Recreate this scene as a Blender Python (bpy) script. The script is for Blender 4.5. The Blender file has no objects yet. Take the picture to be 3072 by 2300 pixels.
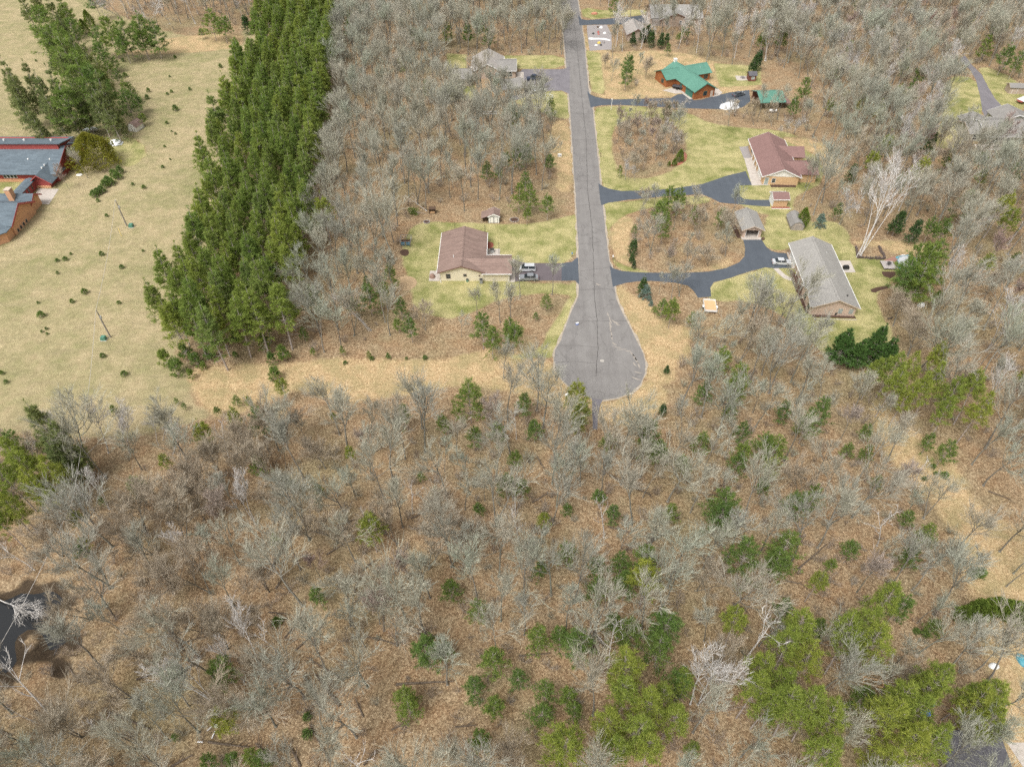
import bpy, math, random
import numpy as np
from math import sin, cos, pi, radians, sqrt
from mathutils import Vector, Matrix

random.seed(7)
RNG = np.random.default_rng(11)
SC = bpy.context.scene
COL = SC.collection

# ---------------------------------------------------------------- camera, sky, sun, exposure
FPX, TH, HC = 2105.0, radians(45.3), 105.0          # focal length in photo pixels, pitch down, drone height (m)
cam_d = bpy.data.cameras.new('camera')
cam = bpy.data.objects.new('camera', cam_d)
COL.objects.link(cam)
cam.location = (0, 0, HC)
cam.rotation_euler = (pi / 2 - TH, 0, 0)
cam_d.sensor_width = 36.0
cam_d.lens = FPX / 3072 * 36.0
cam_d.clip_end = 8000
SC.camera = cam

SUN_EL, SUN_AZ = radians(58), radians(215)          # a bright, veiled sun behind the camera's left shoulder
world = bpy.data.worlds.new('World')
SC.world = world
world.use_nodes = True
wn = world.node_tree
for n in list(wn.nodes):
    wn.nodes.remove(n)
sky = wn.nodes.new('ShaderNodeTexSky')
sky.sky_type = 'NISHITA'
sky.sun_disc = False
sky.sun_elevation = SUN_EL
sky.sun_rotation = SUN_AZ
sky.air_density = 1.0
sky.dust_density = 6.0
sky.ozone_density = 1.0
hsv = wn.nodes.new('ShaderNodeHueSaturation')       # overcast: the blue is veiled by cloud
hsv.inputs['Saturation'].default_value = 0.12
bg = wn.nodes.new('ShaderNodeBackground')
bg.inputs['Strength'].default_value = 0.15
wo = wn.nodes.new('ShaderNodeOutputWorld')
wn.links.new(sky.outputs[0], hsv.inputs['Color'])
wn.links.new(hsv.outputs[0], bg.inputs['Color'])
wn.links.new(bg.outputs[0], wo.inputs['Surface'])

sun_d = bpy.data.lights.new('sun', 'SUN')
sun_d.energy = 1.5
sun_d.angle = radians(25)
sun_d.color = (1.0, 0.98, 0.945)
sun = bpy.data.objects.new('sun', sun_d)
COL.objects.link(sun)
sd = Vector((sin(SUN_AZ) * cos(SUN_EL), cos(SUN_AZ) * cos(SUN_EL), sin(SUN_EL)))   # towards the sun
sun.rotation_euler = sd.to_track_quat('Z', 'Y').to_euler()
sun.location = (0, 0, 300)

SC.view_settings.view_transform = 'Standard'
SC.view_settings.look = 'None'
SC.view_settings.exposure = 0.44
SC.view_settings.gamma = 1.0
SC.view_settings.use_curve_mapping = False
SC.render.engine = 'CYCLES'
SC.cycles.max_bounces = 5
SC.cycles.diffuse_bounces = 3
SC.cycles.glossy_bounces = 2
SC.cycles.transmission_bounces = 2
SC.cycles.transparent_max_bounces = 4
SC.cycles.use_denoising = False


# ---------------------------------------------------------------- measuring: a point of the photograph -> a point of the place
def G(px, py, z=0.0):
    u, v = (px - 1536) / FPX, (py - 1150) / FPX
    c, s = cos(TH), sin(TH)
    d = (u, c - v * s, -s - v * c)
    t = (HC - z) / -d[2]
    return (d[0] * t, d[1] * t)


def PX(x, y, z=0.0):
    c, s = cos(TH), sin(TH)
    dep = y * c - (z - HC) * s
    return 1536 + FPX * x / dep, 1150 + FPX * (-y * s - (z - HC) * c) / dep


def tile(i, j):                                       # survey tiles: 4 x 4 crops of the photograph, 2212 px wide each
    ox, oy = i * 768, j * 575
    return lambda x, y: (ox + x * 0.34720, oy + y * 0.34720)


def poly(f, pts, z=0.0):
    return [G(*f(x, y), z) for x, y in pts]


ID = lambda x, y: (x, y)


def inside(P, pg):
    """P (n,2) in polygon pg -> bool array"""
    pg = np.asarray(pg, float)
    x, y = P[:, 0], P[:, 1]
    r = np.zeros(len(P), bool)
    n = len(pg)
    for i in range(n):
        x1, y1 = pg[i]
        x2, y2 = pg[(i + 1) % n]
        c = (y1 > y) != (y2 > y)
        with np.errstate(divide='ignore', invalid='ignore'):
            xi = (x2 - x1) * (y - y1) / (y2 - y1) + x1
        r ^= c & (x < xi)
    return r


def sdist(P, pg):
    """signed distance, positive inside"""
    pg = np.asarray(pg, float)
    d = np.full(len(P), 1e9)
    n = len(pg)
    for i in range(n):
        a, b = pg[i], pg[(i + 1) % n]
        ab = b - a
        t = np.clip(((P - a) @ ab) / max(ab @ ab, 1e-9), 0, 1)
        q = a + t[:, None] * ab
        d = np.minimum(d, np.hypot(P[:, 0] - q[:, 0], P[:, 1] - q[:, 1]))
    return np.where(inside(P, pg), d, -d)


def smooth_poly(pg, it=2):
    pg = [tuple(p) for p in pg]
    for _ in range(it):
        o = []
        for i in range(len(pg)):
            a, b = pg[i], pg[(i + 1) % len(pg)]
            o += [(a[0] * .75 + b[0] * .25, a[1] * .75 + b[1] * .25), (a[0] * .25 + b[0] * .75, a[1] * .25 + b[1] * .75)]
        pg = o
    return pg


# ---------------------------------------------------------------- materials
MATS = {}


class NT:
    def __init__(s, name):
        s.m = bpy.data.materials.new(name)
        s.m.use_nodes = True
        s.t = s.m.node_tree
        s.b = s.t.nodes['Principled BSDF']
        s.b.inputs['Specular IOR Level'].default_value = 0.25

    def n(s, typ, **kw):
        o = s.t.nodes.new(typ)
        for k, v in kw.items():
            if hasattr(o, k):
                setattr(o, k, v)
            else:
                o.inputs[k].default_value = v
        return o

    def l(s, a, b):
        s.t.links.new(a, b)

    def ramp(s, fac, stops, interp='LINEAR'):
        r = s.n('ShaderNodeValToRGB')
        cr = r.color_ramp
        cr.interpolation = interp
        while len(cr.elements) < len(stops):
            cr.elements.new(0.5)
        for e, (p, c) in zip(cr.elements, stops):
            e.position = p
            e.color = (*c, 1) if len(c) == 3 else (c[0], c[0], c[0], 1)
        s.l(fac, r.inputs[0])
        return r.outputs[0]

    def noise(s, vec, scale, detail=4, rough=.6, dist=0):
        o = s.n('ShaderNodeTexNoise')
        o.inputs['Scale'].default_value = scale
        o.inputs['Detail'].default_value = detail
        o.inputs['Roughness'].default_value = rough
        o.inputs['Distortion'].default_value = dist
        if vec is not None:
            s.l(vec, o.inputs['Vector'])
        return o.outputs[0]

    def mix(s, fac, a, b, mode='MIX'):
        o = s.n('ShaderNodeMix', data_type='RGBA', blend_type=mode)
        for x, i in ((fac, 0), (a, 6), (b, 7)):
            if isinstance(x, (int, float)):
                o.inputs[i].default_value = x
            elif isinstance(x, tuple):
                o.inputs[i].default_value = (*x, 1)
            else:
                s.l(x, o.inputs[i])
        return o.outputs[2]

    def math(s, op, a, b=None, clamp=False):
        o = s.n('ShaderNodeMath', operation=op, use_clamp=clamp)
        for x, i in ((a, 0), (b, 1)):
            if x is None:
                continue
            if isinstance(x, (int, float)):
                o.inputs[i].default_value = x
            else:
                s.l(x, o.inputs[i])
        return o.outputs[0]

    def pos(s):
        return s.n('ShaderNodeNewGeometry').outputs['Position']

    def obj(s):
        return s.n('ShaderNodeTexCoord').outputs['Object']

    def bump(s, h, strength=.4, dist=.05):
        o = s.n('ShaderNodeBump')
        o.inputs['Strength'].default_value = strength
        o.inputs['Distance'].default_value = dist
        s.l(h, o.inputs['Height'])
        s.l(o.outputs[0], s.b.inputs['Normal'])

    def done(s, col, rough=.9):
        if isinstance(col, tuple):
            s.b.inputs['Base Color'].default_value = (*col, 1)
        else:
            s.l(col, s.b.inputs['Base Color'])
        s.b.inputs['Roughness'].default_value = rough
        return s.m


def mk(name, c1, c2=None, scale=3.0, rough=.85, world=False, detail=5, bump=0.0, metal=0.0, spec=None, lo=.35, hi=.65):
    """plain material: two colours mixed by noise"""
    if name in MATS:
        return MATS[name]
    t = NT(name)
    if c2 is None:
        c2 = tuple(min(1, x * 0.82) for x in c1)
    nz = t.noise(t.pos() if world else t.obj(), scale, detail, .65)
    col = t.ramp(nz, [(lo, c2), (hi, c1)])
    if bump:
        t.bump(nz, bump, .03)
    t.b.inputs['Metallic'].default_value = metal
    if spec is not None:
        t.b.inputs['Specular IOR Level'].default_value = spec
    MATS[name] = t.done(col, rough)
    return MATS[name]


def mk_roof(name, c1, c2, rows=0.16, streak=0.0, seam=0.0):
    """roofing: speckled granules, courses across the slope or standing seams, weather streaks"""
    t = NT(name)
    p = t.obj()
    sp = t.n('ShaderNodeSeparateXYZ')
    t.l(p, sp.inputs[0])
    nz = t.noise(p, 2.2, 6, .75)
    n2 = t.noise(p, 0.35, 3, .6)
    v = t.n('ShaderNodeTexVoronoi')
    v.inputs['Scale'].default_value = 3.0
    t.l(p, v.inputs['Vector'])
    f = t.math('ADD', t.math('MULTIPLY', nz, .55), t.math('ADD', t.math('MULTIPLY', n2, .3), t.math('MULTIPLY', v.outputs['Distance'], .2)))
    col = t.ramp(f, [(.34, c2), (.5, tuple((a + b) / 2 for a, b in zip(c1, c2))), (.66, c1)])
    if streak:
        mp = t.n('ShaderNodeMapping')
        mp.inputs['Scale'].default_value = (0.3, 2.4, 0.15) if seam >= 0 else (2.4, 0.3, 0.15)
        t.l(p, mp.inputs[0])
        s_ = t.noise(mp.outputs[0], 1.0, 5, .7)
        sf = t.ramp(s_, [(.42, (0,)), (.72, (1,))])
        col = t.mix(t.math('MULTIPLY', sf, streak), col, tuple(x * .45 for x in c2))
    w = t.n('ShaderNodeTexWave', bands_direction='Z', wave_profile='SAW')
    w.inputs['Scale'].default_value = 0.5 / rows * .32
    w.inputs['Distortion'].default_value = 0.6
    t.l(p, w.inputs['Vector'])
    t.bump(w.outputs['Fac'], .25, .03)
    MATS[name] = t.done(col, .88)
    return MATS[name]


def mk_siding(name, c1, c2, course=.16, bump=.35):
    t = NT(name)
    p = t.obj()
    nz = t.noise(p, 1.3, 5, .65)
    col = t.ramp(nz, [(.3, c2), (.7, c1)])
    w = t.n('ShaderNodeTexWave', bands_direction='Z', wave_profile='SAW')
    w.inputs['Scale'].default_value = 0.314 / course
    t.l(p, w.inputs['Vector'])
    col = t.mix(t.math('MULTIPLY', t.ramp(w.outputs['Fac'], [(.8, (0,)), (1., (1,))]), .35), col, tuple(x * .5 for x in c2))
    t.bump(w.outputs['Fac'], bump, .02)
    MATS[name] = t.done(col, .8)
    return MATS[name]


# ---------------------------------------------------------------- mesh building
class MB:
    def __init__(s):
        s.v, s.f, s.mi = [], [], []

    def add(s, vs, fs, m=0):
        k = len(s.v)
        s.v += [tuple(map(float, p)) for p in vs]
        s.f += [tuple(k + i for i in f) for f in fs]
        s.mi += [m] * len(fs)
        return s

    def box(s, x0, x1, y0, y1, z0, z1, m=0):
        return s.add([(x0, y0, z0), (x1, y0, z0), (x1, y1, z0), (x0, y1, z0), (x0, y0, z1), (x1, y0, z1), (x1, y1, z1), (x0, y1, z1)],
                     [(0, 3, 2, 1), (4, 5, 6, 7), (0, 1, 5, 4), (1, 2, 6, 5), (2, 3, 7, 6), (3, 0, 4, 7)], m)

    def prism(s, pts, axis, a, b, m=0):
        """pts: 2D outline in the plane across axis, extruded from a to b"""
        def put(p, w):
            return {'x': (w, p[0], p[1]), 'y': (p[0], w, p[1]), 'z': (p[0], p[1], w)}[axis]
        n = len(pts)
        return s.add([put(p, a) for p in pts] + [put(p, b) for p in pts],
                     [tuple(range(n))[::-1], tuple(range(n, 2 * n))] + [(i, (i + 1) % n, n + (i + 1) % n, n + i) for i in range(n)], m)

    def tube(s, path, rad, n=6, m=0, cap=True):
        path = [Vector(p) for p in path]
        if not hasattr(rad, '__len__'):
            rad = [rad] * len(path)
        k = len(s.v)
        for i, p in enumerate(path):
            d = (path[min(i + 1, len(path) - 1)] - path[max(i - 1, 0)]).normalized()
            u = d.orthogonal().normalized()
            w = d.cross(u)
            for j in range(n):
                a = 2 * pi * j / n
                s.v.append(tuple(p + (u * cos(a) + w * sin(a)) * rad[i]))
        for i in range(len(path) - 1):
            for j in range(n):
                a, b = k + i * n + j, k + i * n + (j + 1) % n
                s.f.append((a, b, b + n, a + n))
                s.mi.append(m)
        if cap:
            s.f += [tuple(range(k, k + n))[::-1], tuple(range(k + (len(path) - 1) * n, k + len(path) * n))]
            s.mi += [m, m]
        return s

    def build(s, name, mat, parent=None, smooth=False):
        me = bpy.data.meshes.new(name)
        me.from_pydata(s.v, [], s.f)
        for m in (mat if isinstance(mat, (list, tuple)) else [mat]):
            me.materials.append(m)
        if any(s.mi):
            me.polygons.foreach_set('material_index', s.mi)
        if smooth:
            me.polygons.foreach_set('use_smooth', [True] * len(s.f))
        me.update()
        o = bpy.data.objects.new(name, me)
        COL.objects.link(o)
        o.parent = parent
        return o


def np_mesh(name, V, T, mats, mi=None, smooth=False):
    """mesh from arrays of vertices and triangles"""
    me = bpy.data.meshes.new(name)
    V = np.asarray(V, np.float32)
    T = np.asarray(T, np.int32)
    me.vertices.add(len(V))
    me.vertices.foreach_set('co', V.ravel())
    me.loops.add(T.size)
    me.loops.foreach_set('vertex_index', T.ravel())
    me.polygons.add(len(T))
    me.polygons.foreach_set('loop_start', np.arange(0, T.size, T.shape[1], dtype=np.int32))
    if mi is not None:
        me.polygons.foreach_set('material_index', np.asarray(mi, np.int32))
    if smooth:
        me.polygons.foreach_set('use_smooth', np.ones(len(T), bool))
    for m in mats:
        me.materials.append(m)
    me.update(calc_edges=True)
    return me


def tag(o, label=None, cat=None, group=None, kind=None):
    if label:
        o['label'] = label
    if cat:
        o['category'] = cat
    if group:
        o['group'] = group
    if kind:
        o['kind'] = kind
    return o


def empty(name, loc, rz=0.0, label=None, cat=None, group=None):
    o = bpy.data.objects.new(name, None)
    COL.objects.link(o)
    o.location = loc if len(loc) == 3 else (*loc, 0)
    o.rotation_euler = (0, 0, rz)
    o.empty_display_size = .5
    return tag(o, label, cat, group)


def put(name, me, parent=None):
    o = bpy.data.objects.new(name, me)
    COL.objects.link(o)
    o.parent = parent
    return o


def sheet(name, pg, z, mat, label=None, kind='structure'):
    """a flat polygonal sheet (road, drive, patio), triangulated, with its own skirt"""
    import bmesh
    bm = bmesh.new()
    vs = [bm.verts.new((x, y, z)) for x, y in pg]
    f = bm.faces.new(vs)
    f.normal_update()
    if f.normal.z < 0:
        f.normal_flip()
    bmesh.ops.triangulate(bm, faces=[f])
    me = bpy.data.meshes.new(name)
    bm.to_mesh(me)
    bm.free()
    me.materials.append(mat)
    o = put(name, me)
    return tag(o, label, kind=kind)

# ================================================================ THE GROUND
A0, A1, A2, A3 = [tile(i, 0) for i in range(4)]
B0, B1, B2, B3 = [tile(i, 1) for i in range(4)]
C0, C1, C2, C3 = [tile(i, 2) for i in range(4)]
D0, D1, D2, D3 = [tile(i, 3) for i in range(4)]

ROAD_L = [A2(420, 0), A2(470, 590), A2(505, 1000), A2(548, 1656), B2(572, 430), B2(578, 790), B2(574, 905), B2(545, 965), B2(480, 1120),
          B2(420, 1280), B2(374, 1370), B2(366, 1450), B2(385, 1540), B2(425, 1620), C2(520, 50), C2(590, 95), C2(690, 127)]
ROAD_R = [C2(790, 140), C2(900, 127), C2(1030, 78), C2(1105, 10), B2(1148, 1570), B2(1156, 1490), B2(1130, 1400), B2(1080, 1290), B2(1000, 1130),
          B2(940, 1010), B2(900, 920), B2(885, 820), B2(868, 660), B2(840, 600), B2(822, 480), B2(802, 300), B2(785, 110), B2(770, 0),
          A2(745, 1400), A2(700, 960), A2(660, 750), A2(622, 350), A2(568, 0)]
ROAD = [G(*p) for p in ROAD_L + ROAD_R]
_l, _r = ROAD[0], ROAD[-1]
_dx, _dy = (ROAD[0][0] - ROAD[3][0]), (ROAD[0][1] - ROAD[3][1])
ROAD = [(_l[0] + _dx * 2, _l[1] + _dy * 2)] + ROAD + [(_l[0] + _dx * 2 + 7.3, _l[1] + _dy * 2)]

DRIVE_H1 = poly(B2, [(23, 588), (60, 602), (130, 617), (430, 620), (520, 606), (555, 575), (573, 570), (578, 802), (545, 766), (470, 770), (200, 768), (23, 778)])
DRIVE_H2 = poly(B2, [(845, 640), (870, 662), (950, 686), (1100, 697), (1300, 702), (1500, 701), (1700, 690), (1850, 660), (1960, 612), (2008, 560), (2016, 490), (1992, 405), (2150, 405), (2200, 480)]) + \
    poly(B3, [(30, 512), (80, 526), (160, 532), (205, 662), (100, 662), (45, 664)]) + \
    poly(B2, [(2190, 655), (2050, 690), (1900, 740), (1745, 783), (1712, 830), (1722, 908), (1608, 917), (1570, 860), (1520, 815), (1400, 786), (1200, 771), (1080, 776), (980, 790), (870, 822)])
DRIVE_RED = poly(A2, [(745, 1585), (790, 1612), (840, 1632), (950, 1652), (1200, 1645), (1400, 1630), (1650, 1590), (1850, 1520), (2020, 1480), (2072, 1600), (1965, 1605)]) + \
    poly(B2, [(1965, 0), (1972, 40), (2010, 66), (2090, 72), (2225, 72), (2232, 128), (2090, 122), (1800, 95), (1720, 55), (1640, 22), (1500, 30), (1250, 48), (1000, 72), (830, 98), (770, 118)])
DRIVE_GREEN = poly(A2, [(650, 790), (680, 820), (720, 838), (800, 855), (900, 861), (1000, 858), (1370, 850), (1430, 817), (1482, 812), (1575, 868), (1640, 862), (1740, 832), (1880, 800), (2050, 780), (2060, 880), (1990, 930),
                        (1800, 945), (1600, 941), (1400, 932), (1000, 911), (860, 908), (770, 913), (680, 930)])
DRIVE_UL = poly(A2, [(500, 570), (470, 592), (420, 600), (90, 600), (40, 650), (60, 770), (0, 830), (-40, 860), (40, 865), (200, 805), (330, 786), (430, 785), (500, 815)])
DRIVE_TOP = poly(A2, [(570, 130), (600, 168), (650, 176), (800, 166), (1000, 150), (1130, 134), (1158, 207), (960, 214), (700, 216), (585, 222)])
GRAVEL_PAD = poly(A2, [(645, 222), (820, 216), (860, 300), (862, 430), (670, 440), (655, 330)])
SIDE_ROAD = poly(A3, [(-20, -120), (70, -100), (130, 60), (215, 150), (300, 240), (250, 262), (150, 180), (60, 70)])
DRIVE_R = poly(A3, [(1700, 480), (1760, 560), (1850, 650), (1905, 760), (1960, 850), (2060, 960), (2300, 960), (2300, 1100), (1900, 1060), (1850, 960), (1835, 850), (1800, 700), (1750, 610), (1650, 520)])
CHURCH_LOT = poly(A0, [(-500, 1175), (280, 1190), (560, 1195), (880, 1185), (880, 1228), (560, 1280), (-500, 1330)])
TRAIL = poly(C2, [(690, 120), (790, 128), (760, 190), (745, 300), (740, 400), (700, 390), (695, 270)])
POND = smooth_poly(poly(D0, [(-250, 230), (-60, 170), (100, 120), (200, 60), (330, 90), (430, 40), (560, 80), (640, 180), (600, 250), (520, 330), (560, 420), (680, 500), (640, 620), (540, 640), (560, 740), (620, 830), (500, 870), (420, 800), (330, 700), (280, 560), (200, 520), (220, 640), (230, 760), (130, 840), (60, 960), (-60, 900), (-260, 980)]), 2)

# (kind, polygon): kinds are what grows or lies there
ZONES = [
    ('field', [G(*p) for p in [(-1500, -150), (150, -60), (380, 60), (560, 110), (700, 130), (760, 60), (800, 160), (726, 401), (618, 821), (520, 1040), (560, 1115), (720, 1105), (760, 1190), (640, 1250), (480, 1290), (300, 1320), (100, 1290), (-600, 1340)]]),
    ('tan', [G(*p) for p in [(540, 1105), (720, 1092), (900, 1085), (1080, 1070), (1300, 1085), (1480, 1045), (1560, 1000), (1640, 1050), (1665, 1110), (1780, 1200), (1870, 1205), (1940, 1130), (1990, 1160), (2010, 1210), (1900, 1280),
                             (1700, 1240), (1560, 1180), (1400, 1150), (1240, 1180), (1020, 1215), (900, 1160), (760, 1230), (620, 1260)]]),
    ('tan', [G(*p) for p in [(2600, 1180), (2700, 1250), (2800, 1330), (2880, 1400), (2900, 1480), (3000, 1560), (3150, 1580), (3250, 1900), (3200, 2400), (3020, 2330), (2990, 2100), (2940, 1900), (2890, 1720), (2830, 1540), (2700, 1420), (2640, 1330)]]),
    ('tan', poly(B2, [(890, 820), (960, 810), (1050, 900), (1200, 960), (1300, 1130), (1540, 1160), (1540, 1420), (1420, 1500), (1420, 1656), (1150, 1656), (1160, 1480), (1080, 1280), (1000, 1100), (900, 920)])),
    ('tan', poly(B2, [(830, 210), (1000, 190), (1060, 260), (1030, 400), (1010, 600), (1100, 690), (900, 680), (850, 500)])),
    ('tan', poly(B2, [(1400, 430), (1800, 420), (1950, 600), (1800, 680), (1450, 690), (1380, 560)])),
    ('tan', poly(A2, [(380, 1040), (500, 1040), (540, 1656), (380, 1656), (390, 1500), (300, 1300), (330, 1100)])),
    ('lawn', [G(*p) for p in [(1215, 700), (1260, 668), (1330, 665), (1470, 672), (1600, 672), (1700, 650), (1736, 640), (1740, 790), (1545, 790), (1545, 848), (1735, 850), (1735, 890), (1640, 878), (1500, 893), (1430, 935), (1330, 960), (1240, 925), (1232, 850), (1205, 790)]]),
    ('lawn', poly(B2, [(500, 780), (575, 790), (570, 910), (480, 1120), (375, 1370), (366, 1440), (250, 1440), (0, 1440), (0, 1410), (230, 1380), (330, 1180), (430, 1020), (520, 880)])),
    ('lawn', [G(*p) for p in [(2230, 720), (2290, 700), (2300, 640), (2365, 635), (2420, 668), (2500, 660), (2540, 690), (2566, 740), (2575, 775), (2640, 770), (2690, 810), (2690, 840), (2640, 868), (2632, 905), (2650, 940), (2680, 1000), (2670, 1035), (2560, 1060), (2480, 1070),
                              (2420, 1010), (2360, 950), (2250, 900), (2130, 905), (2118, 870), (2150, 842), (2250, 820), (2300, 795), (2390, 805), (2390, 740), (2330, 755), (2290, 735)]]),
    ('lawn', [G(*p) for p in [(1950, 320), (2060, 335), (2130, 372), (2240, 385), (2330, 390), (2420, 415), (2470, 470), (2470, 540), (2440, 565), (2380, 590), (2380, 640), (2300, 650), (2190, 600), (2180, 545), (2000, 572), (1850, 576), (1806, 562), (1790, 480), (1770, 325), (1840, 318)]]),
    ('lawn', [G(*p) for p in [(1790, 600), (1850, 608), (1960, 595), (2060, 588), (2130, 590), (2130, 620), (1990, 618), (1890, 640), (1850, 660), (1820, 700), (1830, 760), (1850, 810), (1950, 820), (1940, 812), (1850, 790), (1826, 745), (1812, 660)]]),
    ('tan', [G(*p) for p in [(1745, 80), (1790, 160), (1960, 150), (2060, 160), (2150, 190), (2290, 200), (2290, 265), (2170, 285), (2000, 290), (1860, 300), (1790, 292), (1765, 255)]]),
    ('lawn', [G(*p) for p in [(2140, 190), (2280, 200), (2285, 255), (2160, 262)]]),
    ('lawn', [G(*p) for p in [(1755, 150), (1800, 160), (1815, 285), (1775, 275)]]),
    ('lawn', [G(*p) for p in [(1500, 165), (1560, 168), (1690, 165), (1698, 205), (1560, 208), (1500, 200)]]),
    ('lawn', [G(*p) for p in [(1530, 300), (1640, 272), (1705, 275), (1712, 350), (1690, 360), (1600, 330)]]),
    ('lawn', [G(*p) for p in [(1340, 160), (1400, 165), (1400, 215), (1340, 215)]]),
    ('lawn', [G(*p) for p in [(1330, 250), (1420, 250), (1440, 300), (1330, 300)]]),
    ('lawn', [G(*p) for p in [(2840, 225), (2935, 235), (2955, 330), (2910, 420), (2840, 450), (2800, 440), (2830, 330)]]),
    ('lawn', [G(*p) for p in [(2930, 190), (3060, 240), (3090, 330), (3000, 330), (2960, 260)]]),
    ('lawn', poly(A2, [(590, 60), (850, 100), (1160, 80), (1170, 130), (900, 150), (620, 172)])),
    ('lawn', poly(A0, [(-300, 1560), (200, 1570), (260, 1656), (-300, 1700)])),
    ('lawn', poly(A0, [(870, 1250), (1100, 1150), (1300, 1300), (1150, 1450), (980, 1420)])),
    ('soil', poly(B0, [(700, 480)] * 1 + [(701, 481), (700, 482)])),
    ('tan', poly(A0, [(1380, 330), (2120, 280), (2090, 420), (1500, 470), (1000, 480), (1000, 440), (1380, 430)])),
    ('tan', poly(A3, [(60, 1180), (400, 1200), (560, 1320), (660, 1450), (560, 1560), (480, 1380), (300, 1280)])),
    ('tan', poly(B3, [(700, 420), (1200, 430), (1500, 480), (1480, 560), (1100, 540), (1000, 480), (760, 460)])),
    ('litter', [G(*p) for p in [(1850, 360), (1985, 350), (2055, 400), (2060, 470), (2030, 505), (1960, 535), (1860, 535), (1830, 440)]]),
    ('litter', poly(B2, [(1100, 160), (1500, 120), (1900, 100), (1940, 300), (1980, 420), (1850, 600), (1650, 660), (1300, 680), (1050, 650), (1030, 400), (1090, 260)])),
    ('litter', poly(B3, [(960, 860), (1100, 830), (1250, 880), (1400, 920), (1420, 1100), (1080, 1150), (1000, 1050)])),
]
HALF = {'field': 2.2, 'tan': 2.0, 'lawn': 1.2, 'litter': 1.6, 'soil': .8}


def lin(a, b, st):
    return np.arange(a, b + 1e-6, st)


gx = np.concatenate([[-4000, -1500, -700, -420, -330, -290, -260], lin(-240, 240, 1.0), [260, 290, 330, 420, 700, 1500, 4000]])
gy = np.concatenate([[-3000, -900, -300, -120, -50, -20, 0], lin(14, 370, 1.0), [385, 420, 480, 600, 900, 1800, 5000]])
GXX, GYY = np.meshgrid(gx, gy)
GP = np.stack([GXX.ravel(), GYY.ravel()], 1)
W = {k: np.zeros(len(GP)) for k in HALF}
for kind, pg in ZONES:
    pg = smooth_poly(pg, 1) if len(pg) > 4 else pg
    w = np.clip(.5 + sdist(GP, pg) / (2 * HALF[kind]), 0, 1)
    for k in W:
        if k != kind:
            W[k] = W[k] * (1 - w)
    W[kind] = np.maximum(W[kind], w)
pd = sdist(GP, POND)
GZ = -0.75 * np.clip((pd + 1.0) / 4.0, 0, 1) ** 1.2
pj = pd + 1.1 * np.sin(GP[:, 0] * .9 + GP[:, 1] * .5) * np.sin(GP[:, 1] * .8 - GP[:, 0] * .3)
W['soil'] = np.maximum(W['soil'], np.clip(.5 + (pj + .1) / 2.6, 0, 1))
for k in ('field', 'tan', 'lawn'):
    W[k] *= (1 - W['soil'])
WF = lambda k: W[k].reshape(GXX.shape)


def zone_at(k, x, y):
    i = np.clip(np.searchsorted(gx, x), 0, len(gx) - 1)
    j = np.clip(np.searchsorted(gy, y), 0, len(gy) - 1)
    return WF(k)[j, i]


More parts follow.
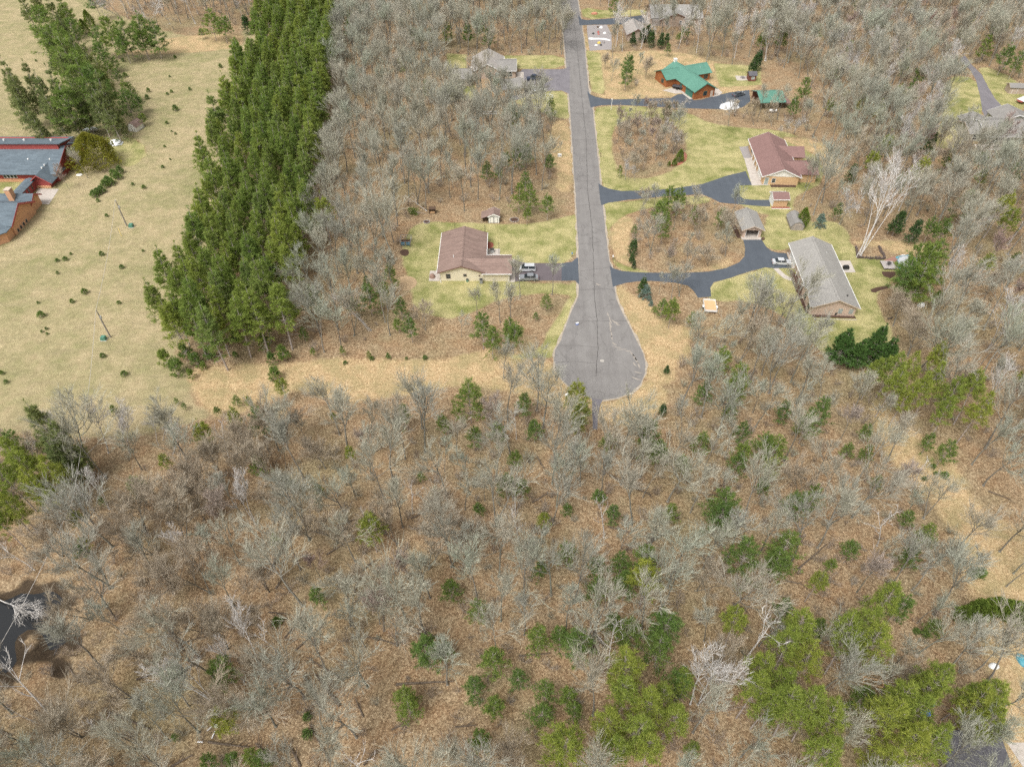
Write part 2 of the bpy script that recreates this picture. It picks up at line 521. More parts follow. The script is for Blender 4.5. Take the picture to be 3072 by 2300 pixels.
def ground_material():
    t = NT('ground_cover')
    p = t.pos()
    at = t.n('ShaderNodeAttribute', attribute_name='zone')
    sp = t.n('ShaderNodeSeparateColor')
    t.l(at.outputs['Color'], sp.inputs[0])
    field, lawn, tan, soil = sp.outputs[0], sp.outputs[1], sp.outputs[2], at.outputs['Alpha']
    nf = t.noise(p, 3.2, 5, .8)              # blades and leaves
    ng = t.noise(p, .75, 5, .7)              # clumps
    nm = t.noise(p, .22, 5, .62)             # patches
    nl = t.noise(p, .045, 5, .6)             # broad drifts
    v = t.n('ShaderNodeTexVoronoi')
    v.inputs['Scale'].default_value = 4.2
    v.inputs['Randomness'].default_value = 1.0
    t.l(p, v.inputs['Vector'])
    vsep = t.n('ShaderNodeSeparateColor')
    t.l(v.outputs['Color'], vsep.inputs[0])
    leafn = t.math('ADD', t.math('MULTIPLY', vsep.outputs[0], .30), t.math('ADD', t.math('MULTIPLY', nf, .50), t.math('MULTIPLY', ng, .20)))
    # fallen oak leaves: russet, tan, bleached
    lit = t.ramp(leafn, [(.24, (.105, .055, .027)), (.42, (.21, .126, .066)), (.56, (.318, .207, .115)), (.76, (.46, .34, .208))])
    lit2 = t.ramp(leafn, [(.24, (.11, .074, .043)), (.42, (.21, .147, .085)), (.56, (.315, .23, .138)), (.76, (.47, .37, .24))])
    lit = t.mix(t.ramp(nm, [(.32, (0,)), (.6, (1,))]), lit, lit2)
    lit = t.mix(t.math('MULTIPLY', t.ramp(nl, [(.48, (0,)), (.66, (1,))]), .6), lit, t.ramp(leafn, [(.3, (.10, .088, .045)), (.5, (.19, .165, .085)), (.75, (.33, .285, .16))]))
    # pale drifts of leaves over dry grass
    tn = t.ramp(leafn, [(.24, (.21, .13, .065)), (.42, (.37, .255, .135)), (.6, (.50, .365, .205)), (.82, (.64, .50, .31))])
    tn = t.mix(t.math('MULTIPLY', t.ramp(nm, [(.42, (0,)), (.62, (1,))]), .65), tn, t.ramp(nf, [(.3, (.16, .14, .06)), (.7, (.36, .30, .15))]))
    # meadow: last year's straw with new olive growth
    fs = t.ramp(t.math('ADD', t.math('MULTIPLY', nf, .6), t.math('MULTIPLY', ng, .4)), [(.3, (.215, .165, .09)), (.5, (.36, .29, .165)), (.7, (.50, .42, .26))])
    fo = t.ramp(t.math('ADD', t.math('MULTIPLY', nf, .6), t.math('MULTIPLY', ng, .4)), [(.3, (.12, .115, .05)), (.5, (.225, .21, .095)), (.7, (.34, .315, .155))])
    fmix = t.math('ADD', t.math('MULTIPLY', nm, .55), t.math('MULTIPLY', nl, .5))
    fl = t.mix(t.ramp(fmix, [(.44, (0,)), (.66, (1,))]), fs, fo)
    mpf = t.n('ShaderNodeMapping')
    mpf.inputs['Scale'].default_value = (.16, .5, 1)
    mpf.inputs['Rotation'].default_value = (0, 0, .35)
    t.l(p, mpf.inputs[0])
    nst = t.noise(mpf.outputs[0], 1.0, 5, .65, .6)
    fl = t.mix(t.math('MULTIPLY', t.ramp(nst, [(.48, (0,)), (.7, (1,))]), .5), fl, t.ramp(nf, [(.3, (.16, .135, .075)), (.7, (.30, .255, .145))]))
    # mown lawns: green coming through straw
    lg = t.ramp(nf, [(.28, (.085, .098, .027)), (.5, (.172, .184, .055)), (.72, (.275, .272, .092))])
    ls = t.ramp(nf, [(.28, (.23, .20, .08)), (.5, (.37, .325, .15)), (.75, (.56, .50, .28))])
    lmix = t.math('ADD', t.math('MULTIPLY', nm, .65), t.math('MULTIPLY', nl, .4))
    lw = t.mix(t.ramp(lmix, [(.41, (0,)), (.60, (1,))]), lg, ls)
    so = t.ramp(nf, [(.3, (.030, .020, .012)), (.7, (.085, .06, .036))])
    jit = t.math('MULTIPLY', t.math('SUBTRACT', t.math('ADD', t.math('MULTIPLY', nm, .6), t.math('MULTIPLY', nf, .4)), .5), 1.3)

    def edge(w):
        m = t.n('ShaderNodeMapRange', interpolation_type='SMOOTHSTEP')
        m.inputs[1].default_value, m.inputs[2].default_value = .3, .7
        t.l(t.math('ADD', w, jit), m.inputs[0])
        z = t.math('MULTIPLY', m.outputs[0], t.math('MULTIPLY', w, 6, True), True)
        return z
    col = t.mix(edge(tan), lit, tn)
    col = t.mix(edge(field), col, fl)
    col = t.mix(edge(lawn), col, lw)
    col = t.mix(edge(soil), col, so)
    t.bump(t.math('ADD', nf, t.math('MULTIPLY', nm, 1.5)), .55, .25)
    return t.done(col, .95)


MAT_GROUND = ground_material()
nx, ny = len(gx), len(gy)
ii = np.arange(nx * ny).reshape(ny, nx)
Q = np.stack([ii[:-1, :-1].ravel(), ii[:-1, 1:].ravel(), ii[1:, 1:].ravel(), ii[1:, :-1].ravel()], 1)
gv = np.stack([GP[:, 0], GP[:, 1], GZ], 1)
zone = np.stack([W['field'], W['lawn'], W['tan'], W['soil']], 1)
fz = zone[Q].mean(1)
SEL = {'field': (fz[:, 0] > .5), 'lawn': (fz[:, 1] > .5) & (fz[:, 0] <= .5)}
SEL['ground'] = ~(SEL['field'] | SEL['lawn'])
for nm_, sel in SEL.items():
    q = Q[sel]
    used, inv = np.unique(q, return_inverse=True)
    me = np_mesh(nm_, gv[used], inv.reshape(-1, 4), [MAT_GROUND], smooth=True)
    a = me.attributes.new('zone', 'FLOAT_COLOR', 'POINT')
    a.data.foreach_set('color', zone[used].astype(np.float32).ravel())
    tag(put(nm_, me), {'ground': 'woodland floor of russet fallen leaves under the bare trees', 'field': 'straw coloured meadow with olive new growth', 'lawn': 'patchy mown lawns around the houses'}[nm_], kind='structure')


# ---------------------------------------------------------------- roads and drives
def asphalt(name, c1, c2, stain=.3, cracks=True, fresh=False):
    t = NT(name)
    p = t.pos()
    nf = t.noise(p, 3.5, 6, .75)
    nm = t.noise(p, .35, 5, .6)
    mp = t.n('ShaderNodeMapping')
    mp.inputs['Scale'].default_value = (.9, .05, 1)
    t.l(p, mp.inputs[0])
    ns = t.noise(mp.outputs[0], 1.0, 4, .6)
    f = t.math('ADD', t.math('MULTIPLY', nf, .25), t.math('ADD', t.math('MULTIPLY', nm, .4), t.math('MULTIPLY', ns, .35)))
    col = t.ramp(f, [(.36, c2), (.64, c1)])
    if cracks:
        v = t.n('ShaderNodeTexVoronoi', feature='DISTANCE_TO_EDGE')
        v.inputs['Scale'].default_value = .11
        mp2 = t.n('ShaderNodeMapping')
        mp2.inputs['Scale'].default_value = (1, .6, 1)
        t.l(p, mp2.inputs[0])
        ad = t.n('ShaderNodeVectorMath', operation='ADD')
        n3 = t.n('ShaderNodeTexNoise')
        n3.inputs['Scale'].default_value = .5
        n3.inputs['Detail'].default_value = 6
        t.l(p, n3.inputs['Vector'])
        sc = t.n('ShaderNodeVectorMath', operation='SCALE')
        sc.inputs['Scale'].default_value = 3.0
        t.l(n3.outputs['Color'], sc.inputs[0])
        t.l(mp2.outputs[0], ad.inputs[0])
        t.l(sc.outputs[0], ad.inputs[1])
        t.l(ad.outputs[0], v.inputs['Vector'])
        cf = t.ramp(v.outputs['Distance'], [(0, (1,)), (.012, (0,))])
        col = t.mix(t.math('MULTIPLY', cf, .45), col, tuple(x * .45 for x in c2))
    t.bump(nf, .2, .02)
    MATS[name] = t.done(col, .85 if not fresh else .7)
    return MATS[name]


ASPH_OLD = asphalt('old_asphalt', (.232, .219, .207), (.162, .151, .143))
ASPH_NEW = asphalt('sealed_asphalt', (.092, .105, .122), (.066, .076, .09), cracks=False, fresh=True)
ASPH_MID = asphalt('worn_asphalt', (.205, .19, .20), (.14, .13, .14))
ASPH_RED = asphalt('reddish_asphalt', (.15, .125, .13), (.10, .085, .09), cracks=False)
CONC = mk('concrete', (.50, .45, .40), (.38, .335, .29), 1.2, .9, True)
GRAV = mk('gravel_fill', (.34, .31, .30), (.23, .21, .20), 3, .95, True, 6, .3)
PALE = mk('pale_shoulder', (.43, .37, .30), (.28, .235, .18), 1.4, .95, True)


def grow(pg, d):
    P = np.array(pg)
    n = len(P)
    o = []
    ar = sum(P[i][0] * P[(i + 1) % n][1] - P[(i + 1) % n][0] * P[i][1] for i in range(n))
    sgn = 1 if ar > 0 else -1
    for i in range(n):
        a, b, c = P[i - 1], P[i], P[(i + 1) % n]
        t1, t2 = b - a, c - b
        t1, t2 = t1 / (np.linalg.norm(t1) + 1e-9), t2 / (np.linalg.norm(t2) + 1e-9)
        nn = np.array([t1[1] + t2[1], -t1[0] - t2[0]]) * sgn
        nn = nn / (np.linalg.norm(nn) + 1e-9)
        o.append(tuple(b + nn * d))
    return o


def ragged(pg, step=1.6, amp=.12, seed=1):
    r = random.Random(seed)
    o = []
    for i in range(len(pg)):
        a, b = pg[i], pg[(i + 1) % len(pg)]
        L = math.dist(a, b)
        k = max(1, int(L / step))
        for j in range(k):
            u = j / k
            o.append((a[0] + (b[0] - a[0]) * u + r.uniform(-amp, amp), a[1] + (b[1] - a[1]) * u + r.uniform(-amp, amp)))
    return o


sheet('road_shoulder', ragged(grow(ROAD, .45), 1.5, .25, 3), .006, PALE, 'pale gravelly shoulder along the road and turning circle')
sheet('road', ragged(ROAD, 2.0, .1, 4), .012, ASPH_OLD, 'grey asphalt road ending in a bulb shaped turning circle')
DRIVES = []
for nm_, pg, mt, zz, lb in [
        ('driveway', DRIVE_H1, ASPH_RED, .016, 'short reddish asphalt driveway of the brown roofed house'),
        ('driveway', DRIVE_H2, ASPH_NEW, .016, 'curving dark asphalt driveway of the grey roofed ranch house'),
        ('driveway', DRIVE_RED, ASPH_NEW, .016, 'dark asphalt driveway of the red roofed house'),
        ('driveway', DRIVE_GREEN, ASPH_NEW, .016, 'dark asphalt driveway of the green roofed log house'),
        ('driveway', DRIVE_UL, ASPH_MID, .016, 'worn asphalt drive with a dark pickup on it'),
        ('driveway', DRIVE_TOP, ASPH_NEW, .016, 'dark asphalt driveway of the tan house far up the road'),
        ('gravel_pad', GRAVEL_PAD, GRAV, .010, 'grey gravel pad beside the road strewn with odds and ends'),
        ('road_branch', SIDE_ROAD, ASPH_MID, .010, 'narrow road cutting through the far woods'),
        ('driveway', DRIVE_R, ASPH_MID, .010, 'worn grey driveway curving to the grey house in the woods'),
        ('parking_lot', CHURCH_LOT, ASPH_MID, .010, 'grey parking strip behind the red trimmed church'),
        ('trail', TRAIL, ASPH_MID, .009, 'short broken asphalt stub leaving the turning circle')]:
    sheet(nm_, ragged(pg, 1.8, .07, len(pg)), zz, mt, lb)
    DRIVES.append(pg)
new_part = poly(B2, [(430, 621), (520, 607), (555, 578), (573, 571), (578, 801), (545, 767), (470, 771), (428, 769)])
sheet('driveway', new_part, .020, ASPH_NEW, 'dark resealed end of the driveway beside the brown roofed house')
CRK = mk('crack_sealant', (.105, .098, .092), None, 2, .6, True)
SCUF = mk('dried_mud', (.35, .31, .265), (.27, .24, .21), 1.2, .95, True)


def ribbon(name, pts, w, z, mt, parent=None, seed=0):
    r = random.Random(seed)
    m = MB()
    P = []
    for i in range(len(pts) - 1):
        a, b = pts[i], pts[i + 1]
        k = max(1, int(math.dist(a, b) / .7))
        for j in range(k):
            P.append((a[0] + (b[0] - a[0]) * j / k, a[1] + (b[1] - a[1]) * j / k))
    P.append(pts[-1])
    vs = []
    for i, p in enumerate(P):
        a, b = P[max(i - 1, 0)], P[min(i + 1, len(P) - 1)]
        d = Vector((b[0] - a[0], b[1] - a[1])).normalized()
        ww = w * r.uniform(.5, 1.2) * (.35 if i in (0, len(P) - 1) else 1)
        o = r.uniform(-.07, .07)
        c = Vector(p) + Vector((-d.y, d.x)) * o
        vs += [(c.x - d.y * -ww, c.y + d.x * -ww, z), (c.x - d.y * ww, c.y + d.x * ww, z)]
    m.add(vs, [(2 * i, 2 * i + 1, 2 * i + 3, 2 * i + 2) for i in range(len(P) - 1)])
    return m.build(name, mt, parent)


road_o = bpy.data.objects['road']
seams = [[A2(500, 0), A2(545, 250), A2(590, 700), A2(640, 1200), A2(655, 1656)], [B2(655, 0), B2(690, 300), B2(705, 600), B2(712, 900), B2(735, 1100), B2(742, 1350), B2(725, 1600)]]
for a in seams:
    ribbon('seam', [G(*p) for p in a], .085, .0165, CRK, road_o, 3)
for a, b in [(A2(462, 262), A2(600, 255)), (A2(480, 590), A2(635, 560)), (A2(495, 775), A2(655, 745)), (A2(508, 985), A2(690, 990)), (A2(523, 1210), A2(715, 1205)), (A2(545, 1570), A2(765, 1560)), (B2(565, 120), B2(785, 118)),
             (B2(572, 690), B2(870, 650)), (B2(579, 850), B2(890, 845)), (B2(490, 1120), B2(1000, 1115)), (B2(410, 1330), B2(740, 1345)), (B2(380, 1470), B2(730, 1480))]:
    ribbon('crack', [G(*a), G(*((a[0] * .5 + b[0] * .5), (a[1] * .5 + b[1] * .5 + random.uniform(-3, 3)))), G(*b)], .05, .0168, CRK, road_o, int(a[0]))
for k, (x, y, l, a) in enumerate([(850, 1110, 30, 1.2), (850, 1150, 26, 1.2), (852, 1190, 24, 1.3), (860, 1230, 26, 1.4), (866, 1262, 20, 1.4), (890, 1125, 34, .5), (915, 1145, 24, .4), (885, 1310, 24, .6), (905, 1340, 40, .2), (950, 1360, 44, -.1),
                                  (1040, 1400, 30, .9), (1060, 1430, 34, 1.), (1080, 1460, 34, 1.), (1095, 1500, 30, 1.2), (1090, 1560, 36, .2), (1075, 1610, 40, .3), (830, 1060, 20, 1.2), (745, 800, 24, .3), (1000, 1372, 26, .1), (1060, 1490, 24, .9)]):
    c_, s_ = cos(a) * l, sin(a) * l
    ribbon('mud_scuff', [G(*B2(x - c_, y - s_)), G(*B2(x, y + 5)), G(*B2(x + c_, y + s_))], .22, .0172, SCUF, road_o, k)
mh = G(*B2(778, 1460))
m_ = MB().prism([(mh[0] + .45 * cos(i * pi / 8), mh[1] + .45 * sin(i * pi / 8)) for i in range(16)], 'z', .012, .028)
m_.build('manhole_cover', mk('cast_iron', (.42, .39, .35), None, 6), road_o)


def water_material():
    t = NT('pond_water')
    n = t.noise(t.pos(), 1.5, 3, .5)
    t.bump(n, .06, .05)
    t.b.inputs['Specular IOR Level'].default_value = .5
    return t.done((.016, .017, .018), .06)


sheet('pond_water', [(min(p[0] for p in POND) - 3, min(p[1] for p in POND) - 3), (max(p[0] for p in POND) + 3, min(p[1] for p in POND) - 3), (max(p[0] for p in POND) + 3, max(p[1] for p in POND) + 3), (min(p[0] for p in POND) - 3, max(p[1] for p in POND) + 3)], -.42, water_material(), 'still dark woodland pond mirroring the grey sky')

# ================================================================ TREES: shapes
def norm(a):
    return a / (np.linalg.norm(a, axis=-1, keepdims=True) + 1e-9)


def perp(d, rng):
    r = rng.normal(size=d.shape)
    r -= (r * d).sum(-1, keepdims=True) * d
    return norm(r)


def seg_mesh(P0, P1, R0, R1, n):
    """many separate tapered n-sided sticks"""
    d = norm(P1 - P0)
    ref = np.where(np.abs(d[:, 2:3]) < .9, np.array([[0, 0, 1.]]), np.array([[1., 0, 0]]))
    u = norm(np.cross(d, ref))
    w = np.cross(d, u)
    a = np.arange(n) * 2 * pi / n
    ring = u[:, None] * np.cos(a)[None, :, None] + w[:, None] * np.sin(a)[None, :, None]
    V = np.concatenate([P0[:, None] + ring * R0[:, None, None], P1[:, None] + ring * R1[:, None, None]], 1)
    m = len(P0)
    j = np.arange(n)
    k = (j + 1) % n
    T = np.concatenate([np.stack([j, k, n + k], 1), np.stack([j, n + k, n + j], 1)], 0)
    T = T[None] + (np.arange(m) * 2 * n)[:, None, None]
    return V.reshape(-1, 3), T.reshape(-1, 3)


class Geo:
    def __init__(s):
        s.V, s.T, s.M, s.k = [], [], [], 0

    def add(s, V, T, m=0):
        s.V.append(V)
        s.T.append(T + s.k)
        s.M.append(np.full(len(T), m))
        s.k += len(V)

    def sticks(s, pts, r0, r1, n, m=0):
        """pts (b, k+1, 3) polylines tapering from r0 to r1"""
        b, k1, _ = pts.shape
        t = np.linspace(0, 1, k1)
        R = r0[:, None] * (1 - t) + r1[:, None] * t
        V, T = seg_mesh(pts[:, :-1].reshape(-1, 3), pts[:, 1:].reshape(-1, 3), R[:, :-1].ravel(), R[:, 1:].ravel(), n)
        s.add(V, T, m)

    def mesh(s, name, mats):
        return np_mesh(name, np.concatenate(s.V), np.concatenate(s.T), mats, np.concatenate(s.M) if len(mats) > 1 else None)


def grow_pts(p, d, L, k, up, wob, rng):
    out = [p]
    for i in range(k):
        d = norm(d + np.array([0, 0, 1.]) * up + rng.normal(size=d.shape) * wob)
        p = p + d * (L / k)[:, None]
        out.append(p)
    return np.stack(out, 1)


def children(pts, c, t0, t1, a0, a1, rng):
    """c side branches on every polyline: (start, direction, t, parent index)"""
    b, k1, _ = pts.shape
    par = np.repeat(np.arange(b), c)
    t = rng.uniform(t0, t1, b * c)
    x = t * (k1 - 1)
    i = np.minimum(x.astype(int), k1 - 2)
    f = (x - i)[:, None]
    A, B = pts[par, i], pts[par, i + 1]
    d = norm(B - A)
    a = rng.uniform(a0, a1, b * c)[:, None]
    return A + (B - A) * f, norm(d * np.cos(a) + perp(d, rng) * np.sin(a)), t, par


def bare_tree(seed, H=15., R=3.6, fork=.42, stems=1, limbs=9, dens=1.0, thin=1.0, spread=.75, lean=.03, twig=.017, trunk_r=None):
    """a leafless hardwood: stem(s), limbs, branches, twigs -> (trunk Geo, crown Geo)"""
    rng = np.random.default_rng(seed)
    tr, cr = Geo(), Geo()
    r0 = (trunk_r or H * .0105) * thin
    d0 = norm(np.stack([rng.normal(0, lean + (.16 if stems > 1 else 0), stems), rng.normal(0, lean + (.16 if stems > 1 else 0), stems), np.ones(stems)], 1))
    p0 = np.zeros((stems, 3))
    p0[:, :2] = rng.normal(0, .18 if stems > 1 else 0, (stems, 2))
    L0 = H * rng.uniform(.80, .9, stems)
    st = grow_pts(p0, d0, L0, 8, .05, .045, rng)
    tr.sticks(st, np.full(stems, r0), np.full(stems, r0 * .16), 7)
    # root flare
    fl = np.stack([st[:, 0], st[:, 0] + (st[:, 1] - st[:, 0]) * .18], 1)
    tr.sticks(fl, np.full(stems, r0 * 1.55), np.full(stems, r0 * .98), 7)
    s, d, t, par = children(st, limbs, fork, .97, .45 * spread, .95 * spread + .25, rng)
    L = R * (1.25 - .62 * ((t - fork) / (1 - fork)) ** 1.3) * rng.uniform(.75, 1.2, len(t))
    rr = r0 * (.62 - .42 * t) * rng.uniform(.8, 1.15, len(t))
    lb = grow_pts(s, d, L, 4, .16, .13, rng)
    tr.sticks(lb, rr, rr * .3, 5)
    c2 = max(2, int(round(5 * dens)))
    s, d, t, p2 = children(lb, c2, .22, 1., .3, .75, rng)
    L2 = L[p2] * rng.uniform(.38, .62, len(t)) * (1.15 - .4 * t)
    r2 = np.maximum(rr[p2] * (.6 - .25 * t), twig * 1.25)
    b2 = grow_pts(s, d, L2, 3, .14, .10, rng)
    cr.sticks(b2, r2, r2 * .4, 4)
    c3 = max(2, int(round(5 * dens)))
    s, d, t, p3 = children(b2, c3, .15, 1., .22, .62, rng)
    L3 = np.maximum(L2[p3] * rng.uniform(.5, .85, len(t)), .5)
    r3 = np.maximum(r2[p3] * .42, twig * .9)
    b3 = grow_pts(s, d, L3, 2, .12, .10, rng)
    cr.sticks(b3, r3, r3 * .5, 3)
    c4 = max(2, int(round(4.2 * dens)))
    s, d, t, p4 = children(b3, c4, .1, 1., .18, .6, rng)
    L4 = np.maximum(L3[p4] * rng.uniform(.5, .95, len(t)), .4)
    b4 = grow_pts(s, d, L4, 1, .15, .1, rng)
    cr.sticks(b4, np.full(len(t), twig * .8), np.full(len(t), twig * .3), 3)
    return tr, cr


def needles(rng, p, d, size, k, width, spread=.8, up=.15):
    """tufts: k thin blades per tuft"""
    n = len(p)
    P = np.repeat(p, k, 0)
    D = np.repeat(d, k, 0)
    S = np.repeat(size, k) * rng.uniform(.6, 1.15, n * k)
    q = norm(D * .7 + rng.normal(size=D.shape) * spread + np.array([0, 0, up]))
    w = np.cross(q, norm(rng.normal(size=D.shape)))
    w = norm(w) * (S * width)[:, None]
    B = P + q * (S * .12)[:, None]
    V = np.stack([B - w * .5, B + w * .5, P + q * S[:, None]], 1).reshape(-1, 3)
    return V, np.arange(n * k * 3).reshape(-1, 3)


def pine(seed, H=17., base=.32, R=2.6, whorls=22, per=5, tufts=8, size=.62, k=7, width=.2, shape='red', dead=True, trunk_r=None, up=.2, gap=.0, top=.9):
    rng = np.random.default_rng(seed)
    tr, cr = Geo(), Geo()
    r0 = trunk_r or H * .0095
    st = grow_pts(np.zeros((1, 3)), np.array([[rng.normal(0, .015), rng.normal(0, .015), 1.]]), np.array([H]), 9, .05, .018, rng)
    tr.sticks(st, np.array([r0]), np.array([r0 * .12]), 7)
    zs = np.sort(rng.uniform(base, .985, whorls) * .4 + np.linspace(base, .985, whorls) * .6)
    t = np.repeat(zs, per) + rng.normal(0, .008, whorls * per)
    t = np.clip(t, base * .9, .99)
    az = rng.uniform(0, 2 * pi) + np.tile(np.arange(per) * 2 * pi / per, whorls) + np.repeat(rng.uniform(0, 6, whorls), per) + rng.normal(0, .22, whorls * per)
    if gap:
        keep = rng.uniform(size=len(t)) > gap
        t, az = t[keep], az[keep]
    f = (t - base) / (1 - base)
    if shape == 'red':                                   # rounded crown
        prof = ((1 - f) ** .8 * 1.02 + .05) * np.clip(.55 + f * 3.2, 0, 1)
        el = .02 + .62 * f
    elif shape == 'round':
        prof = np.sqrt(np.clip(1 - ((f - .34) / .74) ** 2, .02, 1))
        el = -.02 + .75 * f
    elif shape == 'white':                               # broad, plume like tiers
        prof = (1 - f) ** .72 * .95 + .08
        el = .08 + .45 * f
    else:                                                # spruce, fir: a cone
        prof = (1 - f) ** .9 + .03
        el = -.22 + .75 * f ** 1.5
    L = R * prof * rng.uniform(.72, 1.12, len(t))
    x = t * 9
    i = np.minimum(x.astype(int), 8)
    s = st[0, i] + (st[0, i + 1] - st[0, i]) * (x - i)[:, None]
    d = np.stack([np.cos(az) * np.cos(el), np.sin(az) * np.cos(el), np.sin(el)], 1)
    br = grow_pts(s, d, L, 4, up * .35, .05, rng)
    rb = np.maximum(.012 + .011 * L, .014)
    tr.sticks(br, rb, rb * .35, 3)
    if dead:                                             # bare lower boughs
        nd = 16
        z = rng.uniform(base * .35, base * 1.02, nd)
        xx = z * 9
        ii_ = np.minimum(xx.astype(int), 8)
        s2 = st[0, ii_] + (st[0, ii_ + 1] - st[0, ii_]) * (xx - ii_)[:, None]
        a2 = rng.uniform(0, 2 * pi, nd)
        d2 = np.stack([np.cos(a2), np.sin(a2), rng.uniform(-.25, .15, nd)], 1)
        db = grow_pts(s2, norm(d2), R * rng.uniform(.3, .75, nd), 3, -.02, .12, rng)
        tr.sticks(db, np.full(nd, .022), np.full(nd, .009), 3)
    lo = .25 if shape not in ('red', 'round') else .36
    ss, dd, tt, pp = children(br, tufts, lo, 1.0, .3, 1.1, rng)
    dd = norm(dd * np.array([1, 1, .55]) + np.array([0, 0, .22 if shape != 'spruce' else -.02]))
    off = L[pp] * rng.uniform(.05, .3, len(pp)) * (1.1 - .4 * tt)
    tip = ss + dd * off[:, None]
    V, T = seg_mesh(ss, tip, np.full(len(ss), .011), np.full(len(ss), .007), 3)
    tr.add(V, T)
    sz = size * rng.uniform(.7, 1.2, len(pp)) * np.clip(.6 + .4 * L[pp] / R * 1.6, .5, 1.1)
    V, T = needles(rng, tip, dd, sz, k, width, .8, .18 if shape != 'spruce' else .0)
    cr.add(V, T)
    mid = ss + (tip - ss) * .45
    V, T = needles(rng, mid, dd, sz * .85, max(3, k // 2), width, .85, .12)
    cr.add(V, T)
    e = br[:, -1]
    de = norm(br[:, -1] - br[:, -2])
    V, T = needles(rng, e, de, np.full(len(e), size * 1.1), k + 2, width, .7, .2)
    cr.add(V, T)
    tp = np.repeat(st[:, -1], 4, 0) - np.array([0, 0, 1]) * rng.uniform(0, .05 * H, 4)[:, None]
    V, T = needles(rng, tp, np.tile([[0, 0, 1.]], (4, 1)), np.full(4, size), k, width, .6, .5)
    cr.add(V, T)
    return tr, cr


def dense_shrub(seed, H=5., R=1.6, n=1500, size=.3, cone=.6, k=4, width=.45):
    """cedar, yew, juniper: a shell of small upright sprays over a stem"""
    rng = np.random.default_rng(seed)
    tr, cr = Geo(), Geo()
    st = grow_pts(np.zeros((1, 3)), np.array([[0, 0, 1.]]), np.array([H * .9]), 5, .05, .02, rng)
    tr.sticks(st, np.array([H * .016 + .02]), np.array([.012]), 6)
    f = rng.uniform(0.02, 1, n) ** .8
    a = rng.uniform(0, 2 * pi, n)
    lump = 1 + .18 * np.sin(a * 3 + f * 7 + seed) + .12 * np.sin(a * 7 - f * 11 + seed * 2)
    prof = np.where(f < .18, .75 + f * 1.4, (1 - (np.clip(f - .18, 0, 1) / .82) ** (1 / max(cone, .05))) ** .8)
    rr = R * prof * lump * np.sqrt(rng.uniform(.45, 1, n))
    p = np.stack([np.cos(a) * rr, np.sin(a) * rr, f * H * .97 + .05], 1)
    d = norm(np.stack([np.cos(a), np.sin(a), np.full(n, .9)], 1))
    V, T = needles(rng, p, d, size * rng.uniform(.7, 1.3, n), k, width, .5, .35)
    cr.add(V, T)
    j = rng.integers(0, n, 26)
    s = np.stack([np.zeros(26), np.zeros(26), p[j, 2] * .7], 1)
    V, T = seg_mesh(s, p[j], np.full(26, .02), np.full(26, .01), 3)
    tr.add(V, T)
    return tr, cr


def twig_shrub(seed, H=1.8, stems=9, R=.9):
    rng = np.random.default_rng(seed)
    tr, cr = Geo(), Geo()
    a = rng.uniform(0, 2 * pi, stems)
    el = rng.uniform(.7, 1.45, stems)
    d = np.stack([np.cos(a) * np.cos(el), np.sin(a) * np.cos(el), np.sin(el)], 1)
    st = grow_pts(np.stack([np.cos(a), np.sin(a), np.zeros(stems)], 1) * .12, d, H * rng.uniform(.7, 1.1, stems), 4, .06, .12, rng)
    tr.sticks(st, np.full(stems, .028), np.full(stems, .012), 4)
    s, d, t, p = children(st, 7, .25, 1, .3, .9, rng)
    b = grow_pts(s, d, H * .42 * rng.uniform(.5, 1.1, len(t)), 2, .15, .15, rng)
    cr.sticks(b, np.full(len(t), .013), np.full(len(t), .008), 3)
    s, d, t, p = children(b, 4, .2, 1, .3, .9, rng)
    b = grow_pts(s, d, H * .22 * rng.uniform(.5, 1.1, len(t)), 1, .15, .1, rng)
    cr.sticks(b, np.full(len(t), .010), np.full(len(t), .005), 3)
    return tr, cr


# ---------------------------------------------------------------- bark and needles
def bark(name, cols, scale=4., patch=None):
    t = NT(name)
    oi = t.n('ShaderNodeObjectInfo')
    p = t.obj()
    base = t.ramp(oi.outputs['Random'], [(i / max(1, len(cols) - 1), c) for i, c in enumerate(cols)])
    nz = t.noise(p, scale, 4, .7)
    col = t.mix(t.ramp(nz, [(.35, (0,)), (.65, (1,))]), t.mix(1.0, base, (.62, .60, .58), 'MULTIPLY'), base)
    if patch:
        n2 = t.noise(p, 2.2, 5, .7)
        col = t.mix(t.ramp(n2, [(.60, (0,)), (.66, (1,))]), col, patch)
    MATS[name] = t.done(col, .95)
    return MATS[name]


def foliage(name, cols, trans=.3):
    t = NT(name)
    oi = t.n('ShaderNodeObjectInfo')
    base = t.ramp(oi.outputs['Random'], [(i / max(1, len(cols) - 1), c) for i, c in enumerate(cols)])
    p = t.obj()
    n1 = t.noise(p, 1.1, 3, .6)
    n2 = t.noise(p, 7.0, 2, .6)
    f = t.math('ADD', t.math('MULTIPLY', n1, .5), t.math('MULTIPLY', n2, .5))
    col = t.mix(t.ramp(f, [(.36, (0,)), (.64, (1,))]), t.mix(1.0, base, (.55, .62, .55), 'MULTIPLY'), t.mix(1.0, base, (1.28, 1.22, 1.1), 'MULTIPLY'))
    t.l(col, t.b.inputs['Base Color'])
    t.b.inputs['Roughness'].default_value = .75
    t.b.inputs['Specular IOR Level'].default_value = .2
    tl = t.n('ShaderNodeBsdfTranslucent')
    t.l(col, tl.inputs['Color'])
    mx = t.n('ShaderNodeMixShader')
    mx.inputs[0].default_value = trans
    out = t.t.nodes['Material Output']
    t.l(t.b.outputs[0], mx.inputs[1])
    t.l(tl.outputs[0], mx.inputs[2])
    t.l(mx.outputs[0], out.inputs['Surface'])
    MATS[name] = t.m
    return t.m


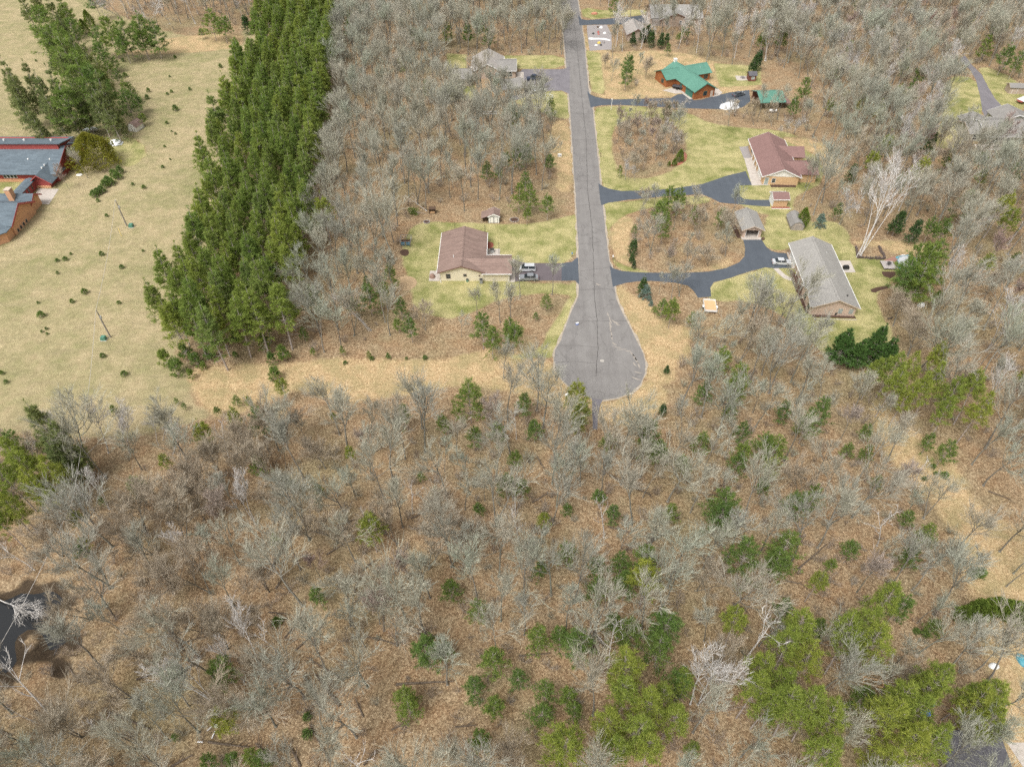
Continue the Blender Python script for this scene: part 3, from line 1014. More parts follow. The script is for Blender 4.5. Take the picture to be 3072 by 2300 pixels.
BARK = bark('hardwood_bark', [(.25, .23, .195), (.31, .295, .25), (.21, .195, .17), (.28, .29, .235)])
TWIG = bark('hardwood_twigs', [(.51, .495, .395), (.55, .535, .425), (.46, .455, .38), (.49, .52, .41), (.55, .505, .40), (.47, .47, .40)], 2.)
TWIG_TAN = bark('tan_twigs', [(.56, .485, .375), (.51, .43, .325), (.58, .515, .40)], 2.)
TWIG_RED = bark('budding_twigs', [(.50, .36, .32), (.52, .44, .38), (.50, .41, .34)], 2.)
BIRCH = bark('birch_bark', [(.66, .635, .60), (.56, .535, .50)], 5., (.22, .20, .19))
BIRCH_TW = bark('birch_twigs', [(.68, .65, .615), (.74, .71, .67)], 2.)
PINE_BARK = bark('pine_bark', [(.42, .36, .32), (.50, .445, .41)], 4.)
BRUSH = bark('brush_twigs', [(.40, .32, .25), (.47, .39, .31), (.43, .37, .31), (.46, .42, .36)], 2.)
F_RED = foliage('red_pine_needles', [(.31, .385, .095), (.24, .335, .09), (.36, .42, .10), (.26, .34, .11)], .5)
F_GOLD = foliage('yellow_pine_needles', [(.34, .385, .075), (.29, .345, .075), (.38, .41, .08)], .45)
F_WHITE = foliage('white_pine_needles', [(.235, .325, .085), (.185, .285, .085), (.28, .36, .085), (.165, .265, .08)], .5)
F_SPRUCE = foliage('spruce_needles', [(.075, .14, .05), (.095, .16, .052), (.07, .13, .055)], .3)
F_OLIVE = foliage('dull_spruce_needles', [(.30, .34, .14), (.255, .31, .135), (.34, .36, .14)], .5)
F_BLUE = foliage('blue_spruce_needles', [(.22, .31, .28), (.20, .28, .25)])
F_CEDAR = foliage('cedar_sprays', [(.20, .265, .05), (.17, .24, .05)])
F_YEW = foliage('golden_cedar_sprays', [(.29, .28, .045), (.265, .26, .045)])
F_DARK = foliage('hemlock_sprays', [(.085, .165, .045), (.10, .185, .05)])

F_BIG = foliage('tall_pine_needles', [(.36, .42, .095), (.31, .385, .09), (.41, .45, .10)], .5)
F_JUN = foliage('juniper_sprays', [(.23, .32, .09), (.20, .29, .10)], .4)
PROTO = {}                                             # kind -> [(trunk mesh, crown mesh, height)]


def proto(kind, gens, bm, cm):
    out = []
    for q, (g, H) in enumerate(gens):
        tr, cr = g
        out.append((tr.mesh('trunk', [bm]), cr.mesh('crown', [cm]), H))
    PROTO[kind] = out


proto('oak', [(bare_tree(100 + i, 14 + i % 3, 4.4 + .3 * (i % 2), .48, 1, 10, 1.02, 1.15, .85, twig=.025), 14 + i % 3) for i in range(5)], BARK, TWIG)
proto('maple', [(bare_tree(200 + i, 15 + i % 2, 3.9, .46, 1 + (i % 3 == 2), 11 if i % 3 != 2 else 7, 1.02, 1.05, .55, twig=.025), 15 + i % 2) for i in range(5)], BARK, TWIG)
proto('tan_tree', [(bare_tree(300 + i, 12, 4.2, .22, 2, 8, 1.2, .8, .8, twig=.022), 12) for i in range(3)], BARK, TWIG_TAN)
proto('bud_tree', [(bare_tree(400 + i, 11, 3.1, .35, 1, 10, 1.2, .85, .6, twig=.022), 11) for i in range(2)], BARK, TWIG_RED)
proto('pole_tree', [(bare_tree(500 + i, 11, 2.5, .45, 1, 9, 1., .85, .7, .04, twig=.022), 11) for i in range(3)], BARK, TWIG)
proto('dead_tree', [(bare_tree(550 + i, 10, 2.4, .45, 1, 7, .5, 1.1, .9, .05, twig=.024), 10) for i in range(2)], BIRCH_TW, BIRCH_TW)
proto('birch', [(bare_tree(600 + i, 14, 3.0, .42, 1 + i % 2, 9, .8, .85, .55, .05, .022), 14) for i in range(3)], BIRCH, BIRCH_TW)
proto('birch_clump', [(bare_tree(650 + i, 15, 2.6, .5, 3, 6, .5, .42, .6, .06, .022), 15) for i in range(2)], BIRCH, BIRCH_TW)
proto('birch_fan', [(bare_tree(660 + i, 15, 2.5, .55, 5, 4, .5, .5, .6, .12, .02), 15) for i in range(1)], BIRCH, BIRCH_TW)
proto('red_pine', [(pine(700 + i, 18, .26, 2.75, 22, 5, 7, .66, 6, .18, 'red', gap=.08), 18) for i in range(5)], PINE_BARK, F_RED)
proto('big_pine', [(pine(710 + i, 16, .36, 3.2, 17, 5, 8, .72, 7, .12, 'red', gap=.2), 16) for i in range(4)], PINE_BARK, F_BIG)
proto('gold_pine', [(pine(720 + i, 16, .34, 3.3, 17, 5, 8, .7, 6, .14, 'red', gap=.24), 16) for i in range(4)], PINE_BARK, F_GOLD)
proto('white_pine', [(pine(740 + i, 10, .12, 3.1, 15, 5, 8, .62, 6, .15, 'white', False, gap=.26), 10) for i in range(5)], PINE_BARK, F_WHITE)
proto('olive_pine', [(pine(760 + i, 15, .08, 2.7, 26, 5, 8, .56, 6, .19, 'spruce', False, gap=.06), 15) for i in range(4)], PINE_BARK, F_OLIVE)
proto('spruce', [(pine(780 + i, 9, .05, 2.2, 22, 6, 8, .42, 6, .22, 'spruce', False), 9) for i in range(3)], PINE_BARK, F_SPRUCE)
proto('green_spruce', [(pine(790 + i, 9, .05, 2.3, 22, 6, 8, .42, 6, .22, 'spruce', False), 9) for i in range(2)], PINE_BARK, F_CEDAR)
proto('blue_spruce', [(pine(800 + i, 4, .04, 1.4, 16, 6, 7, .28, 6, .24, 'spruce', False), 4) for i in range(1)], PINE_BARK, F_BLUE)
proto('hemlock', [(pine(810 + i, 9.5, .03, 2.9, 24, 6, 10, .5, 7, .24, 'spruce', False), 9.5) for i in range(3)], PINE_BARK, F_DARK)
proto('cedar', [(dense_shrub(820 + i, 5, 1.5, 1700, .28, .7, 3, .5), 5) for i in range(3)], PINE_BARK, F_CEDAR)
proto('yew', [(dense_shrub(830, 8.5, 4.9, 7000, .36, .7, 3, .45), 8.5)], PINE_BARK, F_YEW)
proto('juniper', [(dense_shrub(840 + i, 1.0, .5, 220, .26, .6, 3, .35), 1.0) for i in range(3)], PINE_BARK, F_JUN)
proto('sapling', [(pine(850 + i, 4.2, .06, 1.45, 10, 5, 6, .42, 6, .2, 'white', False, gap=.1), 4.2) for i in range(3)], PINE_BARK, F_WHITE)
proto('brush', [(twig_shrub(860 + i, 2.2, 11), 2.2) for i in range(3)], BRUSH, BRUSH)
proto('grey_brush', [(twig_shrub(870 + i, 2.6, 12), 2.6) for i in range(2)], BARK, TWIG)

# ================================================================ TREES: where they stand
RECTS = [(-21, 1, 137, 158), (0, 7, 138, 149), (-9, -3, 164, 170), (-30, -26, 152, 158), (68, 83, 124, 153), (59, 68, 156, 168), (73, 80, 160, 169), (69, 91, 183, 210), (71, 79, 171, 179), (50, 76, 240, 270), (83, 96, 232, 248),
         (85, 91, 257, 265), (-24, 5, 245, 278), (57, 80, 312, 335), (44, 57, 297, 314), (142, 180, 205, 231), (173, 190, 236, 254), (-190, -127, 150, 205), (-124, -115, 215, 228), (86, 103, 141, 156), (83, 87, 142, 149), (72, 88, 232, 250), (60, 68, 112, 119)]
NOTREE = [ROAD] + DRIVES + [GRAVEL_PAD]


def blocked(P, margin=1.2):
    b = np.zeros(len(P), bool)
    for x0, x1, y0, y1 in RECTS:
        b |= (P[:, 0] > x0) & (P[:, 0] < x1) & (P[:, 1] > y0) & (P[:, 1] < y1)
    for pg in NOTREE:
        b |= sdist(P, pg) > -margin
    b |= sdist(P, POND) > -.3
    return b


def scatter(pg, r, seed, lawn_ok=False, tan=.35, taken=None):
    """darts thrown into a polygon, at least r apart"""
    rng = np.random.default_rng(seed)
    pg = np.array(pg)
    lo, hi = pg.min(0), pg.max(0)
    n = int((hi - lo).prod() / (r * r) * 4)
    P = lo + rng.uniform(size=(n, 2)) * (hi - lo)
    P = P[inside(P, pg)]
    P = P[~blocked(P)]
    z = np.array([[zone_at('lawn', *p), zone_at('tan', *p), zone_at('field', *p)] for p in P]) if len(P) else np.zeros((0, 3))
    keep = (z[:, 2] < .4) & (lawn_ok | (z[:, 0] < .35)) & ((z[:, 1] < .5) | (rng.uniform(size=len(P)) < tan * .05))
    P = P[keep]
    cell = {}
    out = []
    for p in P:
        k = (int(p[0] // r), int(p[1] // r))
        ok = True
        for a in (-1, 0, 1):
            for b in (-1, 0, 1):
                for q in cell.get((k[0] + a, k[1] + b), ()):
                    if (q[0] - p[0]) ** 2 + (q[1] - p[1]) ** 2 < r * r:
                        ok = False
        if ok and taken is not None and len(taken):
            if np.min(np.hypot(*(np.array(taken) - p).T)) < r * .75:
                ok = False
        if ok:
            cell.setdefault(k, []).append(p)
            out.append(tuple(p))
    return out


NTREE = {}


def plant(kind, name, x, y, h=None, label=None, cat=None, group=None, rz=None, lean=None, wide=1.0, var=None, z=0.0):
    pr = PROTO[kind]
    c = NTREE[kind] = NTREE.get(kind, -1) + 1
    tm, cm, H = pr[(c if var is None else var) % len(pr)]
    e = empty(name, (x, y, z), 0, label, cat, group)
    s = (h or H) / H
    a = random.uniform(0, 2 * pi) if rz is None else rz
    if lean is not None:
        v = Vector(lean)
        s = v.length / H
        q = Vector((0, 0, 1)).rotation_difference(v.normalized())
        e.rotation_mode = 'QUATERNION'
        e.rotation_quaternion = q @ Matrix.Rotation(a, 3, 'Z').to_quaternion()
    else:
        e.rotation_euler = (random.gauss(0, .025), random.gauss(0, .025), a)
    e.scale = (s * wide, s * wide, s)
    put('trunk', tm, e)
    put('crown', cm, e)
    return e


def where(x, y):
    """a place one can find, for labels"""
    px, py = PX(x, y)
    if y < 62:
        return 'deep in the woods past the turning circle' if x < 20 else 'in the mixed pine woods by the clearing'
    if y < 118 and x < -75:
        return 'near the dark pond'
    if y < 118 and x < 28:
        return 'just past the turning circle'
    if y < 118:
        return 'below the grey ranch house'
    if x > 50:
        return 'behind the grey ranch house' if y < 175 else 'behind the red roofed house'
    if x > 15:
        return 'in the wooded island between driveways'
    return 'behind the brown roofed house' if y > 158 else 'between plantation and brown roofed house'


# ---- conifers read one by one from the photograph: (tile, x, y of the crown's middle, height)
CON = {
    'white_pine': [(C1, 1850, 150, 11), (C1, 1890, 480, 6), (C1, 2080, 440, 6), (C1, 1270, 290, 6), (C1, 1620, 360, 6), (C2, 100, 180, 6), (C2, 200, 410, 6), (C2, 830, 510, 5), (C2, 1170, 470, 9), (C2, 1260, 620, 7), (C2, 1640, 510, 6), (C2, 1980, 620, 7),
                   (C2, 1830, 1060, 9), (C2, 1780, 1180, 8), (C2, 760, 990, 5), (C2, 870, 1130, 5), (C2, 30, 660, 5), (C2, 1130, 1530, 8), (C2, 2000, 1540, 11), (C2, 1930, 70, 9), (C2, 1650, 80, 6), (C2, 2170, 560, 8), (C2, 1990, 440, 6), (C2, 1940, 700, 6),
                   (C2, 1480, 720, 6), (C2, 1890, 250, 5), (C2, 480, 1100, 3.5), (C2, 480, 1480, 6), (C2, 240, 1610, 5), (C2, 720, 1590, 6), (C2, 930, 1590, 7), (C2, 1260, 600, 6), (C2, 90, 900, 5), (C2, 1370, 1130, 5), (C2, 2160, 900, 5),
                   (C3, 430, 280, 9), (C3, 320, 400, 7), (C3, 60, 560, 7), (C3, 840, 620, 5), (C3, 830, 430, 5), (C3, 690, 580, 4), (C3, 230, 1060, 8), (C3, 400, 1010, 7), (C3, 120, 1470, 9), (C3, 80, 1590, 8), (C3, 1370, 1310, 6), (C3, 700, 1430, 5), (C3, 940, 860, 4),
                   (C3, 1230, 1520, 6), (C3, 540, 1570, 4), (C3, 130, 250, 6), (C3, 1190, 1170, 5), (C3, 1530, 600, 7), (C3, 1380, 520, 5),
                   (D1, 1480, 660, 9), (D1, 1330, 1150, 6), (D1, 2060, 770, 8), (D1, 1930, 320, 6), (D1, 1680, 130, 6), (D1, 2050, 1150, 6), (D1, 1880, 980, 6), (D1, 60, 1610, 6), (D1, 1650, 640, 4), (D1, 540, 180, 5), (D1, 1940, 1440, 6), (D1, 1300, 1060, 6),
                   (D2, 560, 600, 9), (D2, 230, 530, 7), (D2, 1010, 500, 8), (D2, 1300, 470, 10), (D2, 1270, 660, 9), (D2, 1430, 950, 8), (D2, 280, 1000, 6), (D2, 240, 1200, 6), (D2, 420, 560, 6), (D2, 740, 130, 7), (D2, 980, 90, 8), (D2, 870, 410, 5), (D2, 60, 920, 5), (D2, 470, 1050, 5), (D2, 1560, 1490, 4), (D2, 540, 1190, 5),
                   (D3, 120, 310, 6), (D3, 420, 470, 6), (D3, 1120, 300, 8), (D3, 800, 1050, 7), (D3, 1430, 450, 5),
                   (B1, 1960, 1200, 9), (B1, 2040, 1300, 8), (B1, 2190, 1210, 7), (B1, 1250, 1010, 6), (B1, 1340, 1190, 6.5), (B1, 500, 940, 8), (B1, 980, 930, 8), (B1, 1090, 890, 7), (B1, 1160, 740, 7), (B1, 840, 990, 5), (B1, 410, 1230, 4), (B1, 750, 1375, 2.5), (B1, 490, 1390, 2.5), (B1, 980, 1412, 2.2), (B1, 1230, 1150, 4), (B1, 960, 790, 4),
                   (B2, 1360, 100, 9), (B2, 1440, 90, 8), (B2, 1310, 300, 8), (B2, 1270, 190, 8), (B2, 1800, 230, 6), (B2, 1580, 200, 5), (B2, 1380, 1040, 8), (B2, 1300, 1000, 5), (B2, 310, 130, 7), (B2, 150, 70, 8), (B2, 60, 50, 8), (B2, 130, 205, 5), (B2, 300, 950, 4.5), (B2, 1790, 1480, 8), (B2, 1960, 1620, 8), (B2, 1550, 1100, 4), (B2, 10, 1260, 8), (B2, 1060, 330, 3), (B2, 205, 1080, 2.5), (B2, 1230, 1020, 2),
                   (B3, 1310, 690, 15), (B3, 1190, 800, 12), (B3, 1390, 640, 13), (B3, 1290, 820, 12), (B3, 1240, 640, 11), (A0, 420, 290, 13), (A0, 560, 450, 14), (A0, 740, 740, 14), (A0, 600, 960, 12), (A0, 640, 560, 14), (A0, 860, 820, 12), (B3, 1500, 350, 9), (B3, 1700, 130, 9), (B3, 1460, 930, 5), (B3, 2130, 600, 5), (B3, 600, 170, 5), (B3, 1400, 330, 7),
                   (A2, 990, 650, 9), (A2, 1010, 580, 9), (A2, 1350, 430, 4.5), (A2, 1500, 270, 7), (A2, 1440, 330, 4), (A2, 890, 50, 8), (A2, 330, 1410, 6), (A2, 110, 1590, 7), (A2, 40, 1330, 8), (A2, 170, 1090, 6), (A2, 330, 940, 7), (A2, 30, 1050, 6), (A2, 130, 1340, 7), (A2, 930, 1480, 3.5), (A2, 2160, 370, 8),
                   (A3, 1880, 420, 9), (A3, 2050, 510, 10), (A3, 2140, 560, 9), (A3, 1970, 260, 8), (A3, 1100, 850, 9), (A3, 1240, 800, 8), (A3, 1300, 660, 8), (A3, 230, 930, 7), (A3, 310, 800, 9), (A3, 1010, 440, 7), (A3, 1180, 420, 7), (A3, 570, 650, 7), (A3, 670, 870, 6), (A3, 1560, 1390, 7), (A3, 1830, 1400, 7), (A3, 2150, 1480, 7), (A3, 1840, 1540, 6), (A3, 1180, 620, 6), (A3, 700, 430, 6), (A3, 540, 930, 6), (A3, 120, 330, 8), (A3, 410, 290, 8), (A3, 780, 30, 9), (A3, 1720, 240, 9), (A3, 2030, 250, 8),
                   (A1, 1650, 290, 8), (A1, 1830, 310, 9), (A1, 2020, 340, 8), (A1, 1340, 40, 10), (A1, 1350, 330, 8), (A1, 820, 240, 9), (A1, 1490, 780, 8), (A1, 1510, 320, 7), (A1, 1940, 250, 8), (A1, 2090, 1500, 6), (A1, 1990, 1480, 6), (A1, 2160, 1390, 6),
                   (C0, 130, 550, 8), (C0, 980, 230, 2.5), (C0, 1200, 940, 7), (C0, 880, 1020, 2.5), (C0, 700, 1450, 4), (C0, 2040, 150, 3), (C0, 2150, 160, 3), (C0, 1880, 240, 3), (C0, 1530, 150, 2), (C0, 1590, 200, 2), (C1, 30, 330, 8), (C1, 20, 720, 6), (C1, 300, 890, 4), (C1, 170, 1350, 3), (C1, 540, 920, 3), (C1, 1420, 810, 3), (C1, 1550, 940, 3), (C1, 1930, 1090, 4), (C1, 2180, 880, 6), (C1, 670, 290, 2.5),
                   (D0, 1930, 830, 7), (D0, 1810, 1620, 4), (D0, 2010, 1610, 4), (D0, 2180, 1590, 5), (D0, 1510, 1400, 2), (A0, 1100, 340, 10), (A0, 960, 320, 10), (A0, 1210, 310, 11), (A0, 1340, 340, 9), (A0, 1080, 420, 7), (A0, 880, 360, 8), (A0, 1250, 390, 7), (A0, 1930, 250, 7), (A0, 1830, 210, 8), (A0, 1740, 290, 4), (A0, 1010, 660, 5), (A0, 1130, 800, 6), (A0, 1190, 890, 6), (A0, 1100, 900, 7), (A0, 1230, 1030, 4), (A0, 1000, 560, 5), (A0, 880, 500, 7), (A0, 940, 600, 6), (A0, 1080, 760, 5), (A0, 820, 20, 9), (A0, 600, 170, 9), (A0, 650, 300, 8)],
    'gold_pine': [(C1, 1000, 1280, 11), (C2, 550, 150, 12), (C2, 580, 290, 11), (C2, 560, 400, 8), (C2, 270, 1190, 6), (C3, 30, 740, 8), (D2, 1160, 60, 13), (D2, 1920, 430, 11), (D2, 440, 1430, 14), (D0, 1960, 1230, 9), (C0, 1430, 690, 6), (C0, 690, 1200, 7), (C0, 740, 1390, 5),
                  (B1, 600, 220, 13), (B1, 500, 330, 10), (A3, 930, 1010, 11), (A3, 800, 920, 10), (A3, 1000, 1300, 12), (A3, 1290, 1500, 12), (A3, 900, 1450, 12), (B3, 1980, 190, 13), (B3, 2060, 280, 12), (B3, 1880, 650, 9), (A1, 1270, 610, 10), (A1, 820, 190, 10), (C1, 240, 40, 7), (C1, 820, 620, 6), (D3, 400, 90, 9), (C0, 2030, 330, 8), (C0, 1780, 470, 9), (B3, 2200, 1630, 8)],
    'red_pine': [(D2, 990, 870, 16), (D2, 960, 1060, 16), (D2, 1100, 1200, 15), (D2, 850, 1290, 15), (D2, 1000, 1380, 16), (D2, 1180, 1560, 15), (D2, 850, 1560, 14), (D2, 1360, 1270, 13), (D2, 1340, 1080, 12), (D2, 2120, 850, 15), (D2, 2050, 1050, 15), (D2, 2180, 1150, 15), (D2, 1500, 950, 10),
                 (D3, 210, 560, 17), (D3, 120, 700, 16), (D3, 760, 480, 17), (D3, 900, 620, 17), (D3, 650, 640, 16), (D3, 950, 330, 15), (D3, 370, 1230, 17), (D3, 500, 1330, 16), (D3, 200, 1180, 17), (D3, 60, 950, 15), (D3, 400, 1550, 16), (D3, 300, 820, 14), (D3, 1100, 1100, 17), (D3, 1000, 1260, 17), (D3, 1200, 1200, 16), (D3, 1420, 880, 15), (D3, 1330, 1020, 14),
                 (D3, 1180, 1450, 17), (D3, 1320, 1540, 16), (D3, 1750, 1180, 15), (D3, 1880, 1130, 14), (D3, 1700, 1080, 14), (D3, 1850, 1350, 14), (D3, 950, 1600, 15),
                 (C3, 1050, 60, 15), (C3, 1250, 120, 15), (C3, 1400, 60, 15), (C3, 1560, 140, 15), (C3, 1760, 120, 15), (C3, 1500, 330, 13), (C3, 1780, 300, 14), (B3, 1050, 1560, 14), (B3, 1400, 1510, 14), (B3, 900, 1610, 12), (B3, 1230, 1600, 13), (C3, 1150, 180, 12),
                 (C0, 310, 760, 15), (C0, 170, 700, 14), (C0, 470, 840, 14), (C0, 130, 880, 15), (C0, 330, 950, 14), (C0, 60, 1050, 15), (C0, 200, 1120, 13), (C0, 440, 1010, 12), (C0, 60, 1250, 12)],
    'olive_pine': [(C0, 400, 420, 13), (C0, 560, 560, 12), (C0, 500, 650, 11), (C0, 640, 640, 9),
                   (A0, 230, 70, 13), (A0, 460, 150, 14), (A0, 330, 60, 13), (A0, 560, 280, 12), (A0, 540, 60, 12), (A0, 470, 480, 14), (A0, 600, 570, 15), (A0, 690, 520, 14), (A0, 640, 680, 15), (A0, 780, 600, 14), (A0, 860, 700, 15), (A0, 900, 860, 15), (A0, 950, 980, 13), (A0, 850, 950, 13), (A0, 700, 900, 14), (A0, 510, 820, 14), (A0, 420, 880, 14), (A0, 310, 790, 15), (A0, 150, 830, 15), (A0, 90, 740, 14), (A0, 240, 1010, 11), (A0, 370, 1140, 11), (A0, 500, 1020, 11), (A0, 1000, 1030, 9), (A0, 640, 1050, 9), (A0, 720, 1010, 10), (A0, 420, 1190, 8)],
    'spruce': [(A0, 2130, 190, 9), (A2, 1340, 940, 7), (A2, 1130, 290, 7), (A2, 1210, 320, 8), (A2, 1290, 340, 7), (A2, 1180, 270, 8), (A2, 2130, 500, 9), (A2, 2090, 540, 8), (A3, 1410, 1210, 9), (A3, 730, 1480, 7), (B3, 1130, 250, 9), (B3, 1280, 320, 9), (B2, 1050, 460, 6), (B2, 1040, 570, 3.5), (B2, 1055, 625, 3), (B2, 1130, 800, 6), (A2, 1050, 330, 6), (A2, 1340, 330, 6), (C2, 1310, 210, 4), (B2, 1340, 1530, 3)],
    'blue_spruce': [(B2, 1160, 850, 4.2), (B2, 1190, 915, 1.8), (B2, 1205, 960, 1.8), (B3, 465, 240, 4.6)],
    'hemlock': [(B3, 660, 1330, 10), (B3, 920, 1300, 11), (B3, 1050, 1370, 8), (B3, 780, 1390, 8)],
    'cedar': [(B3, 312, 212, 5.5), (A2, 1455, 1340, 4), (A2, 1405, 1400, 2.4), (A2, 1360, 1412, 1.6), (A0, 760, 160, 7), (A0, 720, 230, 6),
              (D3, 1760, 310, 4.5), (D3, 1830, 290, 4.8), (D3, 1900, 270, 5), (D3, 1970, 260, 5), (D3, 2040, 270, 4.8), (D3, 2110, 280, 5), (D3, 2180, 310, 5), (D3, 2250, 320, 5), (D3, 1700, 320, 4), (D3, 2200, 390, 4)],
    'yew': [(A0, 780, 1285, 10.5)],
    'juniper': [(A0, 1030, 1470, 1.5), (A0, 980, 1500, 1.6), (A0, 1010, 1520, 1.5), (A0, 930, 1560, 1.6), (A0, 900, 1590, 1.5), (A0, 960, 1570, 1.4), (A0, 870, 1640, 1.4), (A0, 840, 1656, 1.3), (B0, 810, 20, 1.3), (A0, 1060, 520, 1.4), (A0, 1080, 650, 1.8), (A0, 1280, 780, 1.6), (A0, 1270, 840, 1.6), (A0, 1480, 790, 1.1), (A0, 1445, 812, 1.),
                (A0, 1640, 770, 1.2), (A0, 1512, 935, 2.2), (A0, 1440, 1060, 1.1), (A0, 1515, 1155, .8), (A0, 1482, 1135, .7), (A0, 1422, 1265, .8), (A0, 1405, 1440, 1.), (A0, 1470, 1375, .7), (A0, 1903, 572, 1.6), (A0, 1510, 492, 1.2), (A0, 1465, 660, .8), (A0, 1240, 1615, 1.3), (A0, 1145, 1590, .9), (A0, 310, 525, .9),
                (B0, 920, 205, 1.), (B0, 876, 535, 1.4), (B0, 560, 580, 1.3), (B0, 493, 592, 1.), (B0, 495, 700, .9), (B0, 1050, 650, 1.2), (B0, 725, 860, 1.6), (B0, 620, 945, 1.2), (B0, 1025, 957, 1.), (B0, 350, 1060, 1.7), (B0, 400, 1180, .8), (B0, 362, 1205, .7), (B0, 406, 1226, .7), (B0, 885, 1415, 1.3), (B0, 1070, 1570, 1.4), (B0, 12, 1562, 1.1), (B0, 845, 75, 1.1), (B0, 1235, 510, .8), (B0, 50, 1640, 1.), (B0, 328, 957, .7), (B0, 612, 535, .7),
                (C3, 1430, 715, 1.1), (C3, 1530, 790, 1.5), (C3, 1350, 820, 1.), (C3, 1450, 775, .9), (B1, 1460, 1432, 1.2), (B1, 770, 1475, 1.), (B1, 1300, 1440, .8), (C3, 1840, 1630, 2.), (C3, 1780, 1640, 1.6), (B1, 1000, 1440, 1.), (D1, 440, 1220, 1.3), (D1, 440, 1370, 1.8), (D1, 180, 400, 1.8), (D3, 1285, 480, 1.2), (D3, 1360, 500, 1.4)],
    'sapling': [(B0, 1600, 1380, 5), (B0, 1500, 1500, 5), (B0, 1650, 1570, 3), (B0, 1800, 1400, 4), (B0, 1750, 1500, 2.4), (B0, 1900, 1300, 4), (B0, 2030, 1260, 4), (B0, 2030, 1400, 2.), (B1, 140, 1440, 4), (B1, 230, 1390, 5), (B1, 150, 1560, 4), (B1, 80, 1300, 5), (B1, 1140, 1420, 1.8), (B0, 1680, 1440, 4), (B0, 1430, 1440, 5)],
}
CLABEL = {
    'white_pine': ('pine_tree', 'young white pine with soft green tiers {w}', 'pine tree', 'young white pines scattered through the woods'),
    'gold_pine': ('pine_tree', 'yellow green pine among bare trees {w}', 'pine tree', 'yellow green pines scattered through the woods'),
    'red_pine': ('pine_tree', 'tall red pine with tufted crown {w}', 'pine tree', 'tall red pines outside the plantation'),
    'olive_pine': ('spruce_tree', 'big dull olive green spruce in the windbreak by the meadow', 'spruce tree', 'windbreak spruces by the meadow'),
    'spruce': ('spruce_tree', 'slim dark green spruce {w}', 'spruce tree', 'dark spruces'),
    'blue_spruce': ('spruce_tree', 'small blue spruce {w}', 'spruce tree', 'blue spruces'),
    'hemlock': ('hemlock_tree', 'dense dark green conifer in the clump below the grey ranch house', 'conifer', 'dark conifer clump below the grey ranch house'),
    'cedar': ('cedar_shrub', 'green cedar {w}', 'shrub', 'cedars'),
    'yew': ('cedar_tree', 'huge golden green dome shaped cedar beside the red trimmed church', 'cedar tree', None),
    'juniper': ('juniper_shrub', 'small round evergreen seedling dotted over the straw meadow', 'shrub', 'evergreen seedlings on open ground'),
    'sapling': ('pine_sapling', 'knee high to head high pine sapling at the foot of the pine plantation', 'sapling', 'saplings at the foot of the plantation'),
}
TAKEN = []
GREEN = []
for kind, rows in CON.items():
    for f, px, py, h in rows:
        h *= {'olive_pine': 1.4, 'juniper': .85, 'white_pine': 1.15, 'gold_pine': 1.1}.get(kind, 1.0)
        if kind == 'white_pine' and f is A0 and h > 7:
            h *= 1.35
        if kind == 'juniper' and (f is A0 and px < 1045 and py > 1460 or f is B0 and py < 40):
            h *= 1.7
        x, y = G(*f(px, py), h * .52)
        nm_, lb, ct, gr = CLABEL[kind]
        w = where(x, y)
        if kind == 'cedar':
            if f is D3:
                w, gr = 'in the dense hedge by the tan clearing', 'cedar hedge by the clearing'
            elif f is A0:
                w, gr = 'at the head of the windbreak', 'cedars in the windbreak'
            elif f is B3:
                w, gr = 'beside the grey tarp covered shelter', None
            else:
                w, gr = 'on the brick edged bed across the lawn from the red roofed house', 'cedars on the brick edged bed'
        if kind == 'juniper' and not (zone_at('field', x, y) > .4):
            lb, gr = 'low evergreen seedling on leaf strewn ground off the meadow', 'evergreen seedlings off the meadow'
        elif kind == 'juniper' and f is A0 and px < 1045 and py > 1460 or kind == 'juniper' and f is B0 and py < 40:
            lb, gr = 'spreading juniper in the low row below the church', 'juniper row below the church'
        if kind == 'olive_pine' and f is C0:
            lb, gr = 'dull green spruce beside the power line near the pond', 'spruces near the pond'
        if kind == 'blue_spruce':
            w = 'by the mouth of the curving driveway' if x < 60 else 'at the wood edge behind the tarp covered shelter'
        if kind == 'white_pine' and f is A0:
            w = 'in the thicket at the top of the meadow'
        plant('big_pine' if kind == 'red_pine' else kind, nm_, x, y, h, lb.format(w=w), ct, gr and (gr + (' ' + w if '{w}' in lb and kind not in ('cedar',) else '')), wide={'juniper': 1.0, 'red_pine': .9, 'yew': 1.2}.get(kind, 1.25 if kind == 'white_pine' and f is A0 else 1.0) * random.uniform(.92, 1.12))
        if h > 3:
            TAKEN.append((x, y))
            GREEN.append((x, y))

# ---- the plantation: red pines in rows
PLANT = [G(*p) for p in [(545, 1128), (500, 1050), (528, 930), (590, 821), (640, 600), (700, 401), (768, 200), (832, 10), (870, -60), (1015, -60), (1010, 100), (1003, 350), (985, 500), (962, 640), (935, 760), (905, 900), (880, 1080), (780, 1108), (650, 1118)]]
PA = np.array(PLANT)
ax = Vector((PA[7] - PA[1]).tolist()).normalized()
ay = Vector((-ax.y, ax.x))
cand = []
for a in range(-20, 90):
    for b in range(-40, 40):
        q = Vector(PA[1].tolist()) + ax * (a * 4.35 + random.gauss(0, .5)) + ay * (b * 4.7 + random.gauss(0, .45))
        cand.append((q.x, q.y))
cand = np.array(cand)
sdp = sdist(cand, PA)
cand = cand[(sdp > .4) & ~((cand[:, 0] > -79.5) & (cand[:, 0] < -76) & (cand[:, 1] > 168) & (cand[:, 1] < 190))]
cand = cand[np.argsort(cand[:, 1])]
far_pines = [tuple(p) for p in cand[300:]]
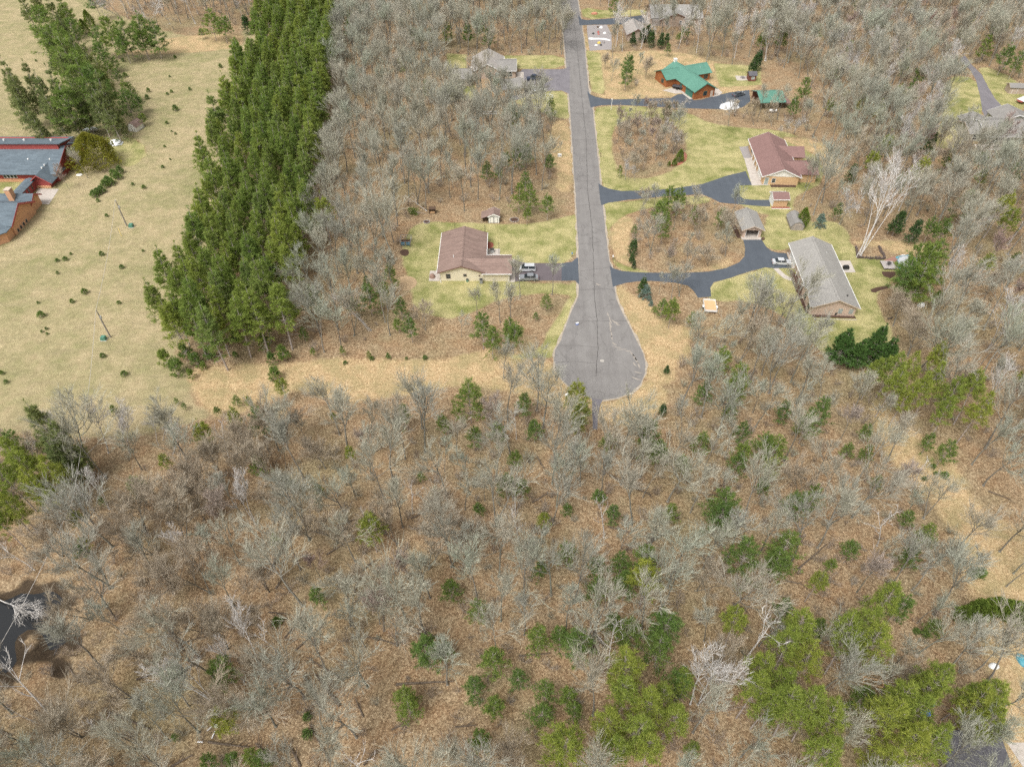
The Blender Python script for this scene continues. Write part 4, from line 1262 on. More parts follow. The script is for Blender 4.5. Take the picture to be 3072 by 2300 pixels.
for x, y in cand[:300]:
    e_ = sdist(np.array([[x, y]]), PA)[0] < 4
    px, py = PX(x, y)
    wl = 'inside the dense pine plantation'
    if e_:
        lf = np.interp(py, [-60, 200, 401, 600, 821, 1040], [850, 768, 700, 640, 590, 522])
        wl = 'at the front corner of the pine plantation' if py > 1040 else 'on the meadow edge of the pine plantation' if px < lf + 60 else 'on the bare woods edge of the pine plantation'
    plant('red_pine', 'plantation_pine', x, y, random.uniform(13.5, 20), 'red pine ' + wl, 'pine tree', 'red pines ' + wl, wide=random.uniform(.95, 1.15) * (1.1 if e_ else 1))
    TAKEN.append((x, y))

# ---- birches and other pale leaning trees: (foot, tip, tip height)
LEANERS = [(D0, 1890, 1120, D0, 1290, 720, 9, 'birch'), (D0, 1880, 1140, D0, 1490, 700, 10, 'birch'), (D0, 2110, 920, D0, 1800, 540, 9, 'birch'), (D1, 30, 760, D0, 2030, 240, 12, 'birch'), (C0, 2215, 1210, C0, 1960, 790, 11, 'birch'),
           (C0, 640, 1300, C0, 250, 1262, 3, 'birch'), (D0, -120, 160, D0, 390, 400, 1.2, 'birch'), (B3, 1540, 750, B3, 1650, 530, 7, 'dead_tree'), (B3, 1640, 990, B3, 1840, 700, 13, 'dead_tree'), (B3, 1880, 1370, B3, 2150, 960, 16, 'birch'),
           (B3, 1960, 1440, B3, 2190, 1180, 13, 'birch'), (B3, 770, 565, A3, 1010, 1320, 23, 'birch_clump'), (B3, 800, 560, A3, 1200, 1350, 22, 'birch'), (B1, 988, 1200, B1, 740, 790, 12.5, 'birch_fan'),
           (A0, 1060, 190, A0, 900, -10, 14, 'birch'), (A0, 1250, 240, A0, 1170, 60, 12, 'birch'), (A0, 1360, 220, A0, 1290, -10, 15, 'birch'), (A0, 1500, 252, A0, 1465, 138, 8, 'dead_tree'), (C0, 630, 555, C0, 440, 190, 13, 'birch'),
           (C0, 940, 600, C0, 840, 140, 14, 'birch'), (C0, 1060, 540, C0, 1090, 190, 12, 'birch'), (C0, 1130, 600, C0, 1000, 230, 11, 'birch'), (C0, 1370, 530, C0, 1260, 260, 10, 'birch'), (C0, 1410, 490, C0, 1430, 300, 8, 'birch'), (C0, 1500, 600, C0, 1480, 320, 9, 'birch'),
           (C0, 330, 640, C0, 230, 480, 9, 'birch'), (C0, 900, 1210, C0, 620, 880, 9, 'birch'), (C0, 940, 1090, C0, 800, 720, 9, 'birch'), (C0, 1670, 1560, C0, 1400, 1230, 11, 'birch'), (C3, 940, 1400, C3, 1060, 1165, 12, 'dead_tree'),
           (D2, 1540, 1110, D2, 1655, 550, 15, 'birch'), (D2, 1620, 1115, D2, 1930, 650, 15, 'birch'), (D2, 1760, 1160, D2, 1800, 880, 7, 'dead_tree'), (D2, 2000, 760, D2, 2230, 370, 15, 'dead_tree'), (D2, 830, 830, D2, 890, 470, 12, 'dead_tree'),
           (A2, 1190, 412, A2, 1150, 240, 8, 'birch'), (A2, 1210, 412, A2, 1240, 225, 8, 'birch'), (A2, 980, 1550, A2, 960, 1400, 7, 'birch'), (A2, 1010, 1545, A2, 1010, 1420, 6, 'birch'), (A2, 1060, 1560, A2, 1070, 1420, 7, 'birch'), (A2, 1310, 1250, A2, 1350, 1080, 9, 'birch'), (A2, 1390, 1280, A2, 1430, 1130, 9, 'birch'),
           (A2, 1870, 1085, A2, 1890, 820, 14, 'birch'), (A3, 230, 1150, A3, 270, 1000, 9, 'birch'), (A3, 170, 1140, A3, 190, 1020, 7, 'birch'), (A3, 100, 1150, A3, 110, 1080, 5, 'birch'), (A3, 300, 320, A3, 340, 70, 14, 'birch'), (B3, 620, 280, B3, 740, -20, 17, 'birch'),
           (A3, 720, 620, A3, 680, 330, 15, 'birch'), (A3, 650, 560, A3, 640, 290, 14, 'birch'), (A3, 760, 680, A3, 790, 420, 14, 'birch'), (A3, 870, 900, A3, 920, 720, 12, 'birch'), (A3, 1180, 330, A3, 1270, 130, 13, 'birch'), (A3, 1090, 270, A3, 1130, 110, 11, 'birch'), (A3, 1990, 200, A3, 2010, 30, 12, 'birch'), (A3, 620, 800, A3, 660, 560, 14, 'birch'), (A3, 1180, 520, A3, 1210, 330, 13, 'birch'),
           (D0, 480, 1260, D0, 60, 700, 14, 'dead_tree'), (D0, 320, 1270, D0, 20, 1180, 5, 'dead_tree'), (C0, 300, 1610, C0, 20, 1380, 6, 'dead_tree'), (B1, 1480, 170, B1, 1270, 40, 3, 'dead_tree'), (A1, 930, 520, A1, 880, 370, 9, 'birch'), (A2, 1400, 940, A2, 1480, 850, 7, 'birch'), (C1, 90, 440, C1, 20, 300, 6, 'dead_tree'), (C1, 1640, 970, C1, 1600, 830, 5, 'dead_tree'),
           (B3, 2110, 740, B3, 2200, 540, 11, 'birch')]
for i, (f, bx, by, g, tx, ty, tz, kd) in enumerate(LEANERS):
    x, y = G(*f(bx, by))
    u, v = G(*g(tx, ty), tz)
    w = where(x, y)
    clump = kd in ('birch_clump', 'birch_fan')
    plant(kd, 'birch_tree' if kd != 'dead_tree' else 'dead_tree', x, y, None,
          ('many stemmed white birch spreading {w}' if clump else 'white barked birch leaning {w}' if kd == 'birch' else 'bleached dead tree with broken branches {w}').format(w=w),
          'birch tree' if kd != 'dead_tree' else 'dead tree', ('birches ' if kd != 'dead_tree' else 'dead trees ') + w, lean=(u - x, v - y, tz))
    TAKEN.append((x, y))

# ---- bare hardwoods near the houses, by their feet: (tile, x, y, height, kind)
SINGLE = [(B2, 345, 890, 11, 'maple'), (B2, 68, 905, 10, 'oak'), (B1, 1470, 1200, 7, 'tan_tree'), (B1, 1775, 1255, 7, 'pole_tree'), (B1, 2110, 1130, 11, 'oak'), (B1, 2200, 1150, 11, 'maple'), (B1, 2140, 1610, 10, 'oak'), (B1, 1200, 910, 14, 'maple'), (B1, 1160, 1240, 12, 'oak'), (B1, 712, 1195, 12, 'oak'), (B1, 590, 1385, 13, 'maple'), (B1, 560, 1250, 14, 'oak'),
          (B1, 1470, 165, 14, 'oak'), (B1, 1800, 170, 14, 'maple'), (B1, 1225, 300, 15, 'maple'), (B1, 1035, 590, 13, 'oak'), (B1, 1910, 1070, 8, 'oak'), (B3, 1085, 1160, 9, 'tan_tree'), (A2, 870, 500, 13, 'maple'), (A2, 800, 600, 6, 'tan_tree'), (A2, 860, 700, 7, 'oak'), (B2, 1500, 690, 8, 'maple'), (B2, 1840, 555, 9, 'oak'), (B2, 1690, 640, 6, 'tan_tree'), (B2, 1135, 120, 5, 'tan_tree'),
          (B2, 1370, 950, 9, 'oak'), (B2, 1440, 900, 9, 'maple'), (B2, 1270, 890, 6, 'pole_tree'), (B2, 2080, 1050, 11, 'oak'), (B2, 1890, 1240, 9, 'oak'), (B2, 1760, 1390, 11, 'oak'), (B3, 130, 1370, 10, 'maple'), (B3, 60, 1200, 9, 'oak'), (B3, 330, 1400, 11, 'oak'), (B3, 230, 1260, 8, 'oak'), (A3, 385, 1190, 16, 'oak'), (A3, 530, 1315, 14, 'maple'), (A3, 320, 1620, 9, 'oak'), (A3, 480, 1640, 7, 'oak'), (A3, 610, 1370, 12, 'oak'), (A3, 680, 1430, 12, 'maple'),
          (A0, 760, 1540, 8, 'oak'), (A0, 690, 1500, 8, 'maple'), (A0, 600, 1640, 7, 'bud_tree'), (A2, 1410, 1010, 5, 'tan_tree'), (A2, 200, 1400, 14, 'oak'), (A2, 330, 1180, 8, 'oak'), (A2, 60, 1000, 10, 'maple'), (C3, 1760, 700, 13, 'oak'), (C3, 1860, 880, 13, 'oak'), (C3, 1340, 1160, 11, 'maple'), (C3, 2000, 1450, 13, 'oak'), (C3, 2120, 1640, 11, 'maple'), (D3, 1240, 130, 11, 'oak'), (D3, 1290, 410, 9, 'oak'), (D3, 1290, 680, 11, 'oak'), (D3, 2060, 95, 10, 'oak'),
          (D3, 1090, 950, 8, 'tan_tree'), (D3, 1900, 900, 13, 'oak'), (D3, 1780, 830, 11, 'maple'), (D3, 1620, 1500, 12, 'oak'), (D3, 1750, 1560, 11, 'maple'), (A2, 1900, 560, 12, 'maple'), (A2, 1680, 530, 15, 'oak'), (C1, 1160, 560, 13, 'oak'), (C2, 1400, 660, 9, 'oak'), (C2, 480, 960, 12, 'maple'), (C2, 760, 1000, 14, 'maple'), (C1, 1270, 1240, 15, 'maple'), (C1, 1640, 970, 14, 'oak'), (C1, 860, 1540, 12, 'oak'), (C1, 1700, 1590, 13, 'maple'), (C2, 360, 1190, 11, 'oak'), (C2, 960, 620, 15, 'oak')]
BARE = []                                             # (x, y, kind, height)
for f, px, py, h, kd in SINGLE:
    x, y = G(*f(px, py))
    BARE.append((x, y, kd, h))
    TAKEN.append((x, y))

WOODS = [
    ([(-80, 1350), (280, 1385), (520, 1370), (760, 1320), (900, 1285), (1180, 1290), (1500, 1255), (1650, 1215), (1740, 1235), (1800, 1330), (1880, 1300), (1980, 1230), (2030, 1100), (2120, 990), (2260, 960), (2360, 965), (2420, 1040), (2480, 1100), (2580, 1160), (2640, 1240),
      (2660, 1310), (2720, 1420), (2840, 1560), (2880, 1660), (2900, 1780), (2950, 1900), (2990, 2080), (3010, 2300), (3010, 2520), (-300, 2520)], 3.85, 'low', .5),
    ([(1020, -120), (1690, -120), (1690, 60), (1700, 330), (1690, 420), (1650, 520), (1640, 590), (1560, 610), (1400, 605), (1240, 640), (1190, 740), (1190, 900), (1150, 1010), (1000, 1060), (900, 1060), (930, 900), (965, 720), (990, 560), (1012, 350)], 4.5, 'left', .5),
    ([(360, -150), (900, -150), (860, -40), (740, 70), (640, 95), (520, 70), (380, 70)], 4.8, 'top', .5),
    ([(1790, -120), (2350, -120), (2360, 60), (2330, 190), (2200, 190), (2100, 170), (1960, 140), (1900, 160), (1850, 210), (1800, 20)], 4.8, 'top', .5),
    ([(2280, 180), (2420, 250), (2500, 420), (2560, 560), (2480, 600), (2400, 590), (2420, 660), (2560, 680), (2640, 700), (2700, 760), (2780, 740), (2800, 900), (2760, 980), (2680, 1080), (2760, 1180), (2900, 1320), (3000, 1440), (3250, 1460), (3400, -150), (2350, -150), (2300, 60)], 4.7, 'right', .5),
    ([(1850, 345), (1990, 345), (2055, 390), (2060, 450), (2010, 500), (1900, 520), (1840, 450)], 3.4, 'isle', 1),
    ([(1900, 650), (2020, 610), (2150, 600), (2200, 650), (2210, 740), (2100, 790), (1950, 800), (1890, 740)], 5.5, 'isle', 1),
    ([(1850, 190), (1960, 200), (1930, 270), (1850, 250)], 4.5, 'isle', 1),
    ([(2200, 300), (2330, 310), (2420, 340), (2470, 430), (2400, 400), (2280, 380), (2180, 350)], 4.2, 'isle', 1),
]
KMIX = {'low': ['oak', 'maple', 'oak', 'maple', 'pole_tree', 'oak', 'tan_tree', 'pole_tree', 'maple', 'dead_tree', 'maple', 'oak', 'bud_tree', 'oak', 'pole_tree'], 'left': ['maple', 'oak', 'maple', 'pole_tree', 'maple', 'oak'], 'top': ['maple', 'pole_tree', 'oak', 'birch'], 'right': ['oak', 'maple', 'tan_tree', 'maple', 'oak', 'bud_tree', 'pole_tree', 'oak', 'birch'], 'isle': ['maple', 'pole_tree', 'tan_tree', 'bud_tree']}
for q, (pg, r, zn, tn_) in enumerate(WOODS):
    pts = scatter([G(*p) for p in pg], r, 40 + q, taken=TAKEN, tan=tn_)
    for x, y in pts:
        kd = random.choice(KMIX[zn])
        px, py = PX(x, y)
        if 1630 < px < 1960 and 1190 < py < 1335 or 2430 < px < 2720 and 1030 < py < 1190 or 2050 < px < 2200 and 880 < py < 1050 or 1530 < px < 1705 and 215 < py < 345:          # open ground in the photograph
            continue
        if px < 300 and 1720 < py < 2120 and random.random() < .75:   # the pond and its margin lie open
            continue
        if zn == 'low' and any(abs(x - q[0]) < 2.6 and -1.5 < q[1] - y < 6 for q in GREEN) and random.random() < .6:
            continue
        if zn == 'low' and px < 900 and py > 1400 and random.random() < .55:
            kd = 'tan_tree'
        h = {'oak': 16.5, 'maple': 17.5, 'tan_tree': 12, 'bud_tree': 11.5, 'pole_tree': 13, 'dead_tree': 11, 'birch': 15}[kd] * random.uniform(.7, 1.08)
        if zn == 'isle':
            h *= .62
        if zn == 'low':
            h *= .92
        BARE.append((x, y, kd, h))


def in_view(x, y, h, m=60):
    a, b = PX(x, y, h)
    c, d = PX(x, y, 0)
    return -m < max(a, c) and min(a, c) < 3072 + m and -m < max(b, d) and min(b, d) < 2300 + m


seen = [b for b in BARE if in_view(b[0], b[1], b[3])]
seen.sort(key=lambda b: math.hypot(b[0], b[1], HC - b[3] * .5) / b[3] ** .3)
TNAME = {'oak': ('bare_tree', 'leafless grey hardwood with broad crown {w}', 'broad crowned bare hardwoods {w}'), 'maple': ('bare_tree', 'leafless grey hardwood with upright crown {w}', 'upright bare hardwoods {w}'),
         'tan_tree': ('bare_tree', 'low forking tree with fine tan twigs {w}', 'tan twigged bare trees {w}'), 'bud_tree': ('bare_tree', 'small tree with reddish budding twigs {w}', 'red budding trees {w}'),
         'pole_tree': ('bare_tree', 'slender pole like bare tree {w}', 'slender bare trees {w}'), 'dead_tree': ('bare_tree', 'half dead tree with few pale branches {w}', 'half dead trees {w}'), 'birch': ('bare_tree', 'slim upright birch with pale twigs {w}', 'slim birches {w}')}
for x, y, kd, h in seen[:300]:
    n_, lb, gr = TNAME[kd]
    w = where(x, y)
    plant(kd, n_, x, y, h, lb.format(w=w), 'bare tree', gr.format(w=w), wide=random.uniform(.88, 1.15))
rest = seen[300:]
print('bare trees', len(BARE), 'seen', len(seen), 'rest', len(rest), 'plantation', len(cand))


# ---- the far woods: one mass
def mass(name, items, kinds, label, extra=1.0):
    """items (x, y, kind, h): one object whose points carry the trees' shapes"""
    coll = bpy.data.collections.new('shapes of ' + name)
    idx = {}
    n = 0
    for kd in kinds:
        for tm, cm, H in PROTO[kd]:
            gm = bpy.data.meshes.new(kd)
            V, T, M, k = [], [], [], 0
            for mi, src in enumerate((tm, cm)):
                v = np.empty(len(src.vertices) * 3, np.float32)
                src.vertices.foreach_get('co', v)
                t = np.empty(len(src.polygons) * 3, np.int32)
                src.loops.foreach_get('vertex_index', t)
                V.append(v.reshape(-1, 3))
                T.append(t.reshape(-1, 3) + k)
                M.append(np.full(len(src.polygons), mi))
                k += len(src.vertices)
            me = np_mesh(kd, np.concatenate(V), np.concatenate(T), [tm.materials[0], cm.materials[0]], np.concatenate(M))
            o = bpy.data.objects.new('%03d' % n, me)
            coll.objects.link(o)
            idx.setdefault(kd, []).append((n, H))
            n += 1
    me = bpy.data.meshes.new(name)
    me.from_pydata([(x, y, 0) for x, y, _, _ in items], [], [])
    rng = random.Random(5)
    pick = [rng.choice(idx[kd]) for _, _, kd, _ in items]
    for an, ty, vals in (('which', 'INT', [p[0] for p in pick]), ('size', 'FLOAT', [it[3] / p[1] for it, p in zip(items, pick)]), ('turn', 'FLOAT', [rng.uniform(0, 6.28) for _ in items])):
        me.attributes.new(an, ty, 'POINT').data.foreach_set('value', vals)
    o = put(name, me)
    ng = bpy.data.node_groups.new(name, 'GeometryNodeTree')
    ng.interface.new_socket('Geometry', in_out='INPUT', socket_type='NodeSocketGeometry')
    ng.interface.new_socket('Geometry', in_out='OUTPUT', socket_type='NodeSocketGeometry')
    N, L = ng.nodes.new, ng.links.new
    gi, go = N('NodeGroupInput'), N('NodeGroupOutput')
    ci = N('GeometryNodeCollectionInfo')
    ci.inputs['Collection'].default_value = coll
    ci.inputs['Separate Children'].default_value = True
    ci.inputs['Reset Children'].default_value = True
    ip = N('GeometryNodeInstanceOnPoints')
    ip.inputs['Pick Instance'].default_value = True

    def named(an, ty):
        a = N('GeometryNodeInputNamedAttribute')
        a.data_type = ty
        a.inputs[0].default_value = an
        return a.outputs[0]
    cx = N('ShaderNodeCombineXYZ')
    L(named('turn', 'FLOAT'), cx.inputs[2])
    L(gi.outputs[0], ip.inputs['Points'])
    L(ci.outputs[0], ip.inputs['Instance'])
    L(named('which', 'INT'), ip.inputs['Instance Index'])
    L(cx.outputs[0], ip.inputs['Rotation'])
    L(named('size', 'FLOAT'), ip.inputs['Scale'])
    L(ip.outputs[0], go.inputs[0])
    md = o.modifiers.new('trees', 'NODES')
    md.node_group = ng
    return tag(o, label, kind='stuff')


off = [b for b in BARE if b not in set(seen)]
mass('bare_woodland', rest + off, ['oak', 'maple', 'tan_tree', 'bud_tree', 'pole_tree', 'dead_tree', 'birch'], 'leafless grey woods closing in behind the houses and the road')
if far_pines:
    mass('plantation_woodland', [(x, y, 'red_pine', 17) for x, y in far_pines], ['red_pine'], 'far end of the dense pine plantation')
# undergrowth: thin brown brush on the woodland floor
under = []
for q, (pg, r, zn, tn_) in enumerate(WOODS):
    for x, y in scatter([G(*p) for p in pg], 3.1 if zn in ('low', 'isle') else 4.4, 80 + q, tan=.5):
        under.append((x, y, 'brush' if random.random() < .75 else 'grey_brush', random.uniform(.8, 2.6)))
mass('undergrowth', under, ['brush', 'grey_brush'], 'thin brown brush over the woodland floor')

# ================================================================ BUILDINGS
R_BROWN = mk_roof('brown_metal_roof', (.285, .20, .168), (.19, .13, .108), .4, .6, 1)
R_GREY = mk_roof('grey_shingles', (.315, .30, .275), (.205, .195, .18))
R_RED = mk_roof('red_shingles', (.24, .145, .13), (.16, .094, .085))
R_GREEN = mk_roof('green_shingles', (.115, .255, .195), (.065, .165, .125))
R_BLUE = mk_roof('slate_blue_roof', (.145, .18, .205), (.09, .115, .135), .3, .55, 1)
R_DARK = mk_roof('charcoal_shingles', (.13, .125, .135), (.07, .068, .075))
R_DRAB = mk_roof('drab_shingles', (.27, .255, .235), (.165, .155, .145))
R_TAN = mk_roof('weathered_shingles', (.36, .33, .30), (.255, .23, .21))
W_CREAM = mk_siding('cream_siding', (.70, .63, .47), (.60, .53, .39))
W_PINK = mk_siding('beige_siding', (.56, .43, .34), (.48, .36, .285))
W_TAN = mk_siding('tan_siding', (.62, .42, .24), (.52, .345, .19))
W_TAUPE = mk_siding('taupe_siding', (.47, .375, .30), (.39, .31, .245))
W_WHITE = mk_siding('white_siding', (.80, .78, .72), (.70, .68, .62))
W_LOG = mk_siding('log_wall', (.38, .145, .055), (.25, .09, .035), .25, .8)
W_RED = mk_siding('red_boards', (.37, .085, .075), (.28, .062, .055), .3)
W_BRICK = mk_siding('orange_brick', (.66, .37, .215), (.56, .30, .17), .12)
W_GREY = mk_siding('grey_boards', (.34, .30, .265), (.25, .22, .195), .2)
W_BARN = mk_siding('red_brown_boards', (.22, .085, .06), (.15, .06, .04), .2)
T_WHITE = mk('white_trim', (.82, .81, .78), None, 4, .5)
T_BROWN = mk('brown_trim', (.20, .115, .09), None, 4, .6)
T_RED = mk('red_trim', (.42, .10, .09), None, 4, .6)
T_TAN = mk('tan_trim', (.55, .45, .36), None, 4, .6)
T_DARK = mk('dark_trim', (.06, .058, .055), None, 4, .6)
T_GREEN = mk('green_trim', (.06, .19, .14), None, 4, .5)
GLASS = mk('window_glass', (.035, .045, .05), (.02, .025, .03), .8, .08, spec=.6)
GLASS_P = mk('pale_window_glass', (.33, .37, .36), (.22, .26, .26), .8, .1, spec=.6)
MULCH = mk('dark_mulch', (.10, .058, .04), (.055, .032, .024), 3, .95, True)
MULCH_R = mk('red_mulch', (.30, .10, .07), (.20, .065, .045), 3, .95, True)
BLACK = mk('black_plastic', (.03, .03, .032), None, 3, .5)
STEEL = mk('galvanised_steel', (.46, .47, .47), (.36, .37, .37), 3, .45, metal=.4)
WOOD = mk('weathered_wood', (.36, .30, .235), (.25, .205, .16), 3, .9)
WOOD_D = mk('dark_wood', (.13, .085, .055), (.08, .05, .035), 3, .9)
WOOD_Y = mk('new_lumber', (.62, .40, .22), (.52, .33, .17), 3, .85)


def gable(e, x0, x1, y0, y1, ze, zr, axis, wall, roof, trim, oh=.5, og=.45, gutter=None, th=.14, wall_part=True, cap=None, z0=-.1, fas=.22):
    """a block under a gable roof in the frame of e: wall, roof, fascia (, gutter, ridge_cap)"""
    a0, a1, b0, b1 = (x0, x1, y0, y1) if axis == 'y' else (y0, y1, x0, x1)
    m = (a0 + a1) / 2
    sl = (zr - ze) / (a1 - a0) * 2
    ax_ = axis
    if wall_part:
        MB().prism([(a0, z0), (a1, z0), (a1, ze), (m, zr - .02), (a0, ze)], ax_, b0, b1).build('wall', wall, e)
    zl = ze - oh * sl + .02
    top = [(a0 - oh, zl), (m, zr + .02), (a1 + oh, zl), (a1 + oh, zl + th), (m, zr + .02 + th), (a0 - oh, zl + th)]
    r = MB().prism(top, ax_, b0 - og, b1 + og).build('roof', roof, e)
    for c in (b0 - og - .04, b1 + og):
        MB().prism([(a0 - oh - .02, zl - fas + .1), (m, zr - fas + .1), (a1 + oh + .02, zl - fas + .1), (a1 + oh + .02, zl + th + .012), (m, zr + .02 + th + .012), (a0 - oh - .02, zl + th + .012)], ax_, c, c + .04).build('fascia', trim, e)
    if gutter:
        for s in (-1, 1):
            q = a0 - oh - .12 if s < 0 else a1 + oh + .005
            g = MB()
            if ax_ == 'y':
                g.box(q, q + .115, b0 - og + .02, b1 + og - .02, zl - .02, zl + th + .02)
            else:
                g.box(b0 - og + .02, b1 + og - .02, q, q + .115, zl - .02, zl + th + .02)
            g.build('gutter', gutter, e)
    if cap:
        MB().prism([(m - .32, zr + th - .3 * sl + .03), (m, zr + th + .03), (m + .32, zr + th - .3 * sl + .03), (m + .32, zr + th - .3 * sl + .10), (m, zr + th + .12), (m - .32, zr + th - .3 * sl + .10)], ax_, b0 - og + .05, b1 + og - .05).build('ridge_cap', cap, r)
    return r


def opening(e, face, at, u, z, w, h, frame=None, pane=None, name='window', bars=1, sub='pane'):
    """a window or door on a wall: face S/N/W/E at coordinate AT, centre u along it, bottom z"""
    frame, pane = frame or T_WHITE, pane or GLASS
    d = {'S': (0, -1), 'N': (0, 1), 'W': (-1, 0), 'E': (1, 0)}[face]

    def bx(u0, u1, z0, z1, p0, p1):
        m = MB()
        lo, hi = sorted((at + p0 * (d[0] + d[1]), at + p1 * (d[0] + d[1])))
        if d[1]:
            m.box(u0, u1, lo, hi, z0, z1)
        else:
            m.box(lo, hi, u0, u1, z0, z1)
        return m
    o = bx(u - w / 2 - .09, u + w / 2 + .09, z - .09, z + h + .09, -.03, .045).build(name, frame, e)
    n = bars
    for i in range(n):
        a = z + h * i / n + (.03 if i else 0)
        bx(u - w / 2, u + w / 2, a, z + h * (i + 1) / n - (.03 if i < n - 1 else 0), 0, .06).build(sub, pane, o)
    return o


def slab(name, x0, x1, y0, y1, z, mat, label, e=None):
    o = MB().box(x0, x1, y0, y1, -.05, z).build(name, mat, e)
    if e is None:
        tag(o, label, kind='structure')
    return o


def vent_pipe(e, x, y, z, r=.09, h=.5, mat=None):
    MB().tube([(x, y, z - .3), (x, y, z + h)], r, 7).build('vent_pipe', mat or T_WHITE, e)


# ---- the brown roofed ranch house left of the road
e = empty('ranch_house', (-9, 147, 0), 0, 'cream sided ranch house with brown metal roof', 'house')
L_ = lambda x, y: (x + 9, y - 147)
gable(e, -8.7, 2.1, -7.6, 8.9, 2.75, 4.55, 'y', W_CREAM, R_BROWN, T_BROWN, .55, .5, T_WHITE, cap=R_BROWN)
gable(e, 2.15, 8.4, -7.7, -1.0, 2.7, 4.25, 'x', W_CREAM, R_BROWN, T_BROWN, .6, .55, T_WHITE, wall_part=True)
MB().add([(2.0, -8.25, 2.60), (2.0, -4.35, 4.40), (-3.0, -4.35, 4.40), (2.0, -.45, 2.60)], [(0, 1, 2), (1, 3, 2)]).build('valley_roof', R_BROWN, e)
opening(e, 'S', -7.6, -6.6, .75, 1.05, 1.3, T_TAN, GLASS, bars=2)
opening(e, 'S', -7.6, -2.5, 1.35, .75, .75, T_TAN, GLASS, bars=2)
opening(e, 'S', -7.6, 1.0, 1.45, .22, .22, T_BROWN, T_DARK, 'wall_vent', sub='grille')
opening(e, 'E', 8.4, -4.3, .02, 4.9, 2.15, T_WHITE, W_WHITE, 'garage_door', 4, 'panel')
opening(e, 'W', -8.7, 2.0, .9, 1.6, 1.2, T_TAN, GLASS, bars=2)
opening(e, 'E', 2.1, 4.5, .05, 1.8, 2.0, T_WHITE, GLASS, 'sliding_door', 1)
vent_pipe(e, -5.4, -3.4, 4.1, .1)
for x in (-8.55, 8.2):
    MB().tube([(x, -7.75, 2.5), (x, -7.75, .25), (x + .15, -8.5, .05)], .06, 5).build('downspout', T_WHITE, e)
slab('patio', -20.5, -17.8, 139.3, 143.5, .06, CONC, 'small concrete patio at the corner of the brown roofed house')
slab('garage_apron', -.45, .75, 138.9, 148.4, .05, CONC, 'concrete apron before the brown roofed house garage')
slab('patio', -6.8, -3.1, 147.0, 153.0, .05, CONC, 'concrete back patio of the brown roofed house')
# ---- its white garden shed with lean-to
e = empty('garden_shed', (-4.9, 166.6, 0), 0, 'white garden shed with brown roof and open lean-to', 'shed')
gable(e, -1.55, 1.5, -1.35, 1.9, 2.0, 2.75, 'y', W_WHITE, R_BROWN, T_WHITE, .15, .2)
for x in (-.55, .55):
    opening(e, 'S', -1.35, x * .95, .1, .85, 1.75, T_DARK, W_WHITE, 'door', sub='panel')
for x in (-1.5, 1.45):
    MB().box(x - .05, x + .05, -1.42, -1.36, 0, 2.0).build('corner_board', T_DARK, e)
MB().prism([(-3.5, 1.45), (-1.7, 2.02), (-1.7, 2.1), (-3.5, 1.53)], 'y', -1.5, 1.95).build('lean_to_roof', R_BROWN, e)
for y in (-1.35, 1.7):
    MB().tube([(-3.35, y, 0), (-3.35, y, 1.48)], .06, 6).build('post', WOOD, e)
tag(MB().box(-8.0, -6.9, 166.2, 167.8, 0, .7).build('firewood_pile', WOOD_D), 'dark pile of firewood under the shed lean-to', 'firewood pile')

# ---- the grey ranch house across the road
HR = radians(-3.4)
e = empty('ranch_house', (75.35, 138.5, 0), HR, 'long ranch house with grey shingle roof and beige siding', 'house')
gable(e, -4.75, 4.75, -12.4, 12.5, 2.75, 4.75, 'y', W_PINK, R_GREY, T_TAN, .6, .5, T_WHITE, cap=R_GREY)
MB().prism([(-12.85, 2.6), (-8.45, 4.45), (-4.05, 2.6), (-4.05, 2.74), (-8.45, 4.59), (-12.85, 2.74)], 'x', -6.0, -4.78).build('porch_roof', R_GREY, e)
MB().add([(-4.78, -12.8, 2.76), (-4.78, -8.45, 4.588), (-.5, -8.45, 4.588), (-4.78, -4.1, 2.76)], [(0, 2, 1), (1, 2, 3)]).build('valley_roof', R_GREY, e)
MB().prism([(-12.35, -.1), (-4.5, -.1), (-4.5, 2.7), (-8.45, 4.3), (-12.35, 2.7)], 'x', -5.45, -4.7).build('wall', W_PINK, e)
for v in (-6.04, ):
    MB().prism([(-12.9, 2.42), (-8.45, 4.30), (-4.0, 2.42), (-4.0, 2.62), (-8.45, 4.50), (-12.9, 2.62)], 'x', v, v + .05).build('fascia', T_WHITE, e)
for u in (1.3, 3.75):
    opening(e, 'S', -12.4, u, .75, .95, 1.35, T_TAN, GLASS_P, bars=3)
opening(e, 'W', -5.45, -10.8, .6, 1.3, 1.7, T_TAN, GLASS, bars=2)
opening(e, 'W', -5.45, -7.2, .6, 1.6, 1.7, T_TAN, GLASS, bars=2)
opening(e, 'W', -4.75, 8.6, .02, 4.9, 2.2, T_WHITE, W_WHITE, 'garage_door', 4, 'panel')
opening(e, 'W', -4.75, .6, .1, 1.0, 2.05, T_WHITE, T_RED, 'door', sub='panel')
opening(e, 'E', 4.75, 1.5, .1, 2.0, 2.0, T_WHITE, GLASS, 'sliding_door')
for y in (-3.0, -.2, 2.6):
    MB().tube([(-5.15, y, 0), (-5.15, y, 2.5)], .08, 6).build('porch_post', T_WHITE, e)
MB().tube([(2.9, -9.6, 3.3), (2.9, -9.6, 3.95)], .22, 10).build('roof_turbine', T_DARK, e)
vent_pipe(e, 2.4, 7.4, 3.7, .08, .45)
opening(e, 'S', -12.4, .6, .3, .3, .5, T_DARK, T_DARK, 'meter_box', sub='cover')
sheet('flower_bed', [(69.9, 126.6), (79.8, 125.9), (79.7, 125.0), (69.7, 125.5)], .03, MULCH, 'dark mulch bed along the end of the grey ranch house')
